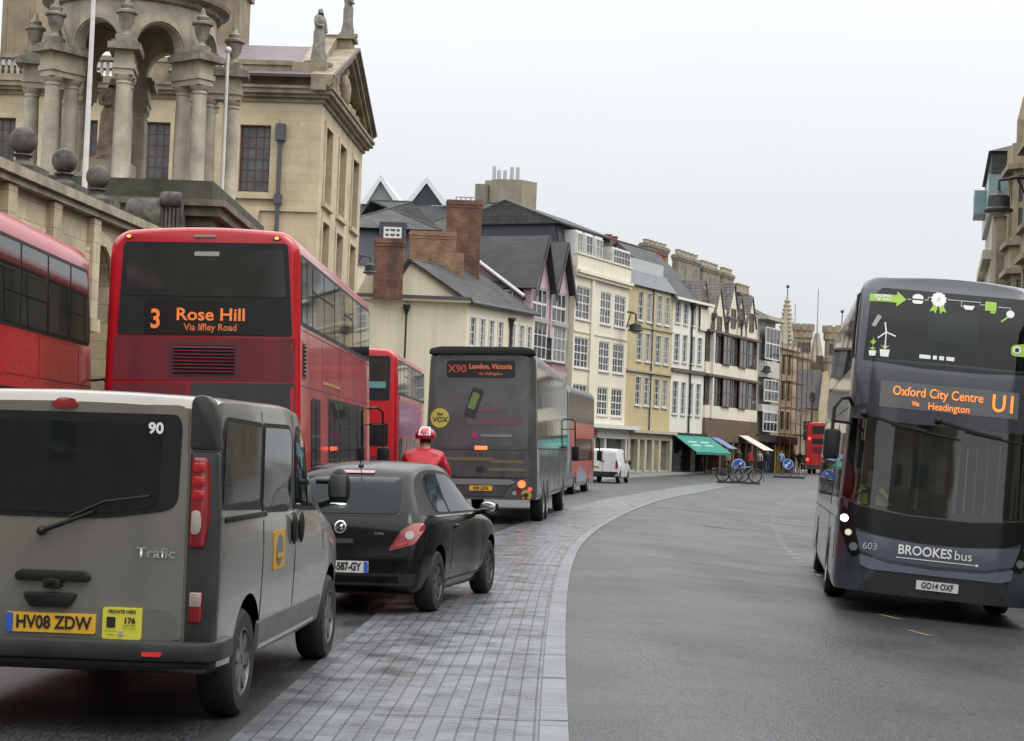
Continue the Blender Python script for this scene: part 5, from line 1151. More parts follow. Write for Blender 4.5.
def gable_end(mb, x, y0, y1, ze, zr, ym=None):
    ym = (y0 + y1) / 2 if ym is None else ym; mb.quad((x, y0, ze), (x, ym, zr), (x, y1, ze)); return mb
def fx(px, d): return P(px, 345, d).x
# ------------------------------------------------------------------ houses down the left side of the street
DS = [(466, 100.), (534, 107.5), (573, 113.5), (627, 122.), (672, 129.), (705, 134.5), (757, 146.), (775, 150.5), (797, 157.)]
PT = [(fx(p, d), d) for p, d in DS]

# ---- cream house with the long slate roof
A, B = PT[0], PT[1]; ff = Front(A, B); h = empty('cream_house', (A[0], A[1], 0), 0, 'cream two storey house with bare side wall and slate roof behind the grey coach', 'house')
mt = Matrix.Rotation(ff.rz, 4, 'Z'); ZE = 9.75; W = ff.W
ws = [ff.box(x0, y0, x1, y1) for x0, y0, x1, y1 in ((470, 318, 475.5, 346), (480, 320, 484.5, 346), (489, 321, 493.5, 347), (498, 323, 502.5, 348), (510, 326, 514.5, 349), (519, 327, 523.5, 350), (527, 329, 531, 351))]
ws = [(a, 7.25, c, 8.85) for a, b, c, e in ws]; low = [(a, 3.9, c, 5.7) for a, b, c, e in ws]
m = MB(); front_wall(m, 0, W, -.4, ZE, ws + low); m.xform(mt); xl = -6.9
m.quad((0, 0, -.4), (0, 0, ZE), (xl, -.4, ZE), (xl, -.4, -.4))
ridge = V((-3.35, -.2, 11.85)); bk = mt @ V((W, 8, 0)); be = mt @ V((W, 0, 0))
m.quad((0, 0, ZE), tuple(ridge), (-4.2, -.25, ZE)); m.quad((xl, -.4, -.4), (xl, -.4, ZE), (xl + bk.x, bk.y, ZE), (xl + bk.x, bk.y, -.4)); m.quad((xl + bk.x, bk.y, -.4), (xl + bk.x, bk.y, ZE), (be.x, be.y, ZE), (be.x, be.y, -.4))
m.build('wall', CREAM, h)
for q in ws + low: window(h, q, 2, 4, mtx=mt, sill=1, surround=.09)
r2 = ridge + V((be.x, be.y, 0)); ov = mt @ V((0, -.35, 0)); m = MB()
m.slab([(0 + ov.x - .1, ov.y - .15, ZE - .08), (be.x + ov.x, be.y + ov.y, ZE - .08), tuple(r2 + V((0, 0, .12))), tuple(ridge + V((-.05, -.25, .12)))], .14)
m.slab([tuple(ridge + V((-.05, -.25, .12))), tuple(r2 + V((0, 0, .12))), (-4.6 + be.x, be.y - .4, ZE), (-4.6, -.4, ZE)], .14)
m.build('roof', SLATE, h)
m = MB(); e0, e1 = mt @ V((-.1, -.32, 0)), mt @ V((W, -.32, 0)); m.tube([(e0.x, e0.y, ZE - .12), (e1.x, e1.y, ZE - .12)], .11, 8); m.build('gutter', GUTTER, h, smooth=40)
MB().box(xl - .3, .25, -.62, -.02, ZE + .0, ZE + .14).build('parapet_gutter', GUTTER, h); MB().box(xl - .2, .18, -.5, -.03, ZE - .16, ZE - .003).build('cornice', CREAM, h)
u, z = ff.at(510, 320); q = mt @ V((u, -.1, 0)); m = MB().tube([(q.x, q.y, 0), (q.x, q.y, z - .4)], .07, 8).lathe([(.08, -.5), (.16, -.1), (.26, .0), (.26, .12)], 10, (q.x, q.y, z)); m.build('drainpipe', IRON, h, smooth=40)
x = P(407, 300, 99.6).x - A[0]; m = MB().tube([(x, -.45, 0), (x, -.45, 8.9)], .055, 8).lathe([(.06, -.4), (.16, -.1), (.22, .0), (.22, .15)], 10, (x, -.45, 9.2)); m.build('drainpipe', IRON, h, smooth=40)
for (x0, x1, y0, y1, d, mt_, pz) in ((375, 404, 238, 300, 99.15, BRICK, 0), (410, 456, 231, 300, 103.2, BRICKO, 0), (447, 482, 200, 300, 105.5, BRICK, 0)):
    a, b = P(x0, y0, d), P(x1, y0, d); zt = P((x0 + x1) / 2, y0, d).z; chimney(h, a.x - A[0], b.x - A[0], d - A[1], d - A[1] + 1.0, 9.6, zt, mt_, cap=.05)
a, b = P(431, 262, 103.2), P(457, 262, 103.2); MB().box(a.x - A[0], b.x - A[0] + .35, 3.1, 4.1, 9.6, P(450, 252, 103).z).build('chimney_shoulder', BRICKO, h)
MB().box(P(362, 300, 99.6).x - A[0], P(367, 300, 99.6).x - A[0], -.5, -.42, P(365, 340, 99.6).z, P(365, 309, 99.6).z).build('side_window', WGL[0], h)
sm = MB(); a, b = P(356, 290, 100.5), P(375, 290, 100.5); x0, x1 = a.x - A[0], b.x - A[0]; sm.prism([(x0, 9.8), (x1, 9.8), (x1 - .1, 11.0), (x1 - .5, 11.4), (x0 + .5, 10.8)], 'y', .2, .8); sm.build('parapet_scroll', CREAM, h)

# ---- pink house
A, B = PT[1], PT[2]; ff = Front(A, B); ff.A = ff.A + ff.n * .9; h = ff.root('pink_house', 'pink gabled house with dark slate roofs and white bay windows', 'house'); W = ff.W; ZE = 10.7
m = MB(); front_wall(m, 0, W, -.4, ZE, []); shellbox(m, 0, W, 0, 9, -.4, ZE, top=False); gable_end(m, 0, 0, 9, ZE, 14.2, 5.0); gable_end(m, W, 0, 9, ZE, 14.2, 5.0); m.build('wall', PINKW, h)
gable_roof(h, 0, W, 0, 9, ZE, 14.2, SLATED, .2, ridge_y=5.0)
MB().tube([(-.27, -.25, ZE + .05), (-.27, 5.0, 14.35)], .12, 6).build('bargeboard', WFR, h)
gw = W / 2
for k in range(2):
    c = gw * (k + .5); hw = gw * .5; za, zg = 14.55, 11.3
    mm = MB(); front_wall(mm, c - hw + .15, c + hw - .15, ZE - 2.2, zg + .2, [(c - hw + .42, zg - 1.75, c + hw - .42, zg + .1)], y=-.55)
    mm.quad((c - hw + .15, -.55, zg + .2), (c + hw - .15, -.55, zg + .2), (c, -.55, za - .15))
    shellbox(mm, c - hw + .15, c + hw - .15, -.55, .0, ZE - 2.2, zg + .2); mm.build('gable', PINKP, h)
    window(h, (c - hw + .42, zg - 1.75, c + hw - .42, zg + .1), 3, 2, y=-.55, fw=.10, bar=.09)
    r = MB(); yf, yb = -1.0, 4.9
    r.slab([(c - hw - .1, yf, zg - .1), (c, yf, za), (c, yb, za), (c - hw - .1, yb, zg - .1)][::-1], .13); r.slab([(c, yf, za), (c + hw + .1, yf, zg - .1), (c + hw + .1, yb, zg - .1), (c, yb, za)][::-1], .13); r.build('gable_roof', SLATED, h)
    bg_ = MB()
    for s in (-1, 1): bg_.solid([(c + s * (hw + .22), -1.06, zg - .55), (c + s * (hw + .02), -1.06, zg - .55), (c, -1.06, za - .35), (c, -1.06, za + .05)], [(c + s * (hw + .22), -1.0, zg - .55), (c + s * (hw + .02), -1.0, zg - .55), (c, -1.0, za - .35), (c, -1.0, za + .05)])
    bg_.build('bargeboard', BARGE, h)
    for (zb, zt, nm) in ((7.0, 9.3, 'bay'), (3.9, 6.2, 'bay')):
        b_ = MB(); u0, u1 = c - hw + .18, c + hw - .18; q = .62
        pl = [(u0, 0), (u0 + .35, -q), (u1 - .35, -q), (u1, 0)]
        b_.prism(pl, 'z', zb - .75, zb); c2 = MB(); pl2 = [(u0 - .12, 0), (u0 + .28, -q - .12), (u1 - .28, -q - .12), (u1 + .12, 0)]; bay = b_.build('bay', PINKW, h); BC = M('bay_cornice', (.33, .29, .27), .7); c2.prism(pl2, 'z', zt, zt + .28).build('bay_cornice', BC, bay); MB().prism(pl2, 'z', zb + .002, zb + .07).build('bay_sill', BC, bay)
        window(h, (u0 + .37, zb + .08, u1 - .37, zt), 3, 3, y=-q, rec=.06, fw=.08, bar=.06, par=bay, name='bay_window')
        for s, (p0, p1) in ((-1, ((u0, 0), (u0 + .35, -q))), (1, ((u1 - .35, -q), (u1, 0)))):
            ln = math.hypot(p1[0] - p0[0], p1[1] - p0[1]); mt2 = Matrix.Translation((p0[0], p0[1], 0)) @ Matrix.Rotation(math.atan2(p1[1] - p0[1], p1[0] - p0[0]), 4, 'Z')
            window(h, (.0, zb + .08, ln, zt), 1, 3, rec=.06, fw=.08, mtx=mt2, par=bay, name='bay_window')
window(h, (.0, 0, 0, 0), 1, 1) if 0 else None
dm = MB().box(-.9, .0, .5, 2.2, ZE - .8, ZE + 1.0) if 0 else None
a = ff.at(522, 291, 1.0); 
mt2 = Matrix.Translation((-.02, 1.2, 0)) @ Matrix.Rotation(R(-90), 4, 'Z'); window(h, (-.75, 10.15, .65, 11.15), 3, 1, rec=.0, y=.0, mtx=mt2, fw=.09, name='side_window')
MB().box(0, W, -.5, 0, 3.0, 3.4).build('shop_cornice', WFR, h); 
a, b = ff.at(489, 217, 8.5), ff.at(525, 217, 8.5); chimney(h, a[0], b[0], 8.0, 9.0, 10, a[1], BRICK, cap=.08)

# ---- cream four storey house
def rows(ff, lst, z=None): return [ff.box(*q) for q in lst]
A, B = PT[2], PT[3]; ff = Front(A, B); h = ff.root('stucco_house', 'tall pale cream house with a parapet, attic dormers and wide white windows', 'house'); W = ff.W
zr = [(10.0, 12.1), (6.9, 8.85), (4.0, 5.85)]; ub, _ = ff.at(592, 300)
uu = [ff.box(x0, 300, x1, 320)[::2] for x0, x1 in ((576, 590), (600.5, 611), (614.5, 625.5))]
holes = [(a, z0, b, z1) for a, b in uu for z0, z1 in zr]; ZP = 14.2
m = MB(); front_wall(m, 0, W, 3.35, 13.3, holes); shellbox(m, 0, W, 0, 9, -.3, 13.3, top=True); m.build('wall', CREAM2, h)
m = MB().box(-.05, W + .05, -.35, .02, 12.9, 13.1).box(-.02, W + .02, -.22, .02, 12.7, 12.9).box(0, W, -.12, .25, 13.1, ZP - .12).box(-.04, W + .04, -.2, .3, ZP - .119, ZP).box(ub - .25, ub + .25, -.12, -.002, 3.4, 12.7).box(0, W, -.06, -.002, 9.15, 9.27); m.build('cornice', CREAM2, h)
for q in holes: window(h, q, 4, 4, sill=1, fw=.09, bar=.05, thick=(2,), gl=random.choice([WGL[0], WGL[2], WGL[2]]))
z0, z1 = 13.3, 16.2; m = MB(); m.slab([(0, .9, z0), (W, .9, z0), (W, 1.5, z1), (0, 1.5, z1)], .1); m.quad((0, .9, z0), (0, 1.5, z1), (0, 8, z1), (0, 9, z0)); m.quad((W, .9, z0), (W, 1.5, z1), (W, 8, z1), (W, 9, z0)); m.build('mansard', M('blue_slate', (.045, .05, .065), .5, noise=.3, nscale=2), h)
m = MB(); m.slab([(-.3, .9, z1 - .15), (W + .2, .9, z1 - .15), (W + .2, 5, z1 + 1.4), (-.3, 5, z1 + 1.4)], .12); m.slab([(-.3, 5, z1 + 1.4), (W + .2, 5, z1 + 1.4), (W + .2, 9.2, z1 - .2), (-.3, 9.2, z1 - .2)], .12); m.quad((-.28, .9, z1 - .2), (-.28, 5, z1 + 1.3), (-.28, 9.2, z1 - .2)); m.build('roof', SLATE, h)
for (x0, x1) in ((571, 577), (580, 587), (590, 597), (608, 625)):
    a, b = ff.box(x0, 240, x1, 250, .9)[::2]; n = 2 if x1 - x0 < 10 else 6
    d_ = MB().box(a - .08, b + .08, .55, 2.0, 13.6 if n == 2 else 14.1, 15.75 if n == 2 else 15.4).build('dormer', WFR, h); window(h, (a, 13.9 if n == 2 else 14.3, b, 15.6 if n == 2 else 15.3), n, 3 if n == 2 else 2, y=.42, rec=.1, par=d_, name='dormer_window')
m = MB().box(-.05, W + .3, -1.0, 0, 3.15, 3.4).box(-.05, W, -.35, 0, 2.5, 3.149); m.build('shop_fascia', WFR, h)
MB().box(.4, 3.6, -.42, -.352, 2.55, 3.05).build('red_shop_sign', M('sign_red', (.45, .03, .03), .5), h)
for u in (.1, 2.4, 3.3, 5.2, W - .4): MB().box(u, u + .3, -.3, .05, -.2, 2.5).build('shop_pilaster', WFR, h)
MB().quad((0, .04, -.2), (W, .04, -.2), (W, .04, 2.5), (0, .04, 2.5)).build('shop_window', WGL[2], h)
a, z = ff.at(609, 234, 5.4); chimney(h, a, ff.at(621, 234, 5.4)[0], 5.4, 6.0, 15.0, z - .7, CHIM, 2, POT, potr=.3, poth=.75)
a, z = ff.at(631, 256, 6); chimney(h, a, ff.at(640, 256, 6)[0], 6, 6.6, 14, z - .3, CHIM, 2, STPOT)

# ---- ochre house
A, B = PT[3], PT[4]; ff = Front(A, B); h = ff.root('ochre_house', 'ochre yellow house with narrow sash windows in pairs', 'house'); W = ff.W
uu = [ff.box(x0, 330, x1, 340)[::2] for x0, x1 in ((637, 642.3), (645.7, 650.5), (656, 661), (664, 669))]
zr = [(10.5, 12.6), (6.95, 9.15), (4.1, 6.2)]
zr = [(ff.at(648, y1)[1], ff.at(648, y0)[1]) for y0, y1 in ((295, 322), (336, 362), (380, 406))]
zr[0] = (zr[0][0], zr[0][0] + 2.0); zr[1] = (zr[1][0], zr[1][0] + 1.95); zr[2] = (zr[2][0], zr[2][0] + 1.95)
holes = [(a, z0, b, z1) for a, b in uu for z0, z1 in zr]; ZT = zr[0][1] + .35
m = MB(); front_wall(m, 0, W, 3.2, ZT, holes); shellbox(m, 0, W, 0, 9, -.3, ZT); m.build('wall', YELLOW, h)
for q in holes: window(h, q, 2, 4, sill=1, fw=.08, bar=.035, surround=.06)
m = MB(); m.slab([(-.1, -.25, ZT), (W + .05, -.25, ZT), (W + .05, .7, ZT + 1.2), (-.1, .7, ZT + 1.2)], .1); m.build('lead_roof', LEAD, h)
MB().box(-.1, W * .95, .7, .82, ZT + .9, ZT + 2.0).build('roof_screen', M('pale_screen', (.42, .43, .44), .6, noise=.15, nscale=2), h); MB().box(0, W, .85, 8.8, ZT, ZT + 1.5).build('attic', LEAD, h)
m = MB().box(-.02, W + .02, -.16, -.002, zr[1][0] - .42, zr[1][0] - .25).box(-.02, W, -.14, -.002, zr[0][0] - .5, zr[0][0] - .36) if 0 else MB().box(-.02, W + .02, -.16, -.002, zr[2][1] + .32, zr[2][1] + .48).box(-.02, W + .02, -.10, -.002, zr[1][1] + .35, zr[1][1] + .47); m.build('string_course', M('pale_band', (.42, .38, .30), .7, noise=.3, nscale=3), h)
MB().tube([(W * .52, -.08, 3.2), (W * .52, -.08, ZT)], .055, 6).build('drainpipe', GUTTER, h)
SHOPC = M('shop_cream', (.42, .40, .30), .6, noise=.15, nscale=2)
m = MB().box(-.1, W + .1, -.65, 0, 3.0, 3.2).box(0, W, -.3, 0, 2.55, 2.999)
for u in (.05, 1.7, 2.9, 4.2, 5.4, W - .45): m.box(u, u + .38, -.32, .05, -.2, 2.55)
m.box(0, W, -.2, .04, -.2, .45); m.build('shopfront', SHOPC, h)
sw = MB().quad((0, .03, .45), (W, .03, .45), (W, .03, 2.55), (0, .03, 2.55)).build('shop_window', M('shop_glass', (.16, .155, .13), .08, noise=.5, nscale=2), h)
WL = M('shop_lights', (1, .85, .5), .4, emit=4, ecol=(1, .8, .45)); random.seed(3)
for i in range(14):
    MB().ball((random.choice([2.2, 2.45, 4.75, 4.95, 5.1]) + random.uniform(-.1, .1), -.02, random.uniform(.7, 2.3)), .05, 6).build('shop_light', WL, sw)

# ---- white house with the green awning
A, B = PT[4], PT[5]; ff = Front(A, B); h = ff.root('white_house', 'white house with a steep slate roof above a green shop awning', 'house'); W = ff.W
uu = [ff.box(x0, 330, x1, 340)[::2] for x0, x1 in ((674.5, 679.5), (683, 687), (690.5, 694.5), (698, 702))]
zr = [(ff.at(688, y1)[1], ff.at(688, y0)[1]) for y0, y1 in ((303, 325), (336, 363), (383, 415))]
holes = [(a, z0, b, z1) for a, b in uu for z0, z1 in zr]; ZT = zr[0][1] + .35
m = MB(); front_wall(m, 0, W, 3.2, ZT, holes); shellbox(m, 0, W, 0, 9, -.3, ZT, top=False); gable_end(m, 0, 0, 9, ZT, ZT + 3.8); gable_end(m, W, 0, 9, ZT, ZT + 3.8); m.build('wall', WHITEW, h)
for q in holes: window(h, q, 2, 4, sill=1, fw=.06, bar=.03, surround=.05, gl=WGL[2])
gable_roof(h, 0, W, 0, 9, ZT, ZT + 3.8, SLATE, .45); MB().box(-.3, W + .5, -.5, .0, ZT - .32, ZT - .14).build('eaves_cornice', WHITEW, h)
u = ff.at(690, 350)[0]; MB().tube([(u, -.1, 3.2), (u, -.1, ZT - .6)], .07, 8).lathe([(.08, -.4), (.3, 0), (.3, .15)], 8, (u, -.1, ZT - .5)).build('drainpipe', IRON, h)
MB().box(-.02, W + .02, -.18, -.002, zr[1][0] - .75, zr[1][0] - .5).build('string_course', M('brown_band', (.10, .085, .075), .7), h)
DGR = M('dark_green_paint', (.006, .03, .028), .4)
m = MB().box(-.05, W + .05, -.35, 0, 2.6, 3.2).box(0, .35, -.3, .04, -.2, 2.6).box(W * .55, W * .55 + .2, -.3, .04, -.2, 2.6).box(W - .3, W, -.3, .04, -.2, 2.6).box(0, W, -.25, .03, -.2, .4); m.build('shopfront', DGR, h)
MB().quad((0, .04, .4), (W, .04, .4), (W, .04, 2.6), (0, .04, 2.6)).build('shop_window', WGL[0], h)
AWN = M('awning_green', (.015, .19, .15), .7, noise=.12, nscale=3)
aw = MB(); aw.slab([(.2, -.36, 3.0), (W * 1.1, -.36, 3.0), (W * 1.12, -2.1, 1.85), (.2, -2.1, 1.85)][::-1], .03); aw.box(.2, W * 1.12, -2.11, -2.08, 1.68, 1.86); awn = aw.build('awning', AWN, h)
for i, tx in enumerate(('MARKET', 'PANTRY')): pass
for i in (0, 1):
    for j in (0, 1): y0, y1 = -.95 - j * .35, -1.12 - j * .35; z0, z1 = 3.0 - (-.36 - y0) * -.661 if 0 else 3.0 + (y0 + .36) * .661 + .012, 3.0 + (y1 + .36) * .661 + .012; MB().slab([(1.1 + i * 2.4, y1, z1), (1.1 + i * 2.4, y0, z0), (2.7 + i * 2.4, y0, z0), (2.7 + i * 2.4, y1, z1)][::-1], .006).build('awning_mark', M('awning_pale', (.22, .42, .36), .7), awn)
a, z = ff.at(646, 238, 5); b = ff.at(670, 238, 5)[0]; chimney(h, a + .3, b - .2, 5, 5.6, ZT + 1, z - .3, CHIM, 5, STPOT, potr=.27, poth=.3); a, z = ff.at(656, 250, 4.2); b = ff.at(671, 250, 4.2)[0]; chimney(h, a, b, 4.2, 4.8, ZT + 1, z - .9, BRICK, 3, POT, potr=.27, poth=.8)

# ---- timber framed house with many gables
A, B = PT[5], PT[6]; ff = Front(A, B); h = ff.root('gabled_house', 'cream gabled house with bands of brown mullioned windows, beside the white house', 'house'); W = ff.W
def zz(py, px=730): return ff.at(px, py)[1]
zB1, zT1, zB2, zT2 = zz(366), zz(337), zz(408), zz(380); zJ = zz(420)
m = MB(); shellbox(m, 0, W, 0, 10, -.3, zT1 + 1.6, front=False); front_wall(m, 0, W, zT1, zT1 + 2.0, [], y=0.)
m.box(0, W, -.14, .2, zT2, zB1).box(0, W, -.2, .2, zJ, zB2); m.build('wall', CREAM2, h)
u1 = ff.at(709, 380)[0]
for (za, zb, off) in ((zB1, zT1, -.1), (zB2, zT2, -.15)):
    u = 0.25; n = 0
    segs = [(.15, u1 - .25), (u1 + .3, u1 + 2.3), (u1 + 2.4, u1 + 4.3), (u1 + 4.4, u1 + 6.3), (u1 + 6.4, u1 + 8.3), (u1 + 8.4, W - .15)]
    for k, (a, b) in enumerate(segs):
        if b - a < .4: continue
        pr = -.35 if k in (2, 4) else 0.
        window(h, (a, za, b, zb), max(2, int((b - a) / .8)), 2, y=off + pr * .6, rec=.08, fr=BRN, fw=.09, bar=.06, gl=random.choice([WGL[0], WGL[2], WGL[2]]), name='mullioned_window')
        if pr: MB().box(a, b, off + pr * .6 + .02, off + .3, zb, zb + .12).build('bay_roof', BRN, h)
    MB().box(-.05, W + .05, off - .28, .1, zb + .02, zb + .2).build('jetty_beam', BRN, h)
MB().box(u1 - .12, u1 + .16, -.36, .0, zJ, zT1).build('white_post', WHITEW, h)
zV = zT1 + 1.7
for i, (px, py, wd) in enumerate(((705, 281, 1.7), (720, 288, 3.2), (734, 284, 3.0), (741, 297, 2.0), (752, 297, 2.4))):
    c, za = ff.at(px, py, -.1); hw = wd / 2; zl = za - hw * 2.1; g = MB()
    wn = (c - .55, zl - .3, c + .55, zl + 1.2)
    front_wall(g, c - hw + .1, c + hw - .1, zT1, zl + .2, [], y=-.12); g.quad((c - hw + .1, -.12, zl + .2), (c + hw - .1, -.12, zl + .2), (c, -.12, za - .12)); g.build('gable', CREAM2, h)
    window(h, wn, 3, 2, y=-.2, rec=.06, fr=M('dull_oak', (.16, .12, .075), .7), fw=.07, bar=.06, gl=WGL[2], name='gable_window')
    r = MB(); r.slab([(c - hw - .05, -.22, zl), (c, -.22, za), (c, 7, za), (c - hw - .05, 7, zl)][::-1], .1); r.slab([(c, -.22, za), (c + hw + .05, -.22, zl), (c + hw + .05, 7, zl), (c, 7, za)][::-1], .1); r.build('gable_roof', TILE, h)
m = MB(); m.slab([(0, .3, zT1 + 1.6), (W, .3, zT1 + 1.6), (W, 5, zT1 + 4.4), (0, 5, zT1 + 4.4)], .15); m.slab([(0, 5, zT1 + 4.4), (W, 5, zT1 + 4.4), (W, 10, zT1 + 1.6), (0, 10, zT1 + 1.6)], .15); m.build('roof', TILE, h)
for i, u in enumerate((u1 + .2, u1 + 3.5, u1 + 6.9)): MB().tube([(u, -.2, zT1), (u, -.2, zT1 + 1.3)], .07, 6).box(u - .16, u + .16, -.38, -.05, zT1 + 1.1, zT1 + 1.5).build('drainpipe', GUTTER, h)
for (x0, x1, y0, mt_, n, off) in ((677, 701.5, 251, CHIM, 5, 5.5), (701.5, 721, 262, CHIM, 5, 5.6), (722, 735, 269, CHIM, 3, 5.6), (737, 752, 289, BRICK, 4, 5.0)):
    a, z = ff.at(x0, y0, off); b, _ = ff.at(x1, y0, off)
    pass
    chimney(h, a + .45, b - .25, off, off + .55, zT1 + 2, z - .2, mt_, n, STPOT, potr=.27, poth=.45 if mt_ is CHIM else .8)
WOOD = M('shop_wood', (.13, .085, .05), .6, noise=.3, nscale=3); m = MB().box(0, W, -.4, 0, 2.7, 3.3).box(0, W, -.2, 0, 3.301, zJ)
for k in range(9): u = W * k / 8; m.box(max(0, u - .2), min(W, u + .2), -.4, .05, -.2, 3.1)
m.box(0, W, -.3, .04, -.2, .5); m.build('shopfront', WOOD, h)
MB().quad((0, .04, .5), (W, .04, .5), (W, .04, 3.1), (0, .04, 3.1)).build('shop_window', WGL[0], h)
a = ff.at(734, 432)[0]; b = ff.at(745, 440)[0]; aw = MB(); aw.slab([(a, -.42, 3.3), (a + 2.3, -.42, 3.3), (a + 2.9, -2.4, 2.2), (a + .3, -2.4, 2.2)][::-1], .04); aw.build('awning', M('awning_cream', (.55, .52, .46), .7, noise=.15, nscale=2), h)
aw = MB().slab([(.8, -.42, 3.0), (2.6, -.42, 3.0), (2.8, -1.9, 2.2), (1.0, -1.9, 2.2)][::-1], .04); aw.build('awning', M('awning_blue', (.12, .17, .28), .7), h)

# ---- narrow grey house
A, B = PT[6], PT[7]; ff = Front(A, B); h = ff.root('narrow_house', 'narrow pale grey house with white bay windows, between gabled house and scaffold', 'house'); W = ff.W
def zz(py, px=766): return ff.at(px, py)[1]
ZT = zz(318); m = MB(); front_wall(m, 0, W, -.3, ZT, []); shellbox(m, 0, W, 0, 9, -.3, ZT); m.box(.5, W - .5, -.6, 0, zz(378), zz(362)).box(.3, W - .3, -.5, 0, zz(412), zz(405)); m.build('wall', M('pale_grey_stucco', (.50, .49, .45), .75, noise=.2, nscale=1, streak=.3), h)
for (y0, y1) in ((328, 360), (380, 402), (412, 432)):
    window(h, (.5, zz(y1), W - .5, zz(y0)), 4, 2, y=-.6, rec=.06, fw=.1, bar=.07, gl=WGL[0])
MB().box(-.1, W + .1, -.9, 0, ZT - .25, ZT + .05).build('cornice', M('pale_band', (.42, .38, .30)), h); MB().slab([(0, -.2, ZT + .05), (W, -.2, ZT + .05), (W, 4, ZT + 2), (0, 4, ZT + 2)], .12).build('roof', SLATE, h)
chimney(h, -.9, 1.2, 3.5, 5, ZT - 1, zz(305) + .4, CHIM, 2, STPOT, potr=.4, poth=.4)
m = MB().box(0, W, -.4, .0, 2.9, 3.5).box(0, .3, -.3, .05, -.2, 2.9).box(W - .3, W, -.3, .05, -.2, 2.9); m.build('shopfront', M('shop_black', (.03, .03, .03), .5), h); MB().quad((0, -.02, -.2), (W, -.02, -.2), (W, -.02, 2.9), (0, -.02, 2.9)).build('shop_window', WGL[0], h)

# ---- stone house under scaffolding
A, B = PT[7], PT[8]; ff = Front(A, B); h = ff.root('stone_house', 'narrow golden stone house standing behind scaffolding', 'house'); W = ff.W
def zz(py, px=788): return ff.at(px, py)[1]
zr = [(zz(375), zz(355)), (zz(401), zz(382)), (zz(430), zz(412))]; holes = [(u, a, u + 1.0, b) for u in (.8, 2.6, 4.4, 6.2) if u + 1.0 < W - .3 for a, b in zr]; ZT = zz(350)
m = MB(); front_wall(m, 0, W, -.3, ZT, holes, rec=.25); shellbox(m, 0, W, 0, 12, -.3, ZT); m.build('wall', M('honey_stone', (.54, .45, .29), .8, noise=.25, nscale=1., streak=.35), h)
for q in holes: window(h, q, 2, 3, rec=.2, gl=WGL[0], fr=BRN)
MB().box(-.1, W + .1, -.3, .3, ZT, ZT + .4).build('cornice', GREYST, h); MB().slab([(0, 0, ZT + .3), (W, 0, ZT + .3), (W, 5, ZT + 2.4), (0, 5, ZT + 2.4)], .15).build('roof', SLATE, h)
chimney(h, 1.2, 3.4, 6, 7.4, ZT, zz(309) + .6, CHIM, 3, STPOT, potr=.3, poth=.3)
m = MB().box(0, W, -.35, 0, 2.8, 3.5); m.build('shop_sign', M('shop_sign_maroon', (.10, .02, .03), .5), h)
YB = M('yellow_shop', (.50, .38, .05), .6); m = MB()
for k in range(5): m.box(.3 + k * W / 5, .7 + k * W / 5, -.2, 0, -.2, 2.8)
m.build('shop_post', YB, h); MB().quad((0, -.02, -.2), (W, -.02, -.2), (W, -.02, 2.8), (0, -.02, 2.8)).build('shop_window', WGL[0], h)
SCF = M('scaffold_tube', (.13, .07, .06), .6, metal=.2); s_ = empty('scaffolding', tuple(ff.A), ff.rz, 'rusty red scaffolding in front of the narrow golden stone house', 'scaffolding'); m = MB()
for u in [0.2 + k * (W - .4) / 4 for k in range(5)]:
    for y in (-.6, -1.5): m.tube([(u, y, 0), (u, y, ZT + .6)], .035, 6)
m.build('upright', SCF, s_); m = MB()
for k, z in enumerate((3.6, 5.8, 8.0, 10.2)):
    for y in (-.6, -1.5): m.tube([(-.2, y, z), (W + .2, y, z)], .035, 6); m.tube([(-.2, y, z + 1.0), (W + .2, y, z + 1.0)], .03, 6)
m.tube([(.2, -1.55, 3.6), (W, -1.55, 8)], .04, 6); m.build('ledger', SCF, s_); m = MB()
for z in (3.6, 5.8, 8.0, 10.2): m.box(-.1, W + .1, -1.45, -.65, z + .06, z + .11)
m.build('deck', M('scaffold_board', (.20, .15, .10), .8), s_)

# ---- far stone college and the things beyond
def farblock(name, label, d, x0, x1, ytop, depth, mat, cat='building'):
    a, b = P(x0, ytop, d), P(x1, ytop, d); z = P((x0 + x1) / 2, ytop, d).z; h = empty(name, (a.x, d, 0), 0, label, cat); return h, b.x - a.x, z
h, W, ZT = farblock('gothic_college', 'far honey stone gothic college with two crenellated turrets and slate gables', 186, 793, 880, 363, 12, FARST)
holes = [(u, z, u + .9, z + 1.7) for u in (1.0, 3.2, 5.4, 7.4) for z in (2.2, 5.4, 9.0)]
m = MB(); front_wall(m, 0, W, -.5, ZT, [q for q in holes if q[2] < W], rec=.3); shellbox(m, 0, W, 0, 10, -.5, ZT)
for k in range(int(W / 1.2)): m.box(k * 1.2, k * 1.2 + .7, -.05, .3, ZT, ZT + .7)
m.build('wall', FARST, h)
for q in holes: window(h, q, 2, 2, rec=.25, fr=GREYST, gl=WGL[0], fw=.12, bar=.1)
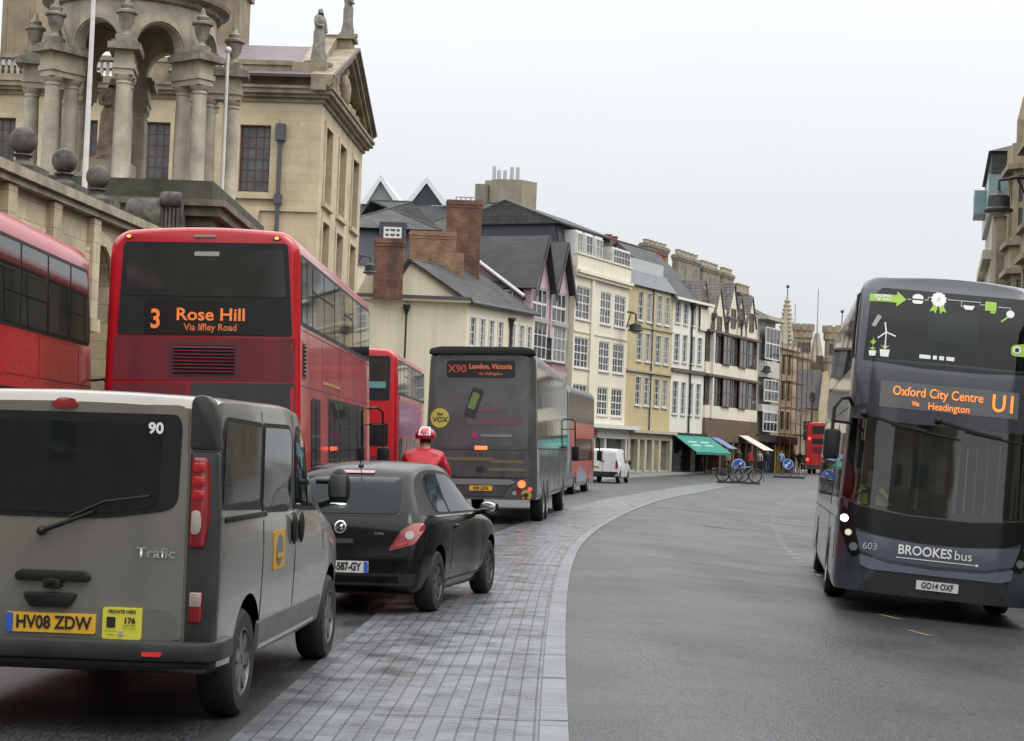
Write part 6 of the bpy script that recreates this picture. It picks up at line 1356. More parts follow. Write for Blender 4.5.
for (px, py, r) in ((803, 331, .88), (836, 333, 1.12)):
    c = P(px, py, 184.5); t = MB(); x = c.x - P(793, 363, 186).x; t.lathe([(r, -1), (r, c.z - 3.2), (r * 1.12, c.z - 3.0), (r * 1.12, c.z - 2.6), (r, c.z - 2.4), (r, c.z - .9), (r * 1.15, c.z - .7), (r * 1.15, c.z), (r * .9, c.z), (r * .9, c.z - .5), (.01, c.z - .5)], 8, (x, -1.5, 0))
    for k in range(8): a = k * math.pi / 4; t.cbox((x + r * 1.02 * math.cos(a), -1.5 + r * 1.02 * math.sin(a), c.z + .35), (.5, .5, .7))
    t.build('turret', FARST, h)
    for k in range(3): MB().box(x - r * .75 + k * r * .55, x - r * .75 + k * r * .55 + .35, -1.5 - r * 1.02, -1.5 - r * .9, c.z - 2.2, c.z - 1.2).build('turret_slit', WGL[0], h)
for (x0, x1, y0, y1) in ((797, 833, 368, 408), (835, 862, 372, 405)):
    a, b = P(x0, y1, 181), P(x1, y1, 181); za, zb = P(x0, y0, 181).z, P(x0, y1, 181).z; X0 = a.x - P(793, 363, 186).x; X1 = b.x - P(793, 363, 186).x
    m = MB(); m.box(X0, X1, -5, -1, -.5, zb); m.build('lodging_wall', FARST, h)
    m = MB(); m.slab([(X0, -5.2, zb), (X1, -5.2, zb), (X1 - .9, -2.6, za), (X0 + .3, -2.6, za)], .15); m.build('lodging_roof', SLATED, h)
    g = MB().prism([(X1 - 1.5, zb - 2.5), (X1, zb - 2.5), (X1, zb), (X1 - .75, za - .2), (X1 - 1.5, zb)], 'y', -5.6, -2.4).build('lodging_gable', M('sunny_stone', (.50, .42, .27), .8, noise=.2, nscale=1), h)  # gable stone coloured paler to stand for its sunlit side
    window(h, (X0 + .6, zb - 3.3, X0 + 1.6, zb - 1.2), 2, 2, y=-5, rec=0., fr=GREYST, gl=WGL[0]); window(h, (X0 + .6, zb - 6.6, X0 + 1.6, zb - 4.6), 2, 2, y=-5, rec=0., fr=GREYST, gl=WGL[0])
def spire(px, ytop, ybase, d, rb, label, ball=True):
    t, b = P(px, ytop, d), P(px, ybase, d); h = empty('church_spire', (t.x, d, 0), 0, label, 'spire'); H = t.z
    MB().lathe([(rb, -1), (rb, b.z), (rb * .9, b.z + .2), (.12, H)], 8).build('spire_body', GREYST, h)
    m = MB()
    for k in range(12):
        z = b.z + (H - b.z) * k / 12; r = rb * .9 * (1 - k / 12) + .12
        for q in range(4): a = q * math.pi / 2 + .3; m.ball((r * math.cos(a), r * math.sin(a), z), .2, 4)
    m.build('crocket', GREYST, h)
    m = MB().tube([(0, 0, H), (0, 0, H + 1.1)], .06, 6)
    if ball: m.ball((0, 0, H + 1.2), .2, 8)
    m.build('finial', BLKST, h, smooth=50)
spire(787.5, 297, 348, 205, 1.2, 'crocketed stone spire with a ball finial, above the scaffolded house')
spire(842, 322, 380, 205, 1.3, 'crocketed stone spire half hidden by the oncoming bus')
spire(817, 332, 360, 215, .8, 'thin dark pinnacle between the two far turrets', False)
for (px, y0, y1, d, lb_) in ((795.5, 304, 345, 190, 'thin pole left of the two far turrets'), (818.5, 289, 340, 190, 'tall thin pole above the far turrets')):
    a, b = P(px, y0, d), P(px, y1, d); m = MB().tube([(0, 0, b.z - 6), (0, 0, a.z)], [.07, .04], 6); o = m.build('flagpole', STEEL); o.location = (a.x, a.y, 0); tag(o, lb_, 'flagpole')

# ---- roofs rising behind the cream house
def hiproof(root, x0, x1, y0, y1, ze, zr, ins, mat, over=.3):
    ym = (y0 + y1) / 2; a, b = (x0 - over, x1 + over); c, e = y0 - over, y1 + over; r0, r1 = (x0 + ins, ym, zr), (x1 - ins, ym, zr); m = MB()
    m.quad((a, c, ze), (b, c, ze), r1, r0); m.quad((b, e, ze), (a, e, ze), r0, r1); m.quad((a, e, ze), (a, c, ze), r0); m.quad((b, c, ze), (b, e, ze), r1); m.quad((a, c, ze), (a, e, ze), (b, e, ze), (b, c, ze))
    m.tube([(a, c, ze), r0], .09, 6).tube([(b, c, ze), r1], .09, 6).tube([r0, r1], .09, 6); return m.build('roof', mat, root)
for (x0, x1, yr, ye, d, ins, lb_, win) in ((330, 440, 201, 228, 122, 5.0, 'slate roofed block with a small white window, behind the brick chimneys', ((384, 402, 227, 238),)), (395, 585, 203, 238, 134, 6.5, 'long slate roofed block below the concrete tank tower', ())):
    a, b, r = P(x0, ye, d), P(x1, ye, d), P((x0 + x1) / 2, yr, d + 5); h = empty('slate_block', (a.x, d, 0), 0, lb_, 'building'); W = b.x - a.x
    m = MB(); ze = P((x0 + x1) / 2, ye, d).z; m.box(0, W, 0, 10, -1, ze - 2.6).build('wall', CREAM, h)
    m = MB(); m.solid([(-.1, -.1, ze - 2.6), (W + .1, -.1, ze - 2.6), (W + .1, 10.1, ze - 2.6), (-.1, 10.1, ze - 2.6)], [(.3, .6, ze), (W - .3, .6, ze), (W - .3, 9.4, ze), (.3, 9.4, ze)]); m.build('mansard', M('blue_slate', (.045, .05, .065), .5), h)
    hiproof(h, .2, W - .2, .4, 9.6, ze, r.z, ins, SLATE)
    for (p0, p1, q0, q1) in win:
        u0, u1, z1 = P(p0, q0, d).x - a.x, P(p1, q0, d).x - a.x, P(p0, q0, d).z; z0 = P(p0, q1, d).z; dd_ = MB().box(u0 - .3, u1 + .3, -.1, 2, z0 - .4, z1 + .35).build('dormer', M('blue_slate', (.045, .05, .065)), h); window(h, (u0, z0, u1, z1), 3, 2, y=-.22, rec=.1, fw=.13, bar=.1, par=dd_, name='dormer_window')
for i, (xc, ya, x0, x1, yb, lb_) in enumerate(((381, 175, 360, 403, 205, 'white gabled rooflight with a pale end, behind the slate roofs'), (427, 177, 404, 449, 205, 'white gabled rooflight with a dark glazed end, behind the slate roofs'))):
    d = 140; a, b, t = P(x0, yb, d), P(x1, yb, d), P(xc, ya, d); h = empty('rooflight', (t.x, d, 0), 0, lb_, 'rooflight'); l, r = a.x - t.x, b.x - t.x; zb = P(xc, yb, d).z; zt = t.z; WM = M('white_metal', (.62, .64, .66), .4)
    m = MB(); m.solid([(l, 0, zb - 2), (l, 0, zb), (0, 0, zt), (r, 0, zb), (r, 0, zb - 2)], [(l, .35, zb - 2), (l, .35, zb), (0, .35, zt), (r, .35, zb), (r, .35, zb - 2)]) if 0 else None
    fr_ = MB()
    for s, e_ in ((-1, l), (1, r)): fr_.solid([(e_, -.3, zb), (e_ - s * .5, -.3, zb), (0, -.3, zt - .5), (0, -.3, zt)], [(e_, .1, zb), (e_ - s * .5, .1, zb), (0, .1, zt - .5), (0, .1, zt)])
    fr_.build('gable_frame', WM, h); MB().quad((l * .95, .05, zb), (r * .95, .05, zb), (0, .05, zt - .2)).build('gable_glazing', M('pale_panel', (.22, .24, .24), .3) if i == 0 else M('gable_glass', (.03, .04, .05), .1), h)
    rf = MB(); rf.slab([(r, .1, zb), (r + .6, 9, zb), (0 + .6, 9, zt), (0, .1, zt)], .15); rf.slab([(0, .1, zt), (.6, 9, zt), (l + .6, 9, zb), (l, .1, zb)], .15); rf.build('rooflight_roof', WM, h)
    MB().box(l, r, .1, 9, zb - 8, zb - .02).build('wall', LEAD, h)
d = 150; a, b, t = P(484, 180, d), P(538, 180, d), P(511, 178, d); h = empty('tank_tower', ((a.x + b.x) / 2, d + 3, 0), 0, 'concrete tank tower with vent pipes rising above the slate roofs', 'tower'); r = (b.x - a.x) / 2 * 1.06
CONC = M('board_marked_concrete', (.27, .235, .175), .85, noise=.25, nscale=.7, streak=.5)
MB().lathe([(r, 0), (r, t.z), (r * .93, t.z), (r * .93, t.z - .3), (.01, t.z - .3)], 8, a0=R(22.5), a1=R(382.5)).build('tower_shaft', CONC, h)
q0, q1 = P(475, 181, d), P(488, 181, d); MB().box(q0.x - (a.x + b.x) / 2, q1.x - (a.x + b.x) / 2, -1.5, 1.0, 0, q0.z).build('stair_shaft', M('dark_concrete', (.19, .17, .135), .85, streak=.5, noise=.2), h)
for px in (494, 499, 505, 512, 518): x = P(px, 170, d).x - (a.x + b.x) / 2; MB().tube([(x, -.5, t.z - .4), (x, -.5, t.z + (1.0 if px % 2 else 1.3))], .16, 8).build('vent_pipe', M('vent_steel', (.40, .40, .40), .4, metal=.5), h)
m = MB()
for k in range(5): x = P(455 + k * 5, 195, 145).x; m.tube([(x - (a.x + b.x) / 2, -5, P(460, 203, 145).z - 3), (x - (a.x + b.x) / 2, -5, P(460, 192, 145).z)], .05, 5)
m.tube([(P(455, 192, 145).x - (a.x + b.x) / 2, -5, P(460, 192, 145).z), (P(476, 192, 145).x - (a.x + b.x) / 2, -5, P(460, 192, 145).z)], .05, 5); m.build('railing', STEEL, h)
# ------------------------------------------------------------------ college: screen wall, gatehouse with cupola, pedimented wing
def wx(d): return -9.95 + .09 * (d - 35.5)
ff = Front((wx(6), 6), (wx(46.6), 46.6)); h = ff.root('screen_wall', 'tall stone screen wall with stone balls on its coping, behind the red buses', 'wall'); W = ff.W; ZC = 6.45
def ua(d): return (d - 6) / 40.6 * W
na, nb = ua(39.9), ua(41.6)
m = MB(); front_wall(m, 0, W, -.6, ZC, [(na, .6, nb, 5.9)], rec=.55); shellbox(m, 0, W, 0, 1.2, -.6, ZC)
m.quad((na, .55, .6), (nb, .55, .6), (nb, .55, 5.9), (na, .55, 5.9))
r = (nb - na) / 2; c = (na + nb) / 2; ar = [(c + r * math.cos(t * math.pi / 10), 5.05 + r * math.sin(t * math.pi / 10)) for t in range(11)]
for k in range(10): m.prism([ar[k], (ar[k][0], 5.95), (ar[k+1][0], 5.95), ar[k+1]], 'y', .02, .5)
m.build('wall', WALLST, h)
m = MB()
for k in range(13):
    a0, a1 = k * math.pi / 12 - .03, (k + 1) * math.pi / 12 - .05
    if k == 12: continue
    m.prism([(c + q * math.cos(a), 5.05 + q * math.sin(a)) for q, a in ((r, a0), (r * 1.35, a0), (r * 1.35, a1), (r, a1))], 'y', -.09, -.002)
for k in range(9):
    for s in (-1, 1): m.box(c + s * r * 1.02 - (.0 if s > 0 else .3), c + s * r * 1.02 + (.3 if s > 0 else .0), -.09, -.002, .6 + k * .49, 1.06 + k * .49)
m.build('niche_arch', WALLST, h)
m = MB(); u = ua(42.7)
while u > 0:
    m.box(u - .24, u + .24, -.16, -.002, 4.2, ZC - .02).box(u - .3, u + .3, -.22, -.003, 3.9, 4.19); u -= 2.6
m.build('pilaster', WALLST, h)
m = MB(); u = ua(42.7)
while u > 2.6:
    a, b = u - 2.6 + .45, u - .45
    if not (a < nb + .3 and b > na - .3):
        for q in ((a, b, ZC - .75, ZC - .62), (a, b, 4.3, 4.43)): m.box(q[0], q[1], -.07, -.003, q[2], q[3])
        m.box(a, a + .12, -.07, -.003, 4.431, ZC - .751).box(b - .12, b, -.07, -.003, 4.431, ZC - .751)
    u -= 2.6
m.build('panel_moulding', WALLST, h)
m = MB().box(-.1, W + .1, -.32, 1.4, ZC + .14, ZC + .34).box(-.1, W + .1, -.22, 1.3, ZC + .0, ZC + .139).box(-.1, W + .1, -.06, 1.1, ZC + .341, ZC + .42); m.build('coping', M('coping_stone', (.42, .365, .265), .85, noise=.5, nscale=1.5, dark=(.22, .19, .145), streak=.4), h)
for d, rr2 in ((36.6, .29), (39.1, .28), (41.4, .28)):
    u = ua(d); b = MB().box(u - .42, u + .42, -.1, .74, ZC + .42, ZC + .56).lathe([(.36, .56), (.28, .62), (.15, .70), (.14, .76), (.22, .81), (.18, .84)], 16, (u, .32, ZC)); b.ball((u, .32, ZC + .84 + rr2 * .96), rr2, 14); b.build('ball_finial', BLKST, h, smooth=40)

# gatehouse
GX, GY0, GY1 = -8.25, 46.9, 56.0
g = empty('gatehouse', (GX, GY0, 0), 0, 'stone gatehouse with an open columned cupola above the screen wall', 'gatehouse')
GL, GD = GY1 - GY0, 5.8; GZ = 7.35
m = MB().box(-GD, 0, 0, GL, -.5, GZ); m.build('gate_wall', WALLST, g)
m = MB()
for (o, z0, z1) in ((.12, GZ - .45, GZ - .25), (.30, GZ - .249, GZ), (.55, GZ + .001, GZ + .25), (.68, GZ + .251, GZ + .42)): m.box(-GD - o, o, -o, GL + o, z0, z1)
m.build('cornice', M('gate_cornice', (.20, .165, .12), .85, noise=.5, nscale=1.5, dark=(.07, .062, .05), streak=.5), g)
m = MB(); m.prism([(.1, GZ + .43), (.55, GZ + .43), (.62, GZ + .55), (.1, GZ + .95)], 'y', -.2, GL + .2) if 0 else None
m.box(-GD, .3, -.3, GL + .3, GZ + .421, GZ + .95); m.build('blocking_course', M('mossy_stone', (.075, .07, .05), .9, noise=.6, nscale=2, dark=(.03, .035, .02), bump=.4, bscale=8), g)
m = MB().box(.0, .12, .5, GL - .5, 3.0, GZ - .5); m.build('gate_panel', ASHLAR, g)
# scroll and carved head where wall and gate meet
u0 = P(158, 205, 46.4); sx_ = u0.x - GX; m = MB()
m.lathe([(.001, -.55), (.42, -.55), (.46, -.45), (.46, .25), (.42, .35), (.001, .35)], 20, (sx_ - .15, -.75, GZ - .1), axis='x'); m.box(sx_ - .68, sx_ + .2, -1.15, -.1, GZ - .95, GZ - .45); m.build('scroll', BLKST, g, smooth=40)
m = MB(); m.prism([(sx_ + .16, GZ - .95), (sx_ + .66, GZ - .95), (sx_ + .74, GZ - .3), (sx_ + .70, GZ + .25), (sx_ + .56, GZ + .5), (sx_ + .32, GZ + .5), (sx_ + .18, GZ + .25), (sx_ + .14, GZ - .3)], 'y', -1.02, -.4)
m.lathe([(.001, -.27), (.17, -.27), (.2, -.2), (.2, .2), (.17, .27), (.001, .27)], 14, (sx_ + .44, -1.0, GZ + .34), axis='x').lathe([(.001, -.22), (.13, -.22), (.15, .0), (.13, .22), (.001, .22)], 14, (sx_ + .41, -1.03, GZ - .72), axis='x')
for q in range(5): m.box(sx_ + .2 + q * .1, sx_ + .26 + q * .1, -1.08, -1.0, GZ - .6, GZ + .12)
m.build('carved_console', BLKST, g, smooth=50)

# cupola
cx, cy_ = -11.35, 52.1; cu = empty('cupola', (cx, cy_, 0), 0, None, None); cu.parent = g; cu.location = (cx - GX, cy_ - GY0, 0)
Z0, ZCAP, ZE_, ZS = 8.28, 11.5, 12.25, 12.45
COLST = M('column_stone', (.455, .405, .32), .85, noise=.35, nscale=1.5, dark=(.27, .24, .19), streak=.55, bump=.2, bscale=14)
MB().lathe([(3.35, GZ + .9), (3.35, Z0 - .15), (3.25, Z0 - .14), (3.25, Z0), (.01, Z0)], 40).build('stylobate', GREYST, cu, smooth=30)
for k in range(8):
    th = R(7 + 45 * k); ex, ey = math.sin(th), -math.cos(th)
    pr = empty('pier'); pr.parent = cu
    for r_ in (2.2, 2.86):
        x, y = ex * r_, ey * r_
        MB().box(x - .28, x + .28, y - .28, y + .28, Z0, Z0 + .12).lathe([(.27, .12), (.285, .17), (.25, .23), (.222, .27), (.228, 1.2), (.214, 2.3), (.195, ZCAP - Z0 - .25), (.22, ZCAP - Z0 - .22), (.205, ZCAP - Z0 - .15), (.26, ZCAP - Z0 - .08), (.28, ZCAP - Z0)], 22, (x, y, Z0)).build('column', COLST, pr, smooth=40)
    b = MB(); q = Matrix.Rotation(th - math.pi / 2, 4, 'Z')
    for (o, z0, z1) in ((.26, ZCAP, ZCAP + .16), (.30, ZCAP + .161, ZCAP + .30), (.26, ZCAP + .301, ZE_ - .08)): b.box(1.95, 2.86 + o, -o, o, z0, z1)
    b.xform(q); b.build('entablature', GREYST, pr)
    b = MB().box(1.95, 3.32, -.44, .44, ZE_ - .08, ZE_ + .10).box(1.95, 3.22, -.36, .36, ZE_ + .101, ZE_ + .18); b.xform(q); b.build('cornice_block', URNST, pr)
    for r_ in (2.86,):
        x, y = ex * r_, ey * r_
        MB().box(x - .24, x + .24, y - .24, y + .24, ZE_ + .18, ZE_ + .36).lathe([(.2, .36), (.10, .46), (.09, .52), (.20, .72), (.235, .95), (.30, .98), (.30, 1.04), (.16, 1.10), (.18, 1.2), (.08, 1.3), (.06, 1.42), (.01, 1.48)], 16, (x, y, ZE_)).build('urn', URNST, pr, smooth=40)
# drum with eight arches
ZT = 14.0; m = MB(); ro, ri = 2.32, 1.95; N = 12
for k in range(8):
    t0, t1 = R(7 + 45 * k), R(7 + 45 * (k + 1)); hw = R(17.0); mid = (t0 + t1) / 2
    pts = [(t0, ZS - .7)] + [(mid - hw, ZS - .7)] + [(mid - hw * math.cos(math.pi * i / N), ZS + .74 * math.sin(math.pi * i / N)) for i in range(N + 1)] + [(mid + hw, ZS - .7), (t1, ZS - .7)]
    P3 = lambda r, t, z: (r * math.sin(t), -r * math.cos(t), z)
    for i in range(len(pts) - 1):
        (ta, za), (tb, zb) = pts[i], pts[i + 1]
        if abs(tb - ta) < 1e-6: m.quad(P3(ro, ta, za), P3(ri, ta, za), P3(ri, tb, zb), P3(ro, tb, zb)); continue
        m.quad(P3(ro, ta, za), P3(ro, tb, zb), P3(ro, tb, ZT), P3(ro, ta, ZT)); m.quad(P3(ri, ta, ZT), P3(ri, tb, ZT), P3(ri, tb, zb), P3(ri, ta, za)); m.quad(P3(ro, ta, za), P3(ri, ta, za), P3(ri, tb, zb), P3(ro, tb, zb))
m.build('drum', COLST, cu)
for k in range(8):
    m = MB(); mid = R(7 + 45 * k + 22.5); A_ = [(mid - R(17.6) * math.cos(math.pi * i / N), ZS + .78 * math.sin(math.pi * i / N)) for i in range(N + 1)]; B_ = [(mid - R(20.6) * math.cos(math.pi * i / N), ZS + .92 * math.sin(math.pi * i / N)) for i in range(N + 1)]
    for i in range(N): m.solid([P3(2.31, *A_[i]), P3(2.31, *B_[i]), P3(2.31, *B_[i+1]), P3(2.31, *A_[i+1])], [P3(2.39, *A_[i]), P3(2.39, *B_[i]), P3(2.39, *B_[i+1]), P3(2.39, *A_[i+1])])
    m.build('arch_moulding', GREYST, cu)
MB().lathe([(2.3, ZT - .25), (2.45, ZT - .2), (2.48, ZT - .1), (2.68, ZT), (2.72, ZT + .12), (2.55, ZT + .2), (2.2, ZT + .4)], 48).build('drum_cornice', URNST, cu, smooth=40)
MB().lathe([(2.3, ZT + .3)] + [(2.2 * math.cos(a), ZT + .4 + 2.0 * math.sin(a)) for a in [R(k * 10) for k in range(10)]], 40).build('dome', LEAD, cu, smooth=40)
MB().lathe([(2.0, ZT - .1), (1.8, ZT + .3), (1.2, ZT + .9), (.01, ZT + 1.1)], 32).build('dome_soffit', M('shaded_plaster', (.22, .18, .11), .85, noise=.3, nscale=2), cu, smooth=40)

# wing with the pediment
WA = (-8.5, 76.0); WL_ = 13.0; h = empty('college_wing', (WA[0], WA[1], 0), R(-2.9), 'golden stone college wing with a carved pediment and long sash windows', 'building')
ZK = 16.15; ROT = Matrix.Rotation(R(90), 4, 'Z')
sides = [(P(x0, 150, 76).x - WA[0], P(x1, 150, 76).x - WA[0]) for x0, x1 in ((239, 270), (138, 168), (64, 94), (-20, 10))]
hs = [(a, 12.1, b, 14.95) for a, b in sides] + [(a, 7.6, b, 10.45) for a, b in sides]
m = MB(); front_wall(m, -26, 0, -.5, ZK, hs, rec=.22)
st3 = [(1.3, 3.1), (5.4, 7.3), (9.7, 11.6)]; hf = [(a, 12.0, b, 15.2) for a, b in st3] + [(a, 7.4, b, 11.1) for a, b in st3] + [(a, 1.0, b, 5.4) for a, b in st3]
f2 = MB(); front_wall(f2, 0, WL_, -.5, ZK, hf, rec=.3); f2.xform(ROT); m.add(f2.v, f2.f)
m.quad((-26, WL_, -.5), (-26, WL_, ZK), (0, WL_, ZK), (0, WL_, -.5)); m.quad((-26, 0, -.5), (-26, WL_, -.5), (-26, WL_, ZK), (-26, 0, ZK)); m.quad((-26, 0, ZK), (0, 0, ZK), (0, WL_, ZK), (-26, WL_, ZK)); m.build('wall', ASHLAR, h)
SASH = M('red_brown_sash', (.085, .035, .028), .5)
for q in hs: window(h, q, 4, 6, rec=.2, fr=SASH, fw=.09, bar=.035, gl=WGL[2])
for q in hf: window(h, q, 3, 5, rec=.28, fr=SASH, fw=.09, bar=.04, gl=WGL[0], mtx=ROT)
m = MB()
for a, b, c, e in hs: m.box(a - .32, a - .005, -.07, -.002, b - .1, e + .3).box(c + .005, c + .32, -.07, -.002, b - .1, e + .3).box(a - .004, c + .004, -.07, -.002, e + .005, e + .3); m.box(a - .5, c + .5, -.2, -.003, b - .3, b - .101)
for a, b, c, e in hs[:4]: m.prism([((a + c) / 2 - .22, 10.5), ((a + c) / 2 + .22, 10.5), ((a + c) / 2 + .32, 11.3), ((a + c) / 2 - .32, 11.3)], 'y', -.14, -.004)
m.box(-26, .0, -.12, -.003, 11.301, 11.46); m.build('window_surround', ASHLAR, h)
m = MB()
for a, b, c, e in hf: m.box(a - .3, a - .005, -.06, -.002, b - .1, e + .25).box(c + .005, c + .3, -.06, -.002, b - .1, e + .25).box(a - .004, c + .004, -.06, -.002, e + .005, e + .25).box(a - .4, c + .4, -.16, -.003, b - .3, b - .101)
m.xform(ROT); m.build('window_surround', ASHLAR, h)
CORN = M('cornice_stone', (.33, .27, .18), .85, noise=.5, nscale=1., dark=(.15, .125, .09), streak=.5)
m = MB()
for (o, z0, z1) in ((.12, ZK - .18, ZK - .0), (.30, ZK + .001, ZK + .14), (.46, ZK + .141, ZK + .34), (.54, ZK + .341, ZK + .46)): m.box(-26, o, -o, WL_ + o, z0, z1)
m.build('cornice', CORN, h)
m = MB().box(-26, -1.3, -.05, .3, ZK + .46, ZK + .72).box(-26, -1.3, -.09, .34, ZK + 1.4, ZK + 1.6).box(-4.0, -1.3, -.02, .27, ZK + .721, ZK + 1.399).box(-26, -19, -.02, .27, ZK + .721, ZK + 1.399).box(-7.6, -6.5, -.02, .27, ZK + .721, ZK + 1.399); m.box(-1.35, .1, -.1, .9, ZK + .46, ZK + 1.55); m.build('parapet', CORN, h)
for lo, hi in ((-18.8, -7.7), (-6.4, -4.1)):
    m = MB(); x = lo + .1
    while x < hi: m.lathe([(.07, .72), (.06, .8), (.1, .95), (.05, 1.2), (.08, 1.4)], 8, (x, .12, ZK)); x += .26
    m.build('balustrade', COLST, h, smooth=50)
# pediment over the street front
PA, PB, PZ, PT_ = -.5, WL_ + .5, ZK + .46, ZK + .46 + 2.75; pm = (PA + PB) / 2
m = MB(); m.quad((-.25, PA + .5, PZ), (-.25, PB - .5, PZ), (-.25, pm, PT_ - .4)); m.build('tympanum', ASHLAR, h)
m = MB(); random.seed(11)
for k in range(46):
    t = random.uniform(-1, 1); y = pm + t * 4.2; zmax = (1 - abs(t)) * 2.2 + .35; z = PZ + .2 + random.uniform(0, zmax); m.ball((-.08, y, z), random.uniform(.12, .3), 6, (.7, 1, 1.2))
m.ball((-.02, pm, PZ + 1.2), .55, 10, (.5, .9, 1.25)); m.build('pediment_carving', M('carved_stone', (.36, .30, .20), .85, noise=.4, nscale=3, dark=(.16, .13, .09)), h, smooth=50)
m = MB()
for (o, t0, t1) in ((.26, -.62, -.40), (.42, -.399, -.16), (.52, -.159, .05)):
    for s, ye in ((-1, PA - .25), (1, PB + .25)):
        a = (ye, PZ + t0 + .42), (pm, PT_ + t0 + .42), (pm, PT_ + t1 + .42), (ye, PZ + t1 + .42); m.prism([(p[0], p[1]) for p in a], 'x', -.4, o - .003 * (s > 0))
m.build('raking_cornice', CORN, h)
m = MB(); m.slab([(-6.5, PA - .25, PZ + .44), (.6, PA - .25, PZ + .44), (.6, pm, PT_ + .46), (-6.5, pm, PT_ + .46)], .12); m.slab([(-6.5, pm, PT_ + .46), (.6, pm, PT_ + .46), (.6, PB + .25, PZ + .44), (-6.5, PB + .25, PZ + .44)], .12)
m.slab([(-26, .6, ZK + 1.2), (-6.4, .6, ZK + 1.2), (-6.4, WL_ / 2, ZK + 3.0), (-26, WL_ / 2, ZK + 3.0)], .12); m.build('roof', M('purple_slate', (.13, .10, .105), .6, noise=.35, nscale=1.5), h)
MB().box(-.9, .25, pm - .5, pm + .5, PT_ - .2, PT_ + .75).box(-1.05, .4, pm - .65, pm + .65, PT_ + .751, PT_ + .92).build('apex_pedestal', CORN, h)
m = MB().slab([(-1.3, 1.0, PZ + 1.1), (-.4, 1.0, PZ + 1.1), (-.4, pm - .4, PT_ + .9), (-1.3, pm - .4, PT_ + .9)], .7); m.build('pediment_ramp', CORN, h)
x = P(280, 150, 75.9).x - WA[0]; MB().tube([(x, -.18, 0), (x, -.18, ZK - 1.2)], .09, 8).box(x - .2, x + .2, -.35, -.02, 14.3, 15.0).box(x - .16, x + .16, -.3, -.02, 11.6, 12.0).build('drainpipe', GUTTER, h)
for (x0, x1) in ((-6, 28), (206, 233)):
    d = 84; a, b = P(x0, 40, d), P(x1, 40, d); z0 = ZK + .5
    MB().box(a.x - WA[0], b.x - WA[0], 7, 9.5, z0, 22.5).box(a.x - WA[0] + .3, b.x - WA[0] - .3, 6.94, 6.998, 17.6, 21.5).box(a.x - WA[0] - .15, b.x - WA[0] + .15, 6.8, 9.7, 22.5, 23.1).build('chimney', M('block_chimney', (.27, .22, .145), .85, noise=.35, nscale=.9, streak=.6), h)

# statues are things of their own
def statue(label, loc, hgt, mat, yaw=0., cut=None, group=None):
    J, Lk, Rd = stand_joints(.03, 0, .0); J['rwr'] = (.12, .16, 1.12); J['rha'] = (.04, .19, 1.17); J['rel'] = (.27, .02, 1.15); J['lel'] = (-.26, .03, 1.16); J['lwr'] = (-.17, .16, 1.0); J['lha'] = (-.1, .18, .95)
    Rd = {k: (v if isinstance(v, tuple) else v * 1.25) for k, v in Rd.items()}
    me = person_mesh(J, Lk, Rd, lambda c: 0, 1); me.materials.append(mat); o = bpy.data.objects.new('statue', me); COL.objects.link(o); tag(o, label, 'statue', group); o.location = loc; k = hgt / 1.74; o.scale = (k, k, k); o.rotation_euler = (0, 0, -yaw)
    mb = MB(); n = 26; rows_ = [(.27, .0), (.28, .12), (.235, .4), (.225, .7), (.215, .95), (.16, 1.1), (.215, 1.25), (.20, 1.36), (.1, 1.46)]
    for r_, z in rows_:
        for i in range(n): a = i * 2 * math.pi / n; q = r_ * (1 + .10 * math.sin(a * 6 + z * 5) * (1 if z < 1.15 else .4)); mb.v.append((q * math.cos(a) * 1.0, q * math.sin(a) * .78, z))
    for j in range(len(rows_) - 1):
        for i in range(n): mb.f.append([j * n + i, j * n + (i + 1) % n, (j + 1) * n + (i + 1) % n, (j + 1) * n + i]); mb.m.append(0)
    mb.box(-.36, .36, -.32, .32, -.12, .0); mb.build('robe', mat, o, smooth=50); return o
STAT = M('statue_stone', (.25, .235, .20), .85, noise=.4, nscale=5, dark=(.12, .115, .10), bump=.3, bscale=12); STATB = M('brown_statue', (.30, .23, .165), .85, noise=.4, nscale=5, dark=(.14, .105, .075), bump=.3, bscale=12)
a = P(318, 60, 76.6); statue('grey stone robed statue standing on the parapet corner', (a.x, a.y + .2, ZK + 1.75), 2.35, STAT, R(120))
statue('grey stone statue topping the pediment, head cut off by the frame', (WA[0] + .30, WA[1] + pm, PT_ + 1.05), 2.25, STAT, R(75))
a = P(110, 140, 52.0); st_ = statue('brown stone robed statue among the cupola columns', (a.x, 52.0, Z0 + 1.35), 2.35, STATB, R(150)); 
m = MB().box(a.x - cx - .8, a.x - cx + .8, -.9, .7, Z0, Z0 + .8).box(a.x - cx - .65, a.x - cx + .65, -.75, .55, Z0 + .8, Z0 + 1.2); m.build('statue_plinth', GREYST, cu)

# wall between gatehouse and wing
ff = Front((wx(56.2), 56.2), (-8.0, 75.9)); h2 = ff.root('screen_wall', 'farther stretch of stone screen wall, between gatehouse and college wing', 'wall'); m = MB().box(0, ff.W, 0, 1.1, -.5, 6.75); m.build('wall', WALLST, h2); MB().box(0, ff.W, -.25, 1.3, 6.75, 7.1).build('coping', GREYST, h2)

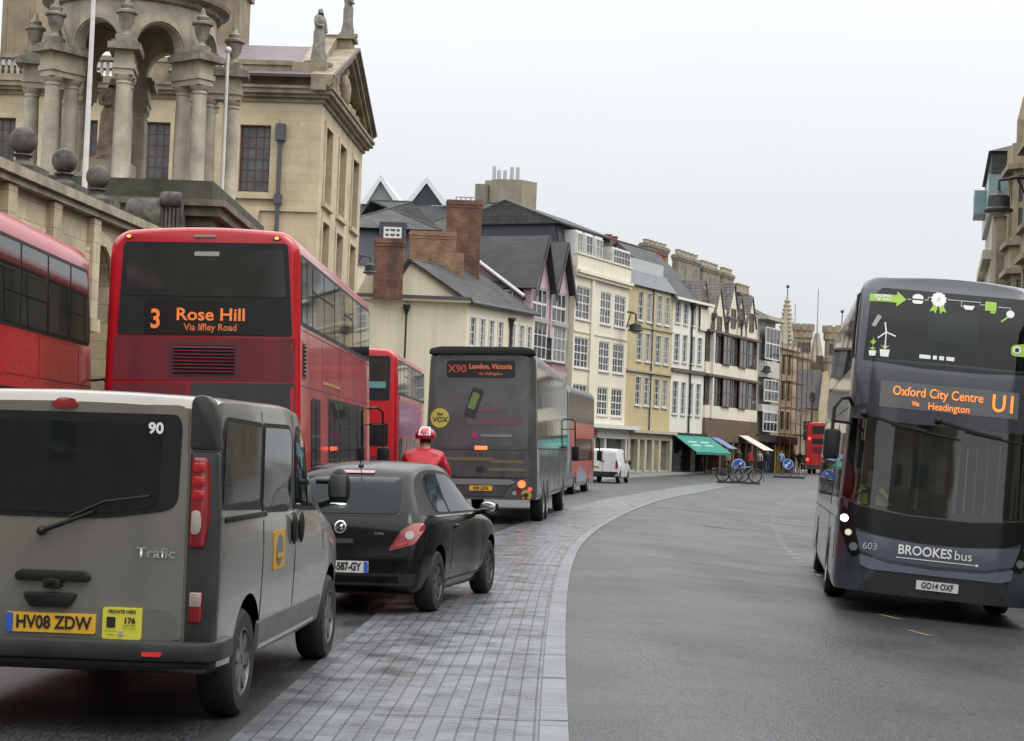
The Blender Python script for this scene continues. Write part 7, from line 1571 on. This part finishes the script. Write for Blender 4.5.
# flagpoles
WPOLE = M('white_pole', (.60, .59, .56), .4, noise=.15, nscale=3)
for (p0, p1, d, lb_, ball) in (((96, -30), (84.5, 188), 44.6, 'tall white flagpole in front of the cupola, its top out of frame', False), ((228.5, 50), (221.5, 196), 51.5, 'thin white flagpole with a ball top, beside the long sash window', True)):
    a, b = P(*p0, d), P(*p1, d); mm = MB().tube([(0, 0, 0), (0, 0, b.z - .0 + .6), (0, 0, a.z)], [.075, .07, .05] if not ball else [.065, .06, .05], 10); 
    if ball: mm.ball((0, 0, a.z), .10, 8)
    o = mm.build('flagpole', WPOLE, smooth=40); o.location = (b.x, d, 0); tag(o, lb_, 'flagpole')
    if b.x < -9.9 and not ball: o.location.x = b.x

# ------------------------------------------------------------------ right side of the street
RST = M('buff_stone', (.36, .30, .205), .85, noise=.35, nscale=1.1, dark=(.20, .165, .115), streak=.6, bump=.2, bscale=8)
RST2 = M('pale_render', (.50, .47, .39), .8, noise=.2, nscale=1., streak=.4)
def right_house(far, near, label, name, ZT, mat, nb_=3, zs=((1.2, 3.6), (5.0, 7.4), (8.6, 10.6)), gables=0):
    f = Front(far, near); h = f.root(name, label, 'house'); W = f.W; us = [(W * (k + .5) / nb_ - .7, W * (k + .5) / nb_ + .7) for k in range(nb_)]
    holes = [(a, z0, b, z1) for a, b in us for z0, z1 in zs]; m = MB(); front_wall(m, 0, W, -.5, ZT, holes, rec=.25); shellbox(m, 0, W, 0, 10, -.5, ZT, top=False); gable_end(m, 0, 0, 10, ZT, ZT + 4.2); gable_end(m, W, 0, 10, ZT, ZT + 4.2)
    m.build('wall', mat, h)
    for q in holes: window(h, q, 3, 3, rec=.22, fr=GREYST, fw=.1, bar=.07, sill=1)
    gable_roof(h, 0, W, 0, 10, ZT, ZT + 4.2, SLATED, .2); MB().box(-.02, W + .02, -.25, .02, ZT - .3, ZT).build('cornice', mat, h); return f, h
F1, r1 = right_house((16.25, 57.0), (13.1, 38.0), 'buff stone gothic house with bays and a tall pinnacle, at the frame edge', 'gothic_house', 11.2, RST, 5)
for c, wd in ((2.6, 2.6), (6.8, 2.6), (11.8, 2.6)):
    pl = [(c - wd / 2, 0), (c - wd / 2 + .5, -.9), (c + wd / 2 - .5, -.9), (c + wd / 2, 0)]; pl2 = [(c - wd / 2 - .15, 0), (c - wd / 2 + .42, -1.05), (c + wd / 2 - .42, -1.05), (c + wd / 2 + .15, 0)]
    by = MB().prism(pl, 'z', 7.6, 8.3).build('stone_bay', RST, r1)
    for z0, z1 in ((3.8, 4.9), (10.7, 11.4)): MB().prism(pl, 'z', z0, z1).build('bay_panel', RST, by)
    for z in (4.9, 7.45, 8.3, 10.6): MB().prism(pl2, 'z', z, z + .16).build('bay_moulding', RST, by)
    for z0, z1 in ((5.06, 7.45), (8.46, 10.6)):
        window(r1, (c - wd / 2 + .52, z0, c + wd / 2 - .52, z1), 3, 2, y=-.88, rec=.1, fr=RST, fw=.16, bar=.12, gl=WGL[0], par=by, name='bay_window')
        for p0, p1 in ((pl[0], pl[1]), (pl[2], pl[3])):
            ln = math.hypot(p1[0] - p0[0], p1[1] - p0[1]); mt2 = Matrix.Translation((p0[0], p0[1], 0)) @ Matrix.Rotation(math.atan2(p1[1] - p0[1], p1[0] - p0[0]), 4, 'Z'); window(r1, (.02, z0, ln - .02, z1), 1, 2, y=.0, rec=.1, fr=RST, fw=.18, bar=.12, gl=WGL[0], mtx=mt2, par=by, name='bay_window')
def pinnacle(root, u, y, zb, zt, r):
    MB().lathe([(r, zb), (r * .92, zt - .75), (.03, zt)], 4, (u, y, 0), a0=R(45), a1=R(405)).build('pinnacle', RST, root)
pinnacle(r1, .5, -.3, 9.8, 13.4, .27); pinnacle(r1, 8.9, -.4, 9.8, 13.2, .27); pinnacle(r1, 14.4, -.4, 9.8, 13.2, .27)
for c in (4.6, 11.6): m = MB().prism([(c - 2.2, 11.2), (c + 2.2, 11.2), (c, 14.0)], 'y', -.12, .5); m.build('gable', RST, r1)
F2, r2_ = right_house((16.95, 65.0), (15.2, 57.5), 'pale rendered house with a slate mansard and a blue green glazed box', 'mansard_house', 8.6, RST2, 3, ((1.2, 3.4), (4.6, 6.8)))
for c in [c for c in r2_.children if c.name.startswith('roof')]: bpy.data.objects.remove(c)
TEAL = M('teal_panel', (.22, .33, .345), .3, noise=.2, nscale=3); W2 = F2.W
MB().box(-.0, W2 - .02, .02, 9.9, 8.6, 9.75).build('attic_wall', RST2, r2_)
MB().box(.6, W2 + .06, -.12, 3.0, 9.76, 11.05).build('glazed_box', TEAL, r2_); MB().box(3.0, 4.8, -.5, -.125, 10.15, 10.95).build('balcony_box', TEAL, r2_)
MB().box(.2, W2 + .1, -.05, 9.0, 11.06, 11.75).build('mansard', SLATE, r2_)
m = MB(); m.solid([(.1, -.15, 11.76), (W2 + .2, -.15, 11.76), (W2 + .2, 9.1, 11.76), (.1, 9.1, 11.76)], [(1.5, 3.5, 12.9), (W2 - 1.2, 3.5, 12.9), (W2 - 1.2, 5.5, 12.9), (1.5, 5.5, 12.9)]); m.build('roof', SLATED, r2_)
m = MB(); prof = [(0, 4.2), (-.3, 4.5), (-.65, 5.4), (-.7, 7.9), (0, 7.9)]; m.prism(prof, 'x', 1.5, 4.0); m.build('curved_oriel', RST2, r2_)
window(r2_, (1.8, 5.6, 3.7, 7.6), 3, 2, y=-.76, rec=.06, fr=WFR)
mt2 = Matrix.Translation((W2, 0, 0)) @ Matrix.Rotation(R(90), 4, 'Z'); m = MB().box(.15, 1.2, -.5, -.01, 6.6, 9.6).box(.05, 1.3, -.6, -.008, 9.61, 9.8).box(.05, 1.3, -.6, -.008, 6.4, 6.59); m.xform(mt2); m.build('stone_oriel', RST, r2_); window(r2_, (.35, 7.0, 1.0, 9.2), 1, 2, y=-.56, rec=.05, fr=RST, fw=.14, gl=WGL[0], mtx=mt2)
right_house((13.0, 37.8), (11.6, 24.0), 'plain buff stone house facing the street, out of frame', 'stone_house', 10.5, RST, 5)
right_house((11.6, 23.8), (11.0, 9.0), 'pale rendered house facing the street, out of frame', 'rendered_house', 9.6, RST2, 5)
right_house((11.0, 8.8), (10.8, -8.0), 'buff stone house opposite the screen wall, beside the camera', 'stone_house', 11.0, RST, 6)
right_house((10.8, -8.2), (11.5, -26.0), 'buff stone house behind the camera', 'stone_house', 9.0, RST, 6)
# the far bend behind the oncoming bus
right_house((24.8, 100), (17.7, 66.2), 'buff stone terrace hidden behind the oncoming bus', 'stone_terrace', 6.4, RST, 6, ((1.0, 2.8), (3.9, 5.6)))
right_house((34.5, 135), (25.0, 100.5), 'pale terrace on the right round the bend, hidden behind the oncoming bus', 'rendered_terrace', 8.0, RST2, 9, ((1.0, 3.0), (4.4, 6.6)))
right_house((47, 162), (34.8, 135.5), 'buff stone terrace farthest round the bend, out of frame', 'stone_terrace', 9.0, RST, 8, ((1.0, 3.0), (4.6, 7.0)))
# tower up the street behind the camera, mirrored in the windscreen
tw = empty('church_tower', (-.5, -95, 0), 0, 'tall stone church tower behind the camera', 'tower'); m = MB().box(-2.6, 2.6, -2.6, 2.6, -1, 35)
for sx__ in (-1, 1):
    for sy in (-1, 1): m.box(sx__ * 2.7 - .6, sx__ * 2.7 + .6, sy * 2.7 - .6, sy * 2.7 + .6, -1, 36); m.lathe([(.6, 36), (.65, 38), (.05, 42)], 4, (sx__ * 2.7, sy * 2.7, 0))
m.build('tower_wall', GREYST, tw)
for x in (-1.0, 1.0): MB().box(x - .55, x + .55, 2.58, 2.65, 24, 32).build('belfry_opening', WGL[0], tw)

def back_house(far, near, label, ZT, mat):
    f = Front(far, near); h = f.root('stone_house', label, 'house'); W = f.W; us = [(W * (k + .5) / 6 - .7, W * (k + .5) / 6 + .7) for k in range(6)]; holes = [(a, z0, b, z1) for a, b in us for z0, z1 in ((1.4, 3.8), (5.4, 7.8), (9.2, 11.4))]
    m = MB(); front_wall(m, 0, W, -.5, ZT, holes, rec=.25); shellbox(m, 0, W, 0, 10, -.5, ZT); m.build('wall', mat, h)
    for q in holes: window(h, q, 3, 3, rec=.22, fw=.1, bar=.07, sill=1, fr=GREYST, gl=WGL[0])
    gable_roof(h, 0, W, 0, 10, ZT, ZT + 4, SLATED, .2)
back_house((-13, -40), (-12.2, 4), 'long stone house on the kerb side behind the camera', 12.5, RST)
back_house((15.5, -30), (15.5, -75), 'buff stone house farther up the street behind the camera', 10.0, RST2)
# ------------------------------------------------------------------ cyclist, driver, passers-by, street furniture
def bicycle(name, label, group=None, frame=None, wheelr=.34):
    b = empty(name, label=label, cat='bicycle', group=group); fm = frame or IRON
    for y in (0, 1.05):
        t = MB().tube([(0, y + wheelr * math.cos(a), wheelr + wheelr * math.sin(a)) for a in [k * math.pi / 14 for k in range(28)]], .034, 6, close=True); w_ = t.build('wheel', RUBBER, b, smooth=60)
        s = MB()
        for k in range(16): a = k * math.pi / 8; s.tube([(0, y, wheelr), (0, y + wheelr * math.cos(a), wheelr + wheelr * math.sin(a))], .003, 4)
        s.lathe([(.03, -.04), (.03, .04)], 8, (0, y, wheelr), axis='x'); s.build('spokes', STEEL, w_)
    f = MB(); f.tube([(0, .42, .30), (0, .25, .82)], .028).tube([(0, .42, .30), (0, .88, .72)], .03).tube([(0, .28, .74), (0, .86, .80)], .028).tube([(0, 1.05, wheelr), (0, .90, .66), (0, .84, .98)], .026)
    for s in (-1, 1): f.tube([(s * .05, 0, wheelr), (s * .02, .42, .30)], .01).tube([(s * .05, 0, wheelr), (s * .02, .27, .76)], .01)
    f.build('frame', fm, b, smooth=50)
    MB().tube([(-.28, .72, 1.0), (-.12, .84, 1.0), (.12, .84, 1.0), (.28, .72, 1.0)], .014).build('handlebar', IRON, b, smooth=50)
    MB().ball((0, .20, .88), .13, 8, (.55, 1, .3)).build('saddle', IRON, b, smooth=60)
    m = MB().lathe([(.09, -.006), (.09, .006)], 14, (.06, .42, .30), axis='x'); m.tube([(.07, .42, .30), (.08, .50, .16), (.16, .50, .16)], .01).tube([(-.07, .42, .30), (-.08, .34, .44), (-.16, .34, .44)], .01); m.build('crankset', STEEL, b); return b
JACKET = M('red_jacket', (.50, .014, .028), .55, noise=.25, nscale=6, bump=.35, bscale=9)
bk = bicycle('bicycle', 'bicycle ridden by the person in the red jacket, mostly hidden by the black car')
cp = P(428, 470, 27.2); gzc = gz(cp.x, 27.2); bk.scale = (1.09, 1.09, 1.09); bk.location = (cp.x - .10, 26.85, gzc); bk.rotation_euler = (0, 0, R(-4))
J = {'pelvis': (0, .20, 1.00), 'waist': (0, .26, 1.16), 'chest': (0, .36, 1.36), 'neck': (0, .44, 1.50), 'jaw': (0, .49, 1.57), 'skull': (0, .48, 1.66), 'crown': (0, .46, 1.72)}
Lk = [('pelvis', 'waist'), ('waist', 'chest'), ('chest', 'neck'), ('neck', 'jaw'), ('jaw', 'skull'), ('skull', 'crown')]
Rd = {'pelvis': (.19, .14), 'waist': (.20, .15), 'chest': (.195, .15), 'neck': .075, 'jaw': (.078, .09), 'skull': (.092, .105), 'crown': (.06, .07)}
for s, k in ((-1, 'l'), (1, 'r')):
    J.update({k+'sh': (s*.215, .39, 1.40), k+'el': (s*.315, .50, 1.18), k+'wr': (s*.29, .70, 1.07), k+'ha': (s*.28, .75, 1.04), k+'hi': (s*.11, .24, .94), k+'kn': (s*.14, .60, .72 if s > 0 else .86), k+'an': (s*.13, .44, .26 if s > 0 else .50), k+'to': (s*.14, .58, .20 if s > 0 else .46)})
    Lk += [('chest', k+'sh'), (k+'sh', k+'el'), (k+'el', k+'wr'), (k+'wr', k+'ha'), ('pelvis', k+'hi'), (k+'hi', k+'kn'), (k+'kn', k+'an'), (k+'an', k+'to')]
    Rd.update({k+'sh': .105, k+'el': .075, k+'wr': .05, k+'ha': .045, k+'hi': .11, k+'kn': .075, k+'an': .05, k+'to': .045})
def ccol(c):
    if c.z > 1.60: return 3 if c.y < .5 else 2
    if c.z > 1.525: return 2
    if c.y > .68 and abs(c.x) > .15 and c.z > .95: return 4
    if c.z > .93 and not (c.y > .45 and c.z < 1.0): return 0
    return 1
me = person_mesh(J, Lk, Rd, ccol, 2)
for m in (JACKET, M('dark_trousers', (.02, .02, .025), .8), SKIN, HAIRS[2], M('dark_glove', (.02, .02, .02), .7)): me.materials.append(m)
cyc = bpy.data.objects.new('person', me); COL.objects.link(cyc); tag(cyc, 'person in a red jacket and cycle helmet riding away beside the grey coach', 'person'); cyc.location = bk.location; cyc.rotation_euler = bk.rotation_euler; cyc.scale = (1.09, 1.09, 1.09)
hm = MB(); n0 = 0
prof = [(.135, 0.0), (.148, .03), (.142, .075), (.115, .12), (.065, .155), (.001, .165)]
hm.lathe(prof, 20, (0, .47, 1.655)); hm.xform(Matrix.Translation((0, .47, 0)) @ Matrix.Scale(1.2, 4, (0, 1, 0)) @ Matrix.Translation((0, -.47, 0))); hel = hm.build('helmet', M('helmet_red', (.35, .015, .03), .35, coat=.4), cyc, smooth=50)
hv = MB()
for k in (-2, -1, 0, 1, 2): hv.tube([(k * .036, .47 - .17, 1.70), (k * .034, .47 - .12, 1.765), (k * .026, .47, 1.818), (k * .03, .47 + .12, 1.77)], .013, 6)
hv.build('helmet_bands', M('helmet_white', (.60, .60, .60), .4), hel, smooth=50)
for s in (-1, 1): MB().tube([(s * .10, .262, 1.50), (s * .20, .272, 1.455), (s * .295, .36, 1.36), (s * .335, .42, 1.25)], .008, 6).build('reflective_piping', M('piping_silver', (.45, .45, .45), .4), cyc, smooth=50)

# driver of the oncoming bus (sits in the cab, moves with nothing but the person)
J = {'pelvis': (0, 0, .0), 'waist': (0, -.03, .18), 'chest': (0, -.02, .42), 'neck': (0, .02, .58), 'jaw': (0, .06, .66), 'skull': (0, .04, .75), 'crown': (0, .03, .82)}
Lk = [('pelvis', 'waist'), ('waist', 'chest'), ('chest', 'neck'), ('neck', 'jaw'), ('jaw', 'skull'), ('skull', 'crown')]
Rd = {'pelvis': (.17, .14), 'waist': (.17, .13), 'chest': (.19, .14), 'neck': .06, 'jaw': (.075, .085), 'skull': (.09, .105), 'crown': (.06, .07)}
for s, k in ((-1, 'l'), (1, 'r')):
    J.update({k+'sh': (s*.20, 0, .50), k+'el': (s*.28, .16, .26), k+'wr': (s*.24, .38, .33), k+'ha': (s*.22, .45, .36), k+'hi': (s*.10, .05, -.02), k+'kn': (s*.14, .45, .03), k+'an': (s*.13, .52, -.38), k+'to': (s*.13, .68, -.42)})
    Lk += [('chest', k+'sh'), (k+'sh', k+'el'), (k+'el', k+'wr'), (k+'wr', k+'ha'), ('pelvis', k+'hi'), (k+'hi', k+'kn'), (k+'kn', k+'an'), (k+'an', k+'to')]
    Rd.update({k+'sh': .08, k+'el': .055, k+'wr': .038, k+'ha': .032, k+'hi': .095, k+'kn': .07, k+'an': .05, k+'to': .045})
    for f in range(4): J[k+'f%d' % f] = (s*.22 + (f - 1.5) * .022, .53 - abs(f - 1.5) * .01, .35); Rd[k+'f%d' % f] = .010; Lk.append((k+'ha', k+'f%d' % f))
    J[k+'th'] = (s*.16, .49, .39); Rd[k+'th'] = .012; Lk.append((k+'ha', k+'th'))
def dcol(c):
    if c.z > .70 and (c.y < .04 or c.z > .79): return 3
    if c.z > .57 or c.y > .40 and c.z > .25: return 2
    if c.z > .05: return 0
    return 1
me = person_mesh(J, Lk, Rd, dcol, 1)
for m in (M('driver_navy', (.02, .022, .035), .8), M('dark_trousers', (.02, .02, .025), .8), SKIN, HAIRS[0]): me.materials.append(m)
dr = bpy.data.objects.new('person', me); COL.objects.link(dr); tag(dr, 'bus driver in dark clothes and yellow vest behind the windscreen', 'person')
bpy.context.view_layer.update(); dr.matrix_world = bb.matrix_world @ Matrix.Translation((.80, -1.38, 1.02))
vest = MB()
for s in (-1, 1): vest.prism(rpoly([(s * .04, .12), (s * .19, .12), (s * .215, .48), (s * .12, .575), (s * .06, .5)], .02), 'y', .12, .185)
vest.build('hi_vis_vest', M('hi_vis_yellow', (.62, .80, .06), .6), dr)

# passers-by on the far pavement
C = lambda n, c: M(n, c, .8, noise=.2, nscale=6)
ped = [('person in a red coat and dark trousers by the green awning', 713, 133.5, C('coat_red', (.30, .02, .03)), C('jeans_dark', (.03, .03, .04)), 0, R(150), 1.68),
       ('person in a bright coral pink jacket behind the blue arrow sign', 750, 141.5, C('coat_coral', (.75, .08, .10)), C('trousers_navy', (.03, .035, .07)), 2, R(20), 1.7),
       ('person in a pale grey top walking beside the person in navy', 759, 144, C('coat_grey', (.42, .42, .40)), C('trousers_black', (.015, .015, .018)), 0, R(190), 1.65),
       ('fair haired person in a navy jacket and blue jeans', 767, 146, C('coat_navy', (.02, .025, .045)), C('jeans_blue', (.05, .08, .16)), 1, R(10), 1.72),
       ('person in black standing left of the far red bus', 793.5, 153, C('coat_black', (.012, .012, .014)), C('trousers_black', (.015, .015, .018)), 0, R(0), 1.72),
       ('person in dark brown beside the person in black, near the far red bus', 799.5, 154.5, C('coat_brown', (.035, .025, .02)), C('trousers_black', (.015, .015, .018)), 2, R(30), 1.75),
       ('person in a burgundy coat outside the shop with the green awning', 701, 131.5, C('coat_burgundy', (.20, .02, .04)), C('jeans_dark', (.03, .03, .04)), 2, R(90), 1.6),
       ('person in a beige coat walking in front of the brown shopfronts', 727, 138.5, C('coat_beige', (.38, .30, .20)), C('trousers_black', (.015, .015, .018)), 0, R(200), 1.7),
       ('person in a dark green parka by the white awning', 738, 140.5, C('coat_green', (.04, .07, .04)), C('jeans_blue', (.05, .08, .16)), 2, R(30), 1.76),
       ('person in a light blue shirt under the scaffolding', 781, 150, C('shirt_blue', (.22, .32, .45)), C('jeans_dark', (.03, .03, .04)), 0, R(170), 1.74)]
for (lb_, px, dd, a, b, hr, yw, hh) in ped: pedestrian(lb_, px, dd, a, b, hr, yw, hh)

# traffic islands with keep-left signs and the bicycles chained to one
SIGNB = M('sign_blue', (.02, .10, .42), .4); SIGNW = M('sign_white', (.75, .75, .75), .5); ISL = M('rubber_island', (.02, .02, .021), .75)
for (px, py, wpx, sx_, sy, dia, lb_, lbs) in ((738.5, 483.5, 43, 738.5, 465.5, .82, 'black rubber island in the road under the chained bicycles', 'round blue arrow sign behind the bicycles'), (789, 478, 31, 788, 464, .74, 'black rubber island in the road, farther off near the red bus', 'round blue arrow sign nearer the far red bus')):
    p = G(px, py); w_ = wpx * p.y / 1800; yw = R(-8)
    o = MB().prism(rr(-w_ / 2, -.45, w_ / 2, .45, .3), 'z', -.05, .12).build('traffic_island', ISL, bevel=.02); o.location = (p.x, p.y, p.z); o.rotation_euler = (0, 0, yw); tag(o, lb_, 'island')
    q = P(sx_, sy, p.y); s = empty('road_sign', (q.x, p.y, p.z + .12), R(-6), lbs, 'road sign'); zc = q.z - p.z - .12
    MB().lathe([(dia / 2, -.02), (dia / 2, .02)], 28, (0, 0, zc), axis='y').build('sign_face', SIGNB, s); m = MB()
    m.lathe([(dia / 2 * .97, -.026), (dia / 2 * .97, -.022), (dia / 2 * .9, -.022), (dia / 2 * .9, -.026)], 28, (0, 0, zc), axis='y', cap=False); m.build('sign_border', SIGNW, s)
    k = dia * .3; ar = [(-k, -k), (-k * .05, -k), (-k * .33, -k * .62), (k * .85, k * .62), (k * .62, k * .9), (-k * .6, -k * .35), (-k, -k * .02)]
    MB().prism([(a, zc + b) for a, b in ar], 'y', -.03, -.021).build('arrow', SIGNW, s)
    m = MB()
    for x in (-.25, .25): m.tube([(x, .05, 0), (x, .05, zc + .1)], .03, 8)
    m.build('post', STEEL, s)
    if px < 750:
        m = MB()
        for x in (-1.25, 1.15): m.tube([(x - .35, .1, 0), (x - .3, .1, .72), (x + .3, .1, .72), (x + .35, .1, 0)], .025, 8)
        hp = m.build('cycle_stand', STEEL, smooth=50); hp.location = (p.x, p.y, p.z + .12); hp.rotation_euler = (0, 0, yw); tag(hp, 'steel hoop stands that the chained bicycles lean on', 'cycle stand')
        for (dx, dy, yy, lb2, fm) in ((-1.0, -.25, 88, 'black bicycle with a pannier chained on the island', IRON), (-.25, -.38, 92, 'silver grey bicycle chained on the island, front wheel to the far side', STEEL)):
            b = bicycle('bicycle', lb2, 'bicycles chained on the island', fm); b.location = (p.x + dx, p.y + dy, p.z + .12); b.rotation_euler = (R(0), R(0), R(-yy)); b.scale = (1.12, 1.12, 1.12)
            if fm is IRON: MB().box(.04, .2, -.18, .2, .28, .62).build('pannier', M('pannier_black', (.02, .02, .02), .8), b, bevel=.03)
    else:
        m = MB()
        for x in (.3, .95): m.tube([(x - .25, .1, 0), (x - .2, .1, .95), (x + .2, .1, .95), (x + .25, .1, 0)], .03, 8)
        hp = m.build('cycle_stand', STEEL, smooth=50); hp.location = (p.x, p.y, p.z + .12); hp.rotation_euler = (0, 0, yw); tag(hp, 'empty steel hoop stand on the farther island', 'cycle stand')

# bracket lamps on the houses and the street lamp columns
def bracket_lamp(label, px, py, d, s, armpx, big=1.):
    p = P(px, py, d); q = P(armpx, py - 6, d); o = empty('bracket_lamp', (p.x, d, p.z), 0, label, 'street lamp'); a = q.x - p.x; r = .42 * big
    MB().tube([(a, 0, .95 * big), (a * .5, 0, .95 * big), (0, 0, .85 * big), (0, 0, .45 * big)], .05 * big, 8).tube([(a, 0, .1 * big), (a * .55, 0, .9 * big)], .035 * big, 6).build('bracket', IRON, o, smooth=40)
    MB().lathe([(.06, .52), (.12, .45), (r * .72, .36), (r * .8, .05), (r, -.02), (r, -.08), (r * .7, -.1), (.01, -.12)], 20).build('lamp_hood', IRON, o, smooth=40)
    MB().ball((0, 0, -.12 * big), r * .6, 8, (1, 1, .4)).build('lamp_glass', M('lamp_glass', (.35, .35, .33), .2), o, smooth=60)
    if big != 1: 
        for c in o.children: c.scale = (1, 1, 1)
    return o
bracket_lamp('black bracket lamp on the corner of the pale cream house', 635.5, 330, 120.5, 1, 626.5, 1.25)
bracket_lamp('black bracket lamp on the narrow grey house', 766, 371, 146.5, 1, 760, 1.1)
bracket_lamp('large black hanging lamp on a scrolled bracket, on the gothic house', 998.5, 209, 50, -1, 1032, .95)
bracket_lamp('small dark lantern between the college wing and the brick chimney', 370, 272, 95, 1, 354, .9)
p = G(805, 471); top = P(804.5, 362, p.y); ln = empty('lamp_column', (p.x, p.y, p.z), 0, 'tall thin lamp column with two lamps beside the far red bus', 'street lamp'); H = top.z - p.z
MB().tube([(0, 0, 0), (0, 0, 2), (0, 0, H)], [.11, .08, .05], 8).build('column', IRON, ln); m = MB().tube([(-.8, 0, H - .3), (-.4, 0, H), (0, 0, H - .1), (.4, 0, H), (.8, 0, H - .3)], .04, 6); m.build('lamp_arms', IRON, ln)
for x in (-.8, .8): MB().lathe([(.08, .1), (.28, -.15), (.3, -.3), (.01, -.36)], 10, (x, 0, H - .35)).build('lamp_head', M('lamp_glass', (.35, .35, .33), .2), ln)
p = G(812, 470); t = P(812.5, 398, 165); o = MB().tube([(0, 0, 0), (0, 0, t.z)], .07, 6).lathe([(.1, 0), (.3, .3), (.3, .9), (.05, 1.3)], 8, (0, 0, t.z - .4)).build('street_lamp', IRON); o.location = (t.x, 165, 0); tag(o, 'dark lantern post in front of the far gothic college', 'street lamp')
